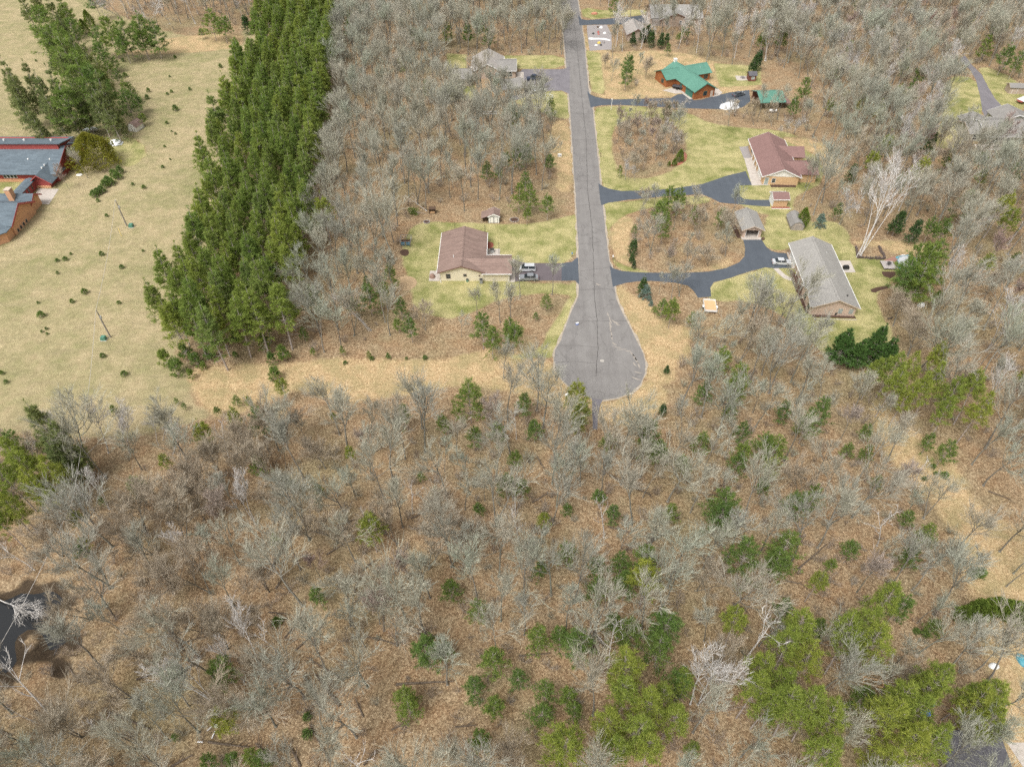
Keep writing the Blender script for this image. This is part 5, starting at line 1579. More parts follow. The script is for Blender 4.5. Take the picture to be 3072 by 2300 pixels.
sheet('flower_bed', [(68.6, 127), (70.1, 126.9), (70.9, 140.5), (70.2, 144.0), (69.4, 143.9), (68.8, 136)], .03, MULCH, 'dark mulch bed along the front of the grey ranch house')
ed = empty('bed_edging', (74.8, 125.2, 0), 0, 'pale stone edging round the ranch house end bed', 'edging')
for i in range(14):
    MB().box(-5.0 + i * .71, -4.32 + i * .71, -.36 + i * -.035, -.20 + i * -.035, 0, .12 + .02 * (i % 3)).build('stone', CONC, ed)
sheet('apron_slab', [(71.0, 151.5), (72.0, 151.5), (71.4, 144.4), (70.3, 144.4)], .03, CONC, 'concrete apron before the grey ranch house garage')
sheet('patio', [G(*B3(605, 595)), G(*B3(710, 596)), G(*B3(757, 697)), G(*B3(660, 700))], .03, CONC, 'square concrete patio behind the grey ranch house')
sheet('front_walk', poly(B3, [(45, 663), (90, 661), (150, 720), (190, 742), (265, 744), (265, 770), (185, 768), (130, 745), (85, 705)]), .024, CONC, 'pale curved front walk of the grey ranch house')
# ---- its open garage
e = empty('open_garage', (63.35, 162.4, 0), 0, 'small grey roofed garage with its door open', 'garage')
m = MB()
m.box(-2.45, -2.3, -4.0, 4.0, -.1, 2.55).box(2.3, 2.45, -4.0, 4.0, -.1, 2.55).box(-2.3, 2.3, 3.85, 4.0, -.1, 2.55)
m.box(-2.3, -1.6, -4.0, -3.85, -.1, 2.55).box(1.6, 2.3, -4.0, -3.85, -.1, 2.55).box(-1.6, 1.6, -4.0, -3.85, 2.1, 2.55)
m.prism([(-2.45, 2.55), (2.45, 2.55), (0, 3.55)], 'y', -4.0, -3.85)
m.prism([(-2.45, 2.55), (2.45, 2.55), (0, 3.55)], 'y', 3.85, 4.0)
m.build('wall', W_PINK, e)
gable(e, -2.45, 2.45, -4.0, 4.0, 2.55, 3.6, 'y', W_PINK, R_GREY, T_TAN, .65, .6, wall_part=False, cap=R_GREY)
MB().box(-2.3, 2.3, -3.85, 3.85, 0, .03).build('floor_slab', CONC, e)
for a, b in ((-1.7, -1.6), (1.6, 1.7)):
    MB().box(a, b, -4.06, -4.0, 0, 2.2).build('door_jamb', T_WHITE, e)
o = MB().box(-1.5, 1.5, 3.0, 3.8, .05, 1.7)
o.build('storage_shelf', WOOD_D, e)
tag(MB().tube([(66.2, 157.3, 0), (66.2, 157.3, .55)], .42, 10).build('planter_pot', WOOD_D), 'round dark planter beside the open garage', 'planter')
sheet('garage_apron', [(60.7, 158.6), (66.0, 158.6), (66.1, 157.2), (60.7, 157.2)], .026, CONC, 'concrete sill of the open garage')
sheet('flower_bed', [(59.6, 158.0), (60.7, 158.0), (60.6, 166.5), (59.4, 166.5)], .025, MULCH, 'mulch strip along the open garage wall')
# ---- grey gambrel shed
e = empty('barn_shed', (76.6, 164.5, 0), radians(-4), 'plain weathered grey barn shaped shed on the lawn', 'shed')
sec = [(-1.7, 0), (1.7, 0), (1.75, 1.3), (1.0, 2.2), (0, 2.55), (-1.0, 2.2), (-1.75, 1.3)]
MB().prism([(-1.62, 0), (1.62, 0), (1.66, 1.28), (.95, 2.12), (0, 2.45), (-.95, 2.12), (-1.66, 1.28)], 'y', -2.85, 2.9).build('wall', W_GREY, e)
MB().prism([(-1.85, 1.05), (-1.0, 2.15), (0, 2.5), (1.0, 2.15), (1.85, 1.05), (1.92, 1.1), (1.05, 2.25), (0, 2.62), (-1.05, 2.25), (-1.92, 1.1)], 'y', -2.95, 3.0).build('roof', R_DRAB, e)
opening(e, 'S', -2.85, 0, .05, 1.5, 1.7, T_TAN, W_GREY, 'door', sub='panel')

# ---- the red roofed house
e = empty('red_roof_house', (78.8, 196.8, 0), HR, 'tan and cream house with dark red shingle roof', 'house')
gable(e, -5.0, 5.1, -11.3, 11.3, 2.75, 4.95, 'y', W_TAN, R_RED, T_WHITE, .55, .5, T_WHITE, cap=R_RED)
MB().prism([(-4.9, 2.62), (5.0, 2.62), (.05, 4.72)], 'y', -11.36, -11.3).build('gable_panel', W_WHITE, e)
gable(e, 2.0, 9.0, 1.0, 7.4, 2.7, 4.25, 'x', W_TAN, R_RED, T_BROWN, .45, .45)
gable(e, 2.0, 10.6, -9.4, -1.6, 2.7, 4.3, 'x', W_TAN, R_RED, T_BROWN, .45, .45)
opening(e, 'S', -11.3, -2.0, .75, .95, 1.2, T_WHITE, GLASS, bars=2)
opening(e, 'S', -11.3, -4.0, .05, 1.0, 2.05, T_WHITE, GLASS_P, 'door', sub='panel')
opening(e, 'W', -5.0, -6.5, .02, 4.8, 2.2, T_WHITE, W_WHITE, 'garage_door', 4, 'panel')
opening(e, 'W', -5.0, 1.5, .1, 1.0, 2.05, T_WHITE, W_WHITE, 'door', sub='panel')
opening(e, 'W', -5.0, 6.5, .8, 1.8, 1.3, T_WHITE, GLASS, bars=2)
for y in (-3.2, 0, 3.2):
    MB().tube([(-5.5, y, 0), (-5.5, y, 2.5)], .1, 6).build('porch_post', T_WHITE, e)
sheet('concrete_pad', [G(*(2200 + x * .157, 380 + y * .157)) for x, y in [(205, 605), (380, 600), (560, 1085), (690, 1090), (690, 1118), (355, 1128)]], .024, CONC, 'pale concrete pad beside the red roofed house')
sheet('gravel_patio', [G(*(2200 + x * .157, 380 + y * .157)) for x, y in [(110, 390), (300, 375), (370, 600), (200, 605)]], .02, GRAV, 'grey gravel patio beside the red roofed house')
sheet('flower_bed', [G(*(2200 + x * .157, 380 + y * .157)) for x, y in [(700, 1112), (1190, 1105), (1200, 1160), (720, 1160)]], .02, MULCH, 'grey brown bed along the red roofed house')
# ---- its small shed
e = empty('small_shed', (74.95, 175.3, 0), 0, 'small tan shed with red shingle roof and white gable', 'shed')
gable(e, -1.95, 2.0, -1.65, 2.0, 2.35, 3.2, 'x', W_TAN, R_RED, T_WHITE, .35, .35, T_WHITE)
MB().prism([(-1.68, -.1), (2.03, -.1), (2.03, 2.35), (.17, 3.15), (-1.68, 2.35)], 'x', -2.0, -1.95).build('front_wall', W_WHITE, e)
opening(e, 'W', -2.0, .2, .05, 1.7, 1.95, T_WHITE, W_WHITE, 'door', 2, 'panel')
sheet('flower_bed', [(72.6, 173.5), (77.7, 173.5), (77.7, 172.5), (72.6, 172.5)], .03, MULCH_R, 'red mulch bed before the small tan shed')
tag(MB().box(72.4, 77.9, 172.35, 172.5, 0, .12).build('bed_edging', T_WHITE), 'white edging board of the red mulch bed', 'edging')

# ---- the green roofed log house
e = empty('log_house', (63.8, 254.9, 0), radians(21.5), 'log sided house with green roof and cross wings', 'house')
gable(e, -4.1, 4.1, -10.3, 10.6, 2.9, 5.1, 'y', W_LOG, R_GREEN, T_GREEN, .55, .5, cap=R_GREEN)
gable(e, -8.0, 10.2, 2.3, 10.2, 2.9, 4.75, 'x', W_LOG, R_GREEN, T_GREEN, .5, .5, cap=R_GREEN)
opening(e, 'S', -10.3, .2, .9, 1.3, 1.35, T_GREEN, GLASS, bars=2)
opening(e, 'S', -10.3, 2.9, .05, .9, 2.0, T_TAN, T_TAN, 'door', sub='panel')
opening(e, 'W', -4.1, -6.8, .02, 4.4, 2.2, T_GREEN, T_GREEN, 'garage_door', 4, 'panel')
opening(e, 'W', -4.1, -1.2, .05, 1.0, 2.0, T_GREEN, T_GREEN, 'door', sub='panel')
opening(e, 'W', -8.0, 5.0, .8, 1.4, 1.3, T_GREEN, GLASS, bars=2)
opening(e, 'S', 2.3, 8.5, .8, 1.4, 1.3, T_GREEN, GLASS, bars=2)
c = MB().box(-.5, .5, 10.2, 11.3, -.1, 5.9).build('chimney', W_WHITE, e)
MB().box(-.6, .6, 10.1, 11.4, 5.9, 6.05).build('chimney_cap', T_WHITE, c)
vent_pipe(e, 7.0, 4.6, 4.0, .08, .45)
sheet('concrete_walk', [G(*(1940 + x * .208, 150 + y * .208)) for x, y in [(225, 585), (405, 540), (440, 560), (535, 600), (690, 700), (620, 715), (505, 625), (420, 635)]], .024, CONC, 'pale concrete walk in front of the log house')
sheet('concrete_pad', [G(*(1940 + x * .208, 150 + y * .208)) for x, y in [(975, 540), (1030, 560), (1095, 620), (1040, 660), (950, 680)]], .024, CONC, 'pale concrete pad at the end of the log house')
# ---- pavilion, hut
e = empty('pavilion', (88.5, 240.6, 0), radians(4), 'open sided pavilion with green roof and brown lean-to', 'pavilion')
gable(e, -4.0, 4.0, -4.6, 4.6, 2.6, 4.2, 'x', W_BARN, R_GREEN, T_DARK, .5, .5, wall_part=False)
for x in (-3.8, 0, 3.8):
    for y in (-4.4, 4.4):
        MB().tube([(x, y, 0), (x, y, 2.7)], .1, 6).build('post', WOOD_D, e)
MB().box(-4, 4, 4.35, 4.5, 0, 2.55).build('back_wall', W_BARN, e)
MB().prism([(-4.8, 1.9), (4.8, 1.9), (4.8, 2.0), (-4.8, 2.0)], 'x', 4.6, 6.6).build('lean_to_roof', R_RED, e)
for y in (-4.5, 4.5):
    MB().tube([(6.4, y, 0), (6.4, y, 1.95)], .09, 6).build('post', WOOD_D, e)
e = empty('sauna_hut', (87.9, 261.0, 0), 0, 'little red brown hut with dark blue roof by a fire pit', 'hut')
gable(e, -1.3, 1.3, -1.4, 1.5, 2.1, 2.9, 'x', W_BARN, R_DARK, T_DARK, .3, .25)
opening(e, 'S', -1.4, .2, .8, .9, .8, T_WHITE, GLASS_P, bars=1)
opening(e, 'S', -1.4, -.8, .05, .6, 1.8, T_DARK, W_BARN, 'door', sub='panel')
fp = G(1940 + 1385 * .208, 150 + 405 * .208)
sheet('stone_patio', [(fp[0] - 2.6, fp[1] - 2.3), (fp[0] + 2.0, fp[1] - 2.3), (fp[0] + 2.0, fp[1] + 1.7), (fp[0] - 2.4, fp[1] + 2.0)], .015, CONC, 'pale stone patio round the fire pit')
e = empty('fire_pit', fp, 0, 'round dark fire pit ring on a stone patio', 'fire pit')
for i in range(12):
    a = i * pi / 6
    o = MB().box(-.16, .16, -.12, .12, 0, .3).build('stone', GRAV, e)
    o.location = (.75 * cos(a), .75 * sin(a), 0)
    o.rotation_euler = (0, 0, a + pi / 2)
MB().tube([(0, 0, .01), (0, 0, .06)], .62, 12).build('ash_bed', T_DARK, e)

# ---- house up the road on the left, half hidden by bare trees
e = empty('gabled_house', (-9, 268.8, 0), 0, 'taupe house with grey gabled roof half hidden by bare trees', 'house')
gable(e, -5.4, 5.4, -7.0, 7.0, 2.75, 5.4, 'y', W_TAUPE, R_TAN, T_WHITE, .6, .5, T_WHITE, cap=R_DRAB)
gable(e, 3.0, 10.3, -6.2, 4.2, 2.7, 4.2, 'x', W_TAUPE, R_DRAB, T_WHITE, .5, .45, T_WHITE)
gable(e, -13.4, -5.8, -13.6, -4.6, 2.7, 4.1, 'x', W_TAUPE, R_DRAB, T_TAN, .5, .45)
for u in (1.0, 3.4):
    opening(e, 'S', -7.0, u, .8, 1.1, 1.4, T_WHITE, GLASS_P, bars=2)
opening(e, 'S', -6.2, 8.2, .6, 1.6, 1.7, T_WHITE, GLASS, bars=2)
opening(e, 'S', -13.6, -9.5, .8, 1.8, 1.2, T_WHITE, GLASS, bars=2)
MB().box(-7.6, -5.45, -1.0, 4.0, 0, .5).build('deck', WOOD, e)
MB().box(-7.6, -7.5, -1.0, 4.0, .5, 1.4).build('deck_rail', WOOD, e)
slab('side_walk_slab', 1.6, 4.4, 262.5, 268.0, .05, CONC, 'pale concrete slab beside the gabled house')
e = empty('detached_garage', (-.4, 251.4, 0), radians(14), 'tan garage with drab grey roof under bare trees', 'garage')
gable(e, -3.9, 3.9, -4.0, 4.0, 2.55, 4.1, 'x', W_TAN, R_DRAB, T_TAN, .5, .5)
opening(e, 'E', 3.9, 0, .02, 4.6, 2.1, T_WHITE, W_PINK, 'garage_door', 4, 'panel')
# ---- tan house far up the road and its garage
e = empty('hillside_house', (69, 325.8, 0), 0, 'large taupe house with grey shingle roof far up the road', 'house')
gable(e, -9.8, 11.5, -7.2, 7.2, 2.8, 5.5, 'x', W_TAUPE, R_GREY, T_BROWN, .6, .5, cap=R_GREY)
gable(e, -6.2, 6.2, -9.6, 0, 2.8, 5.2, 'y', W_TAUPE, R_GREY, T_BROWN, .6, .5)
for u in (-3.6, 2.1):
    opening(e, 'S', -9.6, u, .8, 1.1, 1.4, T_WHITE, GLASS, bars=2)
MB().box(-9.6, -6.3, -9.0, -7.25, 0, 2.3).build('porch_screen', W_GREY, e)
vent_pipe(e, 2.6, -3.5, 4.6, .12)
opening(e, 'W', -9.8, 0, .02, 4.8, 2.2, T_WHITE, W_PINK, 'garage_door', 4, 'panel')
sheet('concrete_pad', [G(*A2(1130, 134)), G(*A2(1165, 140)), G(*A2(1240, 205)), G(*A2(1158, 208))], .022, CONC, 'concrete apron of the large taupe house')
e = empty('hip_garage', (50.4, 305.4, 0), radians(2), 'taupe garage with pale grey roof beside the dark driveway', 'garage')
gable(e, -3.8, 3.9, -6.0, 6.0, 2.65, 4.6, 'y', W_TAUPE, R_TAN, T_BROWN, .5, .5, cap=R_DRAB)
opening(e, 'N', 6.0, 0, .02, 4.8, 2.2, T_WHITE, W_PINK, 'garage_door', 4, 'panel')
# ---- grey house in the woods on the right
e = empty('woodland_house', (157, 217, 0), 0, 'long grey roofed house with olive siding deep in the woods', 'house')
W_OLIVE = mk_siding('olive_siding', (.42, .41, .33), (.34, .33, .26))
gable(e, -7.5, 16, -6.4, 6.4, 2.75, 4.8, 'x', W_OLIVE, R_DRAB, T_WHITE, .6, .4, T_WHITE)
gable(e, -11.9, -7.52, -4.4, 4.4, 2.7, 4.3, 'x', W_OLIVE, R_DRAB, T_TAN, .5, .4)
gable(e, -10, -2.0, 1.0, 7.5, 2.7, 4.2, 'y', W_OLIVE, R_DRAB, T_WHITE, .5, .4)
gable(e, 1.5, 12.5, 4.0, 11.5, 2.75, 4.9, 'y', W_OLIVE, R_DRAB, T_WHITE, .5, .5)
for u, w in ((-4.5, 1.6), (0, 1.0), (3.5, 1.0)):
    opening(e, 'S', -6.4, u, .5, w, 1.6, T_WHITE, GLASS, bars=2)
opening(e, 'S', -4.4, -9.8, .6, 1.2, 1.5, T_WHITE, GLASS, bars=2)
for x in (-6, 2.4):
    MB().tube([(x, .3, 4.5), (x, .3, 5.2)], .2, 8).build('roof_vent', T_DARK, e)
MB().tube([(-7.0, -.6, 4.2), (-7.0, -.6, 5.0)], .18, 8).build('chimney_pipe', T_WHITE, e)
slab('patio', 146.5, 154.5, 206.6, 210.5, .05, CONC, 'pale concrete patio of the grey house in the woods')
slab('front_stoop', 153.0, 156.4, 223.5, 226.5, .06, T_WHITE, 'white slab between the wings of the grey house')
e = empty('garden_shed', (179.6, 250.2, 0), radians(-6), 'drab brown garden shed at the wood edge beside a covered boat', 'shed')
gable(e, -3.0, 3.0, -1.7, 1.7, 2.2, 3.0, 'x', W_TAUPE, R_DRAB, T_TAN, .3, .3)
opening(e, 'S', -1.7, -1.2, .05, 1.6, 1.9, T_WHITE, W_TAUPE, 'door', 2, 'panel')

# ---- the church at the meadow's edge
e = empty('church', (-139, 172, 0), 0, 'red trimmed church with slate blue roofs and orange brick chapel', 'church')
gable(e, -44, 6.0, 15.4, 33, 3.1, 6.6, 'x', W_RED, R_BLUE, T_RED, 1.1, .6)
MB().box(-44, -.6, 15.25, 15.38, -.1, .9).build('brick_base', W_BRICK, e)
MB().prism([(23.0, 6.2), (23.0, 8.0), (30.0, 6.6), (30.0, 5.6)], 'x', -40, 5.2).build('clerestory_wall', W_RED, e)
MB().prism([(22.6, 7.95), (30.8, 6.2), (30.8, 6.4), (22.6, 8.2)], 'x', -40.5, 6.2).build('clerestory_roof', R_BLUE, e)
for x in (-6, -12, -18, 2):
    MB().tube([(x, 26, 7.0), (x, 26, 7.9)], .28, 8).build('roof_vent', T_WHITE, e)
for x in (-3, 3.4):
    MB().tube([(x, 19.5, 4.2), (x, 19.5, 5.1)], .22, 8).build('roof_vent', T_WHITE, e)
for i in range(4):
    opening(e, 'S', 15.4, -9.3 + i * 1.0, 1.2, .8, .9, T_WHITE, GLASS, bars=1)
gable(e, .9, 5.2, 11.9, 19.0, 2.7, 4.3, 'y', W_RED, R_BLUE, T_RED, 1.3, 1.1)
MB().box(.85, 5.25, 11.75, 11.88, -.1, .7).build('brick_base', W_BRICK, e)
for y in (15, 16.6):
    MB().tube([(3.0, y, 4.0), (3.0, y, 4.8)], .2, 8).build('roof_vent', T_WHITE, e)
MB().box(-1.1, 1.1, 0.2, 12.5, -.1, 2.5).build('corridor_wall', W_RED, e)
MB().prism([(-1.5, 2.4), (0, 2.75), (1.5, 2.4), (1.5, 2.55), (0, 2.92), (-1.5, 2.55)], 'y', -.4, 12.4).build('corridor_roof', R_BLUE, e)
for i in range(5):
    opening(e, 'E', 1.1, 2.2 + i * 1.9, .7, .7, 1.3, T_RED, GLASS)
gable(e, -24, 7.2, -12.6, -1.6, 3.5, 6.2, 'x', W_BRICK, R_BLUE, T_RED, .8, .7, fas=.5)
gable(e, -24, 6.6, -1.55, 3.2, 3.0, 4.4, 'x', W_BRICK, R_BLUE, T_RED, .6, .7, fas=.4)
MB().prism([(-20, -20), (2.0, -20.0), (6.9, -15.6), (6.9, -12.7), (-20, -12.7)], 'z', -.1, 3.0).build('apse_wall', W_BRICK, e)
MB().add([(-20, -20.8, 2.9), (2.3, -20.8, 2.9), (7.7, -15.9, 2.9), (7.7, -12.5, 3.1), (-20, -12.5, 4.2), (2.0, -12.5, 4.2), (-20, -20.8, 3.1), (2.3, -20.8, 3.1), (7.7, -15.9, 3.1)], [(6, 7, 5, 4), (7, 8, 3, 5), (0, 1, 7, 6), (1, 2, 8, 7), (2, 3, 8)]).build('apse_roof', R_BLUE, e)
for i in range(3):
    opening(e, 'S', -20.0, -8 + i * 3.6, .8, .5, 1.9, T_DARK, GLASS)
for i in range(4):
    opening(e, 'E', 7.2, -11.2 + i * 1.5, .25, .7, .8, T_TAN, GLASS)
c = MB().box(1.2, 2.6, -1.2, .4, 3, 6.6).build('chimney', W_BRICK, e)
MB().box(1.1, 2.7, -1.3, .5, 6.6, 6.75).build('chimney_cap', T_TAN, c)
sheet('patio', [G(*(x * .20536, 400 + y * .20536)) for x, y in [(450, 1036), (715, 1040), (862, 815), (560, 808)]], .03, CONC, 'pale concrete patio between the church wings')
# ---- barn shaped shed by the windbreak
p = G(*A0(1165, 1137))
e = empty('barn_shed', (p[0], p[1] + 1.7, 0), radians(-16), 'small white barn shaped shed with brown roof by the meadow', 'shed')
MB().prism([(-1.5, 0), (1.5, 0), (1.5, 1.6), (.9, 2.4), (0, 2.75), (-.9, 2.4), (-1.5, 1.6)], 'y', -1.9, 1.9).build('wall', W_WHITE, e)
MB().prism([(-1.7, 1.45), (-.95, 2.42), (0, 2.8), (.95, 2.42), (1.7, 1.45), (1.78, 1.5), (1.0, 2.52), (0, 2.92), (-1.0, 2.52), (-1.78, 1.5)], 'y', -2.0, 2.0).build('roof', R_BROWN, e)
for x in (-.5, .5):
    opening(e, 'S', -1.9, x, .05, .8, 1.7, W_GREY, W_WHITE, 'door', sub='panel')
# ---- dark roof at the clearing's lower edge
a = G(3009, 2197, 3.2)
b = G(3047, 2300, 3.2)
e = empty('cabin', (a[0] - 4.2, a[1] - 4.5, 0), math.atan2(b[1] - a[1], b[0] - a[0]) + pi / 2, 'dark roofed building at the lower end of the tan clearing', 'cabin')
gable(e, -4.5, 3.2, -5.5, 4.0, 2.6, 4.1, 'y', W_GREY, R_DARK, T_DARK, .5, .5)
opening(e, 'E', 3.2, 0, .8, 1.4, 1.2, T_WHITE, GLASS, bars=2)
q = G(3035, 2235)
sheet('concrete_pad', [(q[0] - .5, q[1] + .4), (q[0] + 6, q[1] + .4), (q[0] + 6, q[1] - 6), (q[0] + .9, q[1] - 6)], .02, CONC, 'pale concrete pad beside the dark roofed cabin')

# ================================================================ VEHICLES
RUBBER = mk('tyre_rubber', (.03, .03, .03), None, 6, .85)
RIM = mk('wheel_rim', (.55, .56, .57), None, 6, .35, metal=.7)
LAMP_R = mk('tail_lamp', (.35, .02, .015), None, 4, .3)
LAMP_W = mk('head_lamp', (.75, .76, .74), None, 4, .2)
AUTO_G = mk('car_glass', (.03, .04, .045), (.02, .025, .03), .7, .06, spec=.7)


def paint(name, c, metal=.3):
    return mk(name, c, tuple(x * .92 for x in c), .8, .28, metal=metal, spec=.6)


def car(loc, rz, col, label, cat='car', kind='sedan', group=None):
    """nose towards +x"""
    e = empty('parked_car' if kind != 'pickup' else 'pickup_truck', loc, rz, label, cat, group)
    if kind == 'sedan':
        Lh, wd, belt, roof, pr = 2.38, .9, .93, 1.44, [(-2.36, .32), (-2.4, .62), (-2.3, .93), (-1.55, .97), (.95, .95), (1.9, .84), (2.3, .68), (2.4, .5), (2.34, .28)]
        c0, c1, r0_, r1_ = -1.75, 1.15, -1.05, .35
    elif kind == 'suv':
        Lh, wd, belt, roof, pr = 2.3, .93, 1.02, 1.7, [(-2.28, .38), (-2.33, .75), (-2.26, 1.04), (.9, 1.03), (1.85, .95), (2.25, .8), (2.33, .55), (2.28, .32)]
        c0, c1, r0_, r1_ = -2.2, 1.2, -1.95, .35
    else:
        Lh, wd, belt, roof, pr = 2.8, .97, 1.1, 1.8, [(-2.8, .45), (-2.84, .8), (-2.8, 1.08), (.95, 1.08), (2.3, 1.02), (2.75, .9), (2.82, .6), (2.76, .38)]
        c0, c1, r0_, r1_ = -1.1, 1.3, -.95, .5
    n = len(pr)
    vs = []
    for s in (-1, 1):
        for x, z in pr:
            k = wd * (.9 if z > belt - .12 else 1.0) * (.94 if abs(x) > Lh - .2 else 1)
            vs.append((x, s * k, z))
    m = MB().add(vs, [tuple(range(n)), tuple(range(n, 2 * n))[::-1]] + [(i, n + i, n + (i + 1) % n, (i + 1) % n) for i in range(n)])
    b = m.build('body', col, e)
    g = [(c0, -wd * .86, belt - .03), (c1, -wd * .86, belt - .03), (c1, wd * .86, belt - .03), (c0, wd * .86, belt - .03), (r0_, -wd * .70, roof), (r1_, -wd * .70, roof), (r1_, wd * .70, roof), (r0_, wd * .70, roof)]
    MB().add(g, [(0, 1, 5, 4), (1, 2, 6, 5), (2, 3, 7, 6), (3, 0, 4, 7), (4, 5, 6, 7)]).build('window_band', AUTO_G, e)
    MB().box(r0_ - .06, r1_ + .04, -wd * .72, wd * .72, roof - .03, roof + .035).build('roof', col, e)
    for px_ in ((c0 + c1) / 2 - .1, ):
        for s in (-1, 1):
            MB().add([(px_ - .05, s * wd * .872, belt - .02), (px_ + .05, s * wd * .872, belt - .02), (px_ + .04, s * wd * .715, roof), (px_ - .04, s * wd * .715, roof)], [(0, 1, 2, 3)]).build('pillar', col, e)
    for x in (-Lh * .6, Lh * .6):
        for s in (-1, 1):
            y = s * (wd - .1)
            w = MB().tube([(x, y - s * .12, .33), (x, y + s * .12, .33)], .33, 14).build('wheel', RUBBER, e)
            MB().tube([(x, y + s * .10, .33), (x, y + s * .135, .33)], .21, 10).build('rim', RIM, w)
    for s in (-1, 1):
        MB().box(Lh - .16, Lh + .02, s * wd * .66 - .17, s * wd * .66 + .17, .62, .74).build('headlight', LAMP_W, e)
        MB().box(-Lh - .02, -Lh + .12, s * wd * .7 - .14, s * wd * .7 + .14, .66, .82).build('tail_light', LAMP_R, e)
    if kind == 'pickup':
        MB().box(-2.7, -1.15, -.8, .8, 1.082, 1.09).build('cargo_bed', BLACK, e)
    return e


def g2(f, x, y, z=0):
    p = G(*f(x, y), z)
    return (p[0], p[1], .02)


SILVER = paint('silver_paint', (.62, .63, .64))
PEWTER = paint('pewter_paint', (.30, .31, .325))
NAVY = paint('navy_paint', (.045, .06, .10))
SLATE = paint('slate_paint', (.12, .135, .15))
p = g2(B3, 112, 622)
car((p[0], p[1] - .1, .02), radians(-3), SILVER, 'silver sedan parked before the grey ranch house')
p = g2(B2, 122, 680)
car((p[0], p[1], .02), pi, SILVER, 'silver wagon parked before the brown roofed house', 'car', 'suv')
p = g2(B2, 145, 757)
car((p[0], p[1], .02), pi, PEWTER, 'dark grey sedan beside the silver wagon', 'car')
p = g2(A2, 190, 692)
car((p[0], p[1], .02), radians(189), NAVY, 'dark blue pickup on the worn asphalt drive', 'pickup truck', 'pickup')
p = g2(A2, 1955, 830)
car((p[0], p[1], .02), radians(28), SLATE, 'dark sedan behind bare branches near the log house', 'car')


def boat(loc, rz, L, Wd, col, cov, label, name='boat', lump=.35, zb=.45):
    e = empty(name, loc, rz, label, 'boat')
    st = np.linspace(0, 1, 9)
    rings = []
    for t in st:
        w = Wd / 2 * (1 - max(0, (t - .45) / .55) ** 2.2) + .03
        z0 = zb + .35 * t ** 3
        rings.append([(t * L - L / 2, -w, zb + .55 + .25 * t), (t * L - L / 2, -w * .75, z0 + .1), (t * L - L / 2, 0, z0 - .05), (t * L - L / 2, w * .75, z0 + .1), (t * L - L / 2, w, zb + .55 + .25 * t)])
    vs = [p_ for r in rings for p_ in r]
    fs = [(5 * i + j, 5 * i + j + 1, 5 * i + j + 6, 5 * i + j + 5) for i in range(8) for j in range(4)] + [(0, 1, 2, 3, 4)]
    MB().add(vs, fs).build('hull', col, e)
    vs = []
    for i, r in enumerate(rings):
        w = r[4][1]
        h = lump * sin(pi * min(1, .12 + st[i] * .8)) + .04 * (i % 2)
        z = r[0][2]
        vs += [(r[0][0], -w * 1.03, z - .05), (r[0][0], -w * .5, z + h * .75), (r[0][0], 0, z + h), (r[0][0], w * .5, z + h * .75), (r[0][0], w * 1.03, z - .05)]
    MB().add(vs, fs).build('cover', cov, e)
    t = MB().box(-L * .3, L * .45, -.06, .06, .28, .4).box(L * .45, L * .62, -.04, .04, .28, .36)
    t.build('trailer_frame', STEEL, e)
    for s in (-1, 1):
        MB().tube([(-L * .12, s * (Wd / 2 - .1), .3), (-L * .12, s * (Wd / 2 + .1), .3)], .3, 12).build('wheel', RUBBER, e)
    return e


TARP_W = mk('white_tarp', (.82, .83, .84), (.68, .70, .72), 1.5, .6, bump=.5)
TARP_D = mk('dark_boat_cover', (.06, .058, .062), None, 2, .7)
p = g2(A2, 1450, 775)
boat((p[0], p[1], 0), radians(-32), 5.6, 2.1, BLACK, TARP_D, 'boat under a dark cover before the log house')
p = g2(A2, 240, 800)
boat((p[0], p[1], 0), radians(8), 4.6, 1.8, T_WHITE, TARP_W, 'small white boat on a trailer beside the worn drive')
p = g2(A3, 2190, 880)
boat((p[0] + 1, p[1], 0), radians(30), 7, 2.5, T_RED, TARP_W, 'big white boat with red keel at the wood edge', lump=.6, zb=.7)
p = g2(A0, 800, 1140)
boat((p[0], p[1], 0), radians(2), 5.2, 1.9, T_WHITE, TARP_W, 'white boat tucked under the windbreak spruces')


def lump(name, loc, rx, ry, h, mat, label, cat, seed=1, n=16, k=6, rz=0, wob=.16):
    r = random.Random(seed)
    vs, fs = [], []
    for j in range(k):
        f = j / k
        q = math.sqrt(max(0, 1 - f ** 1.8))
        for i in range(n):
            a = 2 * pi * i / n
            w = 1 + r.uniform(-wob, wob)
            vs.append((rx * q * w * cos(a), ry * q * w * sin(a), h * f * (1 + r.uniform(-.1, .1)) - (.03 if j == 0 else 0)))
    vs.append((0, 0, h))
    for j in range(k - 1):
        for i in range(n):
            fs.append((j * n + i, j * n + (i + 1) % n, (j + 1) * n + (i + 1) % n, (j + 1) * n + i))
    fs += [((k - 1) * n + i, (k - 1) * n + (i + 1) % n, k * n) for i in range(n)]
    o = MB().add(vs, fs).build(name, mat, None, True)
    o.location = (loc[0], loc[1], 0)
    o.rotation_euler = (0, 0, rz)
    return tag(o, label, cat)


p = g2(A2, 1885, 945)
lump('covered_boat', (p[0], p[1] + 1.2), 3.4, 1.7, 2.0, TARP_W, 'lumpy boat under a shiny white cover beside the dark drive', 'covered boat', 3, rz=radians(5))
p = g2(A0, 1000, 1240)
lump('tarp_pile', p, 2.2, 2.0, 1.1, TARP_W, 'heap under a bright white tarp beside the church', 'tarp', 5)
p = g2(A0, 925, 1258)
lump('barrel', p, .5, .5, .8, WOOD_D, 'brown barrel beside the white tarp heap', 'barrel', 6, wob=.03)
p = g2(A2, 712, 125)
lump('boulder', p, 1.5, .8, .9, mk('orange_stone', (.50, .23, .15), (.38, .17, .11), 2), 'orange boulder on the grass far up the road', 'boulder', 8)
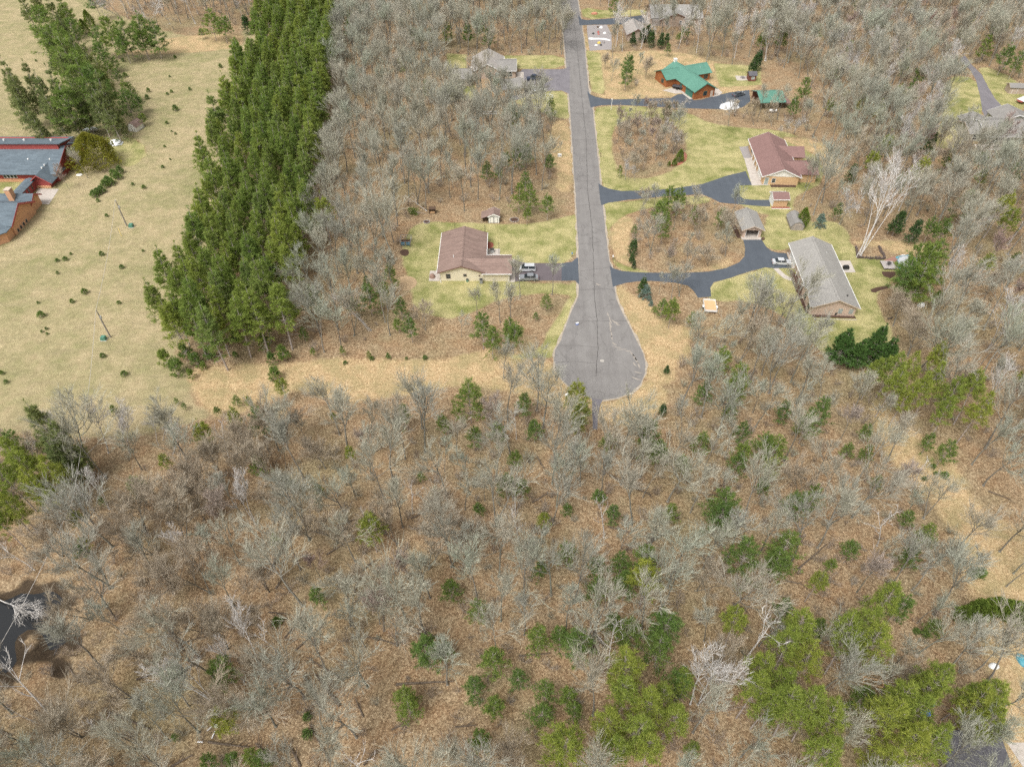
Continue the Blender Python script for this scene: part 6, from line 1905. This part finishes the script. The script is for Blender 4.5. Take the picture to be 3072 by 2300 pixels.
# utility trailer
p0, p1 = G(*B2(1655, 1000)), G(*B2(1755, 1000))
pc = G(*B2(1706, 1005))
e = empty('utility_trailer', (pc[0], pc[1], 0), radians(-6), 'white utility trailer with plywood deck at the end of the asphalt spur', 'trailer')
MB().box(-1.35, 1.35, -2.1, 2.1, .5, .58).build('deck', WOOD_Y, e)
for x in (-1.42, 1.36):
    MB().box(x, x + .07, -2.15, 2.15, .45, .95).build('side_rail', T_WHITE, e)
MB().box(-1.42, 1.43, 2.15, 2.22, .45, .95).build('front_rail', T_WHITE, e)
MB().box(-1.3, 1.3, -2.2, -1.6, .585, .75).build('ramp', mk('faded_plank', (.55, .52, .48), (.42, .39, .36), 3), e)
for s in (-1, 1):
    w = MB().tube([(s * 1.5, -.3, .34), (s * 1.72, -.3, .34)], .34, 12).build('wheel', RUBBER, e)
    MB().box(s * 1.61 - .14, s * 1.61 + .14, -.75, .15, .7, .75).build('mudguard', T_WHITE, e)
MB().tube([(-.5, 2.2, .5), (0, 3.2, .5), (.5, 2.2, .5)], .05, 6).build('drawbar', T_WHITE, e)

# ================================================================ POLES, WIRES, BOXES
def pole(px_, py_, h, label):
    x, y = G(px_, py_)
    e = empty('power_pole', (x, y, 0), 0, label, 'power pole')
    MB().tube([(0, 0, -.2), (0, 0, h)], [.17, .11], 9).build('pole', mk('grey_pole', (.26, .23, .20), (.19, .165, .14), 4), e)
    MB().tube([(.22, 0, h - 2.3), (.22, 0, h - 1.6)], .2, 9).build('transformer', STEEL, e)
    MB().tube([(0, 0, h), (0, 0, h + .25)], .05, 6).build('insulator', T_WHITE, e)
    MB().tube([(-.13, -.1, 0), (-.1, -.1, h * .75)], .04, 5).build('conduit', STEEL, e)
    return Vector((x, y, h + .2))


def fit_h(bx, by, tx, ty):
    x, y = G(bx, by)
    best = min((math.hypot(PX(x, y, z / 10)[0] - tx, PX(x, y, z / 10)[1] - ty), z / 10) for z in range(30, 160))
    return best[1]


h1 = fit_h(*B0(1098, 297), *B0(1003, 75))
h2 = fit_h(*B0(957, 1257), *B0(830, 1025))
t1 = pole(*B0(1098, 297), h1, 'leaning looking power pole beside a green transformer box in the meadow')
t2 = pole(*B0(957, 1257), h2, 'power pole in the meadow opposite the pine plantation front')
q3 = G(*C0(640, 985), 9)
t3 = pole(*PX(q3[0], q3[1], 0), 9, 'power pole hidden among trees near the pond')
q4 = G(-40, 2000, 8)
for a, b, lb in ((t1, t2, 'thin power cable strung between the two meadow poles'), (t2, t3, 'power cable dropping from the meadow pole into the trees'), (t3, Vector((q4[0], q4[1], 8)), 'power cable crossing over the pond')):
    pts = []
    for i in range(21):
        t = i / 20
        v = a.lerp(b, t)
        v.z -= .9 * 4 * t * (1 - t)
        pts.append(v)
    tag(MB().tube(pts, .032, 5).build('power_cable', mk('pale_cable', (.52, .49, .45), None, 3)), lb, 'cable')
GREEN_BOX = mk('utility_green', (.10, .24, .17), None, 3, .5)
for (f, x, y, lb) in ((B0, 1137, 305, 'green transformer box beside a meadow power pole'), (B0, 900, 1278, 'dark green utility box near the plantation front pole')):
    p = G(*f(x, y))
    e = empty('transformer_box', p, 0, lb, 'utility box')
    MB().prism([(-.55, 0), (.55, 0), (.55, .75), (.4, .95), (-.4, .95), (-.55, .75)], 'y', -.45, .45).build('cabinet', GREEN_BOX, e)
    MB().box(-.7, .7, -.6, .6, -.03, .05).build('base_pad', CONC, e)
p = G(*B0(1050, 385))
tag(MB().tube([(p[0], p[1], 0), (p[0] - .3, p[1] + .6, 2.2)], .05, 6).build('guy_marker', mk('yellow_plastic', (.75, .55, .12), None, 3)), 'yellow guy wire marker near the meadow pole', 'marker')


def mailbox(f, x, y, col, label):
    p = G(*f(x, y))
    e = empty('mailbox', p, 0, label, 'mailbox')
    MB().box(-.05, .05, -.05, .05, -.1, 1.05).build('post', WOOD_D, e)
    MB().prism([(-.14, 1.05), (.14, 1.05), (.14, 1.22), (.08, 1.31), (-.08, 1.31), (-.14, 1.22)], 'y', -.28, .28).build('box', col, e)
    MB().box(.15, .17, -.1, -.02, 1.2, 1.42).build('flag', LAMP_R, e)


BLUE = mk('blue_paint', (.06, .22, .42), None, 3, .4)
mailbox(B2, 517, 565, BLUE, 'blue mailbox at the brown roofed house drive')
mailbox(B2, 870, 590, T_WHITE, 'pale mailbox at the mouth of the curving driveway')
mailbox(A2, 668, 738, BLACK, 'dark mailbox by the road opposite the worn drive')
mailbox(A2, 765, 1358, WOOD_D, 'brown mailbox by the road near the wooded island')
mailbox(A2, 590, 135, WOOD_D, 'brown mailbox at the far dark driveway')
p = G(*A2(411, 1352))
e = empty('utility_pedestal', p, 0, 'white utility box with two dark vents on the verge', 'utility box')
MB().box(-.55, .55, -.3, .3, 0, .75).build('cabinet', T_WHITE, e)
for x in (-.25, .25):
    MB().box(x - .13, x + .13, -.33, -.3, .25, .55).build('vent', T_DARK, e)
p = G(*A2(856, 950))
e = empty('light_post', p, 0, 'slim white lamp post by the green roofed house drive', 'lamp post')
MB().tube([(0, 0, 0), (0, 0, 3.4)], .07, 7).build('post', T_WHITE, e)
MB().box(-.16, .16, -.16, .16, 3.4, 3.8).build('lantern', T_WHITE, e)
p = G(*B2(563, 1145))
e = empty('blue_cooler', p, .4, 'small blue and white box left on the turning circle', 'box')
MB().box(-.3, .3, -.2, .2, .015, .32).build('body', mk('bright_blue', (.05, .17, .62), None, 3, .4), e)
MB().box(-.31, .31, -.21, .21, .32, .42).build('lid', T_WHITE, e)
p = G(*C2(474, 112))
e = empty('utility_pedestal', p, .5, 'small white box on the leaves below the turning circle', 'utility box')
MB().box(-.35, .35, -.25, .25, 0, .7).build('cabinet', T_WHITE, e)
MB().tube([(.4, .3, .0), (.9, .5, .5)], .05, 5).build('bent_post', T_WHITE, e)

# ================================================================ YARD THINGS
# fenced planter beside the woods
e = empty('fenced_planter', (-27.8, 155.6, 0), 0, 'wire fenced garden with two blue tubs beside the woods', 'garden pen')
for x in (-1.35, 0, 1.35):
    for y in (-1.6, 1.6):
        MB().box(x - .06, x + .06, y - .06, y + .06, 0, 1.5).build('post', WOOD, e)
for z in (.75, 1.45):
    for y in (-1.6, 1.6):
        MB().box(-1.35, 1.35, y - .03, y + .03, z, z + .07).build('rail', STEEL, e)
    for x in (-1.35, 1.35):
        MB().box(x - .03, x + .03, -1.6, 1.6, z + .001, z + .07).build('rail', STEEL, e)
for x in (-.7, .7):
    MB().box(x - .5, x + .5, -1.1, -.2, 0, .55).build('tub', mk('teal_tub', (.06, .15, .20), None, 3, .5), e)
MB().box(-1.2, 1.2, .2, 1.2, 0, .35).build('soil_bed', MULCH, e)
sheet('compost_heap', smooth_poly([(-29, 152.6), (-27, 153.0), (-26.4, 150.8), (-27.2, 149.6), (-28.8, 150.4)], 2), .02, MULCH, 'dark compost patch before the fenced planter')
e = empty('log_rack', (-22, 170.3, 0), 0, 'small dark wooden rack with split logs at the wood edge', 'log rack')
MB().box(-.85, -.75, -.6, .6, 0, 1.5).box(.75, .85, -.6, .6, 0, 1.5).box(-.85, .85, .5, .6, 0, 1.5).build('frame', WOOD_D, e)
MB().prism([(-.95, 1.5), (.95, 1.5), (.95, 1.58), (-.95, 1.58)], 'y', -.8, .8).build('roof', WOOD_D, e)
for i in range(5):
    for j in range(2):
        MB().tube([(-.55 + i * .27, -.55, .3 + j * .28), (-.55 + i * .27, .4, .3 + j * .28)], .13, 6).build('log', WOOD_Y, e)
x, y = G(*B1(1470, 205))
plant('white_pine', 'felled_pine', x, y, None, 'green felled pine top lying at the wood edge', 'felled tree', lean=(-5.5, .8, .5), wide=1.0, z=.5)
for i, (f, x, y, r, lb) in enumerate(((B1, 1475, 264, .8, 'small stone fire ring behind the brown roofed house'), (B2, 20, 245, 1.2, 'low stone ring bed near the white garden shed'))):
    p = G(*f(x, y))
    e = empty('fire_ring', p, 0, lb, 'fire ring')
    for k in range(14):
        a = k * 2 * pi / 14
        o = MB().box(-.15, .15, -.1, .1, 0, .2).build('stone', GRAV, e)
        o.location = (r * cos(a), r * sin(a) * .9, 0)
        o.rotation_euler = (0, 0, a + pi / 2)
    MB().tube([(0, 0, .0), (0, 0, .03)], r * .85, 12).build('ash_bed', MULCH, e)
p = G(*B1(1290, 790))
sheet('sand_circle', smooth_poly([(p[0] + 2.9 * cos(k * pi / 6), p[1] + 3.0 * sin(k * pi / 6)) for k in range(12)], 1), .012, mk('bare_sand', (.46, .33, .20), (.34, .24, .14), 2, .95, True), 'round bare sandy patch on the lawn corner')
p = G(1180 + 1175 * .2441, 600 + 555 * .2441)
sheet('flower_bed', smooth_poly([(p[0] + 1.3 * cos(k * pi / 5), p[1] + 1.6 * sin(k * pi / 5)) for k in range(10)], 1), .015, MULCH_R, 'round edged flower bed against the brown roofed house')
for (cx, cy, w, h, mt, nm_, lb, ct) in ((1215, 640, .9, .9, STEEL, 'air_conditioner', 'grey air conditioner behind the brown roofed house', 'air conditioner'), (1080, 1020, .7, 1.1, PEWTER, 'trash_bin', 'grey wheeled bin by the brown roofed house wall', 'bin'), (910, 1000, .5, .6, GREEN_BOX, 'garden_hose_reel', 'green hose reel by the brown roofed house wall', 'hose reel')):
    p = G(1180 + cx * .2441, 600 + cy * .2441)
    e = empty(nm_, p, 0, lb, ct)
    MB().box(-w / 2, w / 2, -w / 2, w / 2, .04, h).build('body', mt, e)
    MB().box(-w / 2 - .04, w / 2 + .04, -w / 2 - .04, w / 2 + .04, h, h + .07).build('lid', T_DARK, e)
for cx, cy, hh, lb in ((762, 385, 2.6, 'thin dark clothesline post behind the brown roofed house'), (1128, 420, 2.9, 'second thin dark post behind the brown roofed house'), (1298, 660, 3.4, 'tall dark post on the back patio of the brown roofed house')):
    p = G(1180 + cx * .2441, 600 + cy * .2441)
    tag(MB().tube([(p[0], p[1], 0), (p[0], p[1], hh)], .06, 6).build('metal_post', T_DARK), lb, 'post')
p = G(1180 + 480 * .2441, 600 + 950 * .2441)
lump('flower_pot', p, .75, .75, 1.1, mk('brown_pot', (.28, .18, .14), None, 3), 'big brown planter on the corner patio', 'planter', 4, wob=.05)

# stone walled garden, deck and pool behind the grey ranch house
e = empty('garden_wall', G(*B3(880, 530)), 0, 'low dark stone wall round a garden behind the grey ranch house', 'garden wall')
c0 = G(*B3(880, 530))
r = random.Random(9)
for a, b in (((757, 478), (775, 575)), ((775, 575), (1010, 586)), ((955, 478), (1010, 584))):
    A, B_ = G(*B3(*a)), G(*B3(*b))
    n = max(3, int(math.dist(A, B_) / .55))
    for i in range(n):
        t = (i + .5) / n
        w = r.uniform(.24, .36)
        o = MB().prism([(w * cos(k * pi / 3 + r.uniform(-.2, .2)), w * .8 * sin(k * pi / 3)) for k in range(6)], 'z', 0, r.uniform(.45, .8)).build('stone', mk('dark_stone', (.15, .115, .10), (.09, .07, .06), 3), e)
        o.location = (A[0] + (B_[0] - A[0]) * t - c0[0] + r.uniform(-.12, .12), A[1] + (B_[1] - A[1]) * t - c0[1] + r.uniform(-.12, .12), 0)
e = empty('deck', (94.7, 145.3, 0), radians(-3), 'small grey wooden deck beside the round pool', 'deck')
for i in range(12):
    MB().box(-1.6 + i * .27, -1.6 + i * .27 + .25, -1.65, 1.65, .55, .6).build('plank', mk('grey_plank', (.42, .38, .36), (.34, .305, .29), 3), e)
for x in (-1.5, 1.5):
    for y in (-1.5, 1.5):
        MB().box(x - .06, x + .06, y - .06, y + .06, 0, .55).build('post', WOOD, e)
p = (94.6, 145.2)
e = empty('patio_table', p, 0, 'dark round table on the grey pool deck', 'table')
MB().tube([(0, 0, 1.25), (0, 0, 1.3)], .55, 12).build('top', T_DARK, e)
MB().tube([(0, 0, .6), (0, 0, 1.25)], .06, 6).build('pedestal', T_DARK, e)
e = empty('swimming_pool', (99.8, 145.3, 0), 0, 'round above ground pool with teal wall and grey winter cover', 'pool')
pool_t = mk('teal_vinyl', (.10, .33, .38), (.06, .22, .28), 2, .5)
ring = [(2.9 * cos(k * pi / 14), 2.9 * sin(k * pi / 14)) for k in range(28)]
MB().prism(ring, 'z', 0, 1.25).build('pool_wall', pool_t, e)
MB().prism([(x * .955, y * .955) for x, y in ring], 'z', 1.25, 1.275).build('winter_cover', mk('grey_cover', (.48, .49, .49), (.38, .39, .40), 2, .5), e)
MB().tube([(3.0 * cos(k * pi / 14), 3.0 * sin(k * pi / 14), 1.27) for k in range(29)], .09, 6).build('top_rail', STEEL, e)
p = G(*B3(1170, 565))
e = empty('pool_float', p, .2, 'crumpled teal and white pool cover heap beside the garden', 'pool cover')
for i in range(3):
    o = lump('fold', (0, 0), 1.1 - .2 * i, .55, .5, [pool_t, TARP_W, pool_t][i], None, None, 20 + i)
    o.parent = e
    o.location = (-1.1 + i * 1.1, .2 * (i % 2), 0)
sheet('brick_path', poly(B3, [(1010, 590), (1090, 560), (1150, 575), (1110, 620), (1015, 612)]), .015, mk('red_brick_path', (.34, .19, .15), (.24, .13, .10), 3, .9, True), 'red brick path beside the pool')
sheet('flower_bed', poly(B3, [(985, 690), (1105, 690), (1105, 720), (1060, 748), (1010, 735), (985, 712)]), .015, MULCH, 'dark mulch bed before the pool deck')
sheet('mulch_path', poly(B3, [(885, 845), (930, 828), (1050, 805), (1062, 828), (960, 856), (930, 872), (895, 868)]), .015, MULCH, 'dark mulch strip crossing the back lawn')
p = G(2180 + 1405 * .2532, 600 + 825 * .2532)
e = empty('barbecue_grill', p, 0, 'dark covered grill on the square back patio', 'grill')
MB().prism([(-.7, .35), (.7, .35), (.7, .95), (.5, 1.2), (-.5, 1.2), (-.7, .95)], 'y', -.35, .35).build('hood', BLACK, e)
MB().box(-.6, .6, -.3, .3, .04, .35).build('cart', STEEL, e)
p = G(*B3(1030, 365))
tag(MB().tube([(p[0], p[1], 0), (p[0], p[1], 1.4)], .05, 6).build('birdhouse_post', T_WHITE), 'white birdhouse post at the wood edge', 'post')
p = G(*B3(1320, 985))
lump('round_tank', p, .9, .7, 1.0, T_WHITE, 'rounded white tank under the big pine', 'tank', 12, wob=.03)
p = G(*A3(40, 975))
e = empty('propane_tank', (p[0], p[1], 0), 0, 'long pale propane tank by the green pavilion', 'propane tank')
MB().tube([(-1.25, 0, .75), (-1.1, 0, .75), (1.1, 0, .75), (1.25, 0, .75)], [.25, .48, .48, .25], 12).build('tank', T_WHITE, e)
for x in (-.7, .7):
    MB().box(x - .08, x + .08, -.35, .35, 0, .35).build('foot', CONC, e)
# brick edged bed by the lawn
BRK = mk('bed_brick', (.44, .13, .10), (.33, .10, .08), 4, .9)
path_ = [A2(*q) for q in [(1360, 1428), (1410, 1430), (1460, 1412), (1495, 1378), (1500, 1340), (1480, 1318)]]
e = empty('brick_edging', G(*A2(1440, 1400)), 0, 'curved strip of red bricks edging the cedar bed', 'edging')
c0 = G(*A2(1440, 1400))
for i in range(len(path_) - 1):
    A, B_ = G(*path_[i]), G(*path_[i + 1])
    n = max(1, int(math.dist(A, B_) / .42))
    for j in range(n):
        for k in range(3):
            o = MB().box(-.19, .19, -.1, .1, 0, .09).build('brick', BRK, e)
            d = Vector((B_[0] - A[0], B_[1] - A[1])).normalized()
            t = (j + .5) / n
            o.location = (A[0] + (B_[0] - A[0]) * t - c0[0] - d.y * (k - 1) * .34, A[1] + (B_[1] - A[1]) * t - c0[1] + d.x * (k - 1) * .34, 0)
            o.rotation_euler = (0, 0, math.atan2(d.y, d.x))
# odds and ends on the gravel pad
for i, (x, y, mt, lb) in enumerate(((710, 245, 'grey', 'grey boulder'), (740, 240, 'brown', 'brown urn'), (770, 245, 'white', 'white stone'), (735, 258, 'grey', 'grey slab'), (702, 296, 'dark', 'dark urn'), (745, 285, 'red', 'red clay pot'), (748, 300, 'red', 'red clay bowl'), (800, 292, 'white', 'flat white stone'),
                                    (752, 378, 'yellow', 'yellow plastic bin'), (728, 395, 'white', 'round white stone'), (768, 395, 'dark', 'dark pot'), (790, 375, 'grey', 'mossy grey stone'))):
    p = G(*A2(x, y))
    cm = {'grey': GRAV, 'brown': WOOD_D, 'white': T_WHITE, 'dark': T_DARK, 'red': BRK, 'yellow': mk('yellow_plastic', (.75, .55, .12), None, 3)}[mt]
    lump('garden_ornament', p, .5 + .25 * (mt in ('white', 'yellow')), .4, .45 + .2 * (i % 3), cm, lb + ' on the gravel pad by the road', 'garden ornament', 30 + i, 10, 4)
sheet('lime_strip', smooth_poly(poly(A2, [(660, 325), (720, 330), (790, 330), (850, 345), (850, 358), (780, 342), (700, 345), (662, 345)]), 1), .016, T_WHITE, 'white strip of crushed lime across the gravel pad')
p = G(*A2(318, 850))
e = empty('animal_pen', p, 0, 'low white rail pen on the grass by the worn drive', 'pen')
pts = [(1.5 * cos(k * pi / 3 + .3), 1.5 * sin(k * pi / 3 + .3)) for k in range(6)]
for k in range(6):
    a, b = pts[k], pts[(k + 1) % 6]
    MB().tube([(a[0], a[1], 0), (a[0], a[1], .9)], .06, 6).build('post', T_WHITE, e)
    MB().tube([(a[0], a[1], .85), (b[0], b[1], .85)], .06, 6).build('rail', T_WHITE, e)
p = G(*A1(2022, 990))
e = empty('dock_section', p, radians(3), 'white framed dock section standing in the bare woods', 'dock')
for y in (-.8, .8):
    MB().box(-2.4, 2.4, y - .12, y + .12, .5, .7).build('beam', T_WHITE, e)
for x in (-2, 0, 2):
    MB().box(x - .1, x + .1, -.68, .68, .52, .66).build('crossbar', T_WHITE, e)
    MB().tube([(x, -.95, 0), (x, -.95, 1.2)], .05, 6).build('leg', STEEL, e)
    MB().tube([(x, .95, 0), (x, .95, 1.2)], .05, 6).build('leg', STEEL, e)
p = G(*A1(2058, 790))
boat((p[0], p[1], 0), radians(115), 4.6, 1.1, T_WHITE, W_GREY, 'slim white canoe lying behind the tan garage', 'canoe', .05, .05)
# play things in the pine woods
p = G(*D3(905, 925))
e = empty('lumber_frame', p, radians(-14), 'new lumber sandbox frame on the leaves among pines', 'sandbox')
for a in ((-1.3, 1.3, -.55, -.43), (-1.3, 1.3, .43, .55), (-1.42, -1.3, -.55, .55), (1.3, 1.42, -.55, .55)):
    MB().box(*a, 0, .28).build('board', WOOD_Y, e)
for i, (x, y, c, nm_, lb) in enumerate(((1160, 1040, BLUE, 'wading_pool', 'dark blue wading tub among the pines'), (1365, 1185, mk('bright_blue', (.05, .17, .62), None, 3, .4), 'play_tarp', 'bright blue folded tarp under the pines'), (1400, 1100, pool_t, 'play_slide', 'teal plastic slide under the pines'), (2195, 735, pool_t, 'teal_tarp', 'teal tarp bundle on the tan clearing'), (1950, 785, T_WHITE, 'white_bucket', 'white tub on the tan clearing'))):
    p = G(*D3(x, y))
    lump(nm_, p, .8, .55 + .6 * (i == 3), .5, c, lb, 'tarp' if 'tarp' in nm_ else 'tub' if 'slide' not in nm_ else 'slide', 50 + i, wob=.08)
for (f, x, y, c, lb) in ((D3, 1280, 697, T_TAN, 'pale cut stump beside a leaning trunk in the clearing woods'), (D0, 1870, 1300, T_WHITE, 'white birch stump near the leaning birches'), (A0, 685, 1512, T_WHITE, 'flat white board on the grass beside the church')):
    p = G(*f(x, y))
    o = MB().tube([(0, 0, -.05), (0, 0, .35 if c is not T_WHITE else .12)], [.34, .28], 9).build('tree_stump' if f is not A0 else 'white_board', c)
    o.location = (p[0], p[1], 0)
    if f is A0:
        o.scale = (3, 2, 1)
    tag(o, lb, 'stump' if f is not A0 else 'board')

# ================================================================ FALLEN LOGS
LOGM = bark('log_bark', [(.13, .10, .075), (.19, .15, .115), (.11, .085, .065)], 3.)
LOGP = bark('pale_log_bark', [(.60, .56, .50)], 3.)
LOGS = [(C1, 330, 1220, 120, 1656, .3), (C1, 1340, 1170, 1560, 1060, .16), (C1, 700, 1230, 850, 1180, .14), (C1, 610, 1480, 760, 1390, .14), (C1, 1010, 600, 1090, 560, .1), (C1, 900, 1640, 1010, 1540, .15), (C1, 120, 600, 60, 480, .14), (D1, 760, 110, 930, 0, .16), (D1, 170, 120, 240, 20, .16), (D1, 850, 150, 900, 20, .12), (D1, 1080, 110, 830, 250, .13), (D1, 1105, 490, 1092, 215, .14),
        (D1, 720, 880, 440, 715, .14), (D1, 340, 650, 600, 420, .13), (D1, 250, 540, 325, 455, .12), (D1, 1650, 572, 1320, 440, .15), (D1, 1520, 545, 1320, 480, .12), (D1, 1240, 600, 930, 525, .12), (D1, 1210, 942, 1710, 920, .19), (D1, 590, 1190, 415, 870, .26), (D1, 725, 1130, 515, 860, .26), (D1, 640, 1610, 460, 1280, .15), (D1, 100, 1560, 0, 1455, .18), (D1, 385, 1656, 305, 1490, .2), (D1, 1255, 1656, 1180, 1560, .15),
        (D1, 930, 1640, 1045, 1505, .15), (D1, 930, 1225, 855, 1060, .13), (D1, 1170, 1335, 1270, 1295, .13), (D1, 80, 890, 200, 760, .14), (D1, 110, 320, 265, 337, .12), (D1, 1720, 1310, 1900, 1300, .12), (D1, 270, 370, 150, 385, .12), (C2, 218, 635, 275, 745, .15), (C2, 175, 1032, 315, 950, .16), (C2, 845, 795, 945, 855, .24), (C2, 1010, 880, 1200, 972, .17), (C2, 835, 1240, 1015, 1292, .15), (C2, 1140, 1400, 1360, 1275, .24), (C2, 355, 1185, 275, 1095, .13),
        (C2, 0, 990, 110, 930, .15), (C2, 1690, 960, 1830, 980, .13), (C2, 1740, 930, 1800, 880, .12), (C2, 40, 1450, 160, 1440, .14), (D2, 852, 245, 822, 445, .16), (D2, 688, 478, 812, 645, .17), (D2, 675, 598, 835, 762, .17), (D2, 560, 1165, 585, 1105, .14), (D2, 60, 700, 330, 680, .13), (D2, 1900, 240, 2020, 300, .14), (C3, 260, 1605, 500, 1395, .17), (C3, 225, 775, 335, 835, .13), (C3, 240, 722, 345, 752, .12), (C3, 1900, 930, 2090, 1010, .12), (D3, 150, 45, 290, 85, .13), (D3, 440, 30, 530, 70, .12),
        (D0, 1180, 902, 1430, 815, .16), (D0, 1440, 405, 1570, 340, .13), (D0, 1415, 425, 1600, 665, .15), (D0, 1800, 1440, 2160, 1492, .17), (D0, 1480, 1652, 1670, 1555, .17), (D0, 1570, 590, 1740, 540, .1), (D0, 930, 1175, 1310, 1340, .2), (D0, 300, 1170, 480, 1300, .14), (D0, 0, 1340, 110, 1390, .15), (D0, 600, 800, 690, 940, .13), (B3, 1640, 800, 1690, 830, .2), (B3, 1070, 1090, 1030, 1110, .2), (B2, 130, 1575, 205, 1480, .2), (C2, 1790, 190, 1870, 180, .2)]
r = random.Random(4)
for i, (f, x0, y0, x1, y1, rad) in enumerate(LOGS):
    A, B_ = Vector(G(*f(x0, y0))), Vector(G(*f(x1, y1)))
    d = B_ - A
    L = d.length
    e = empty('fallen_log', (A.x, A.y, 0), math.atan2(d.y, d.x), 'fallen dark trunk lying on the leaves ' + where(A.x, A.y), 'log', 'fallen trunks ' + where(A.x, A.y))
    pts = [(L * t, r.uniform(-.12, .12) * L * .06, rad * .75 + .25 * t) for t in np.linspace(0, 1, 6)]
    MB().tube(pts, [rad * (1.05 - .6 * t) for t in np.linspace(0, 1, 6)], 7).build('trunk', LOGM, e)
    for k in range(r.randint(2, 5)):
        t = r.uniform(.35, .95)
        s = r.choice((-1, 1))
        l = r.uniform(.5, 1.4)
        MB().tube([(L * t, 0, rad + .2), (L * t + l * .7, s * l * .5, rad + .2 + l * r.uniform(.1, .5)), (L * t + l * 1.2, s * l * .9, rad + .25 + l * r.uniform(.1, .6))], [rad * .3, rad * .2, .012], 4).build('branch_stub', LOGM, e)
for i, (x0, y0, x1, y1) in enumerate(((1790, 1345, 1860, 1285), (1710, 1440, 1755, 1440), (1832, 1410, 1860, 1350), (1740, 1310, 1756, 1306))):
    A, B_ = Vector(G(*D0(x0, y0))), Vector(G(*D0(x1, y1)))
    tag(MB().tube([(A.x, A.y, .12), ((A.x + B_.x) / 2, (A.y + B_.y) / 2, .16), (B_.x, B_.y, .14)], .1, 7).build('birch_log', LOGP), 'short pale birch log on the leaves below the leaning birches', 'log', 'birch logs below the leaning birches')
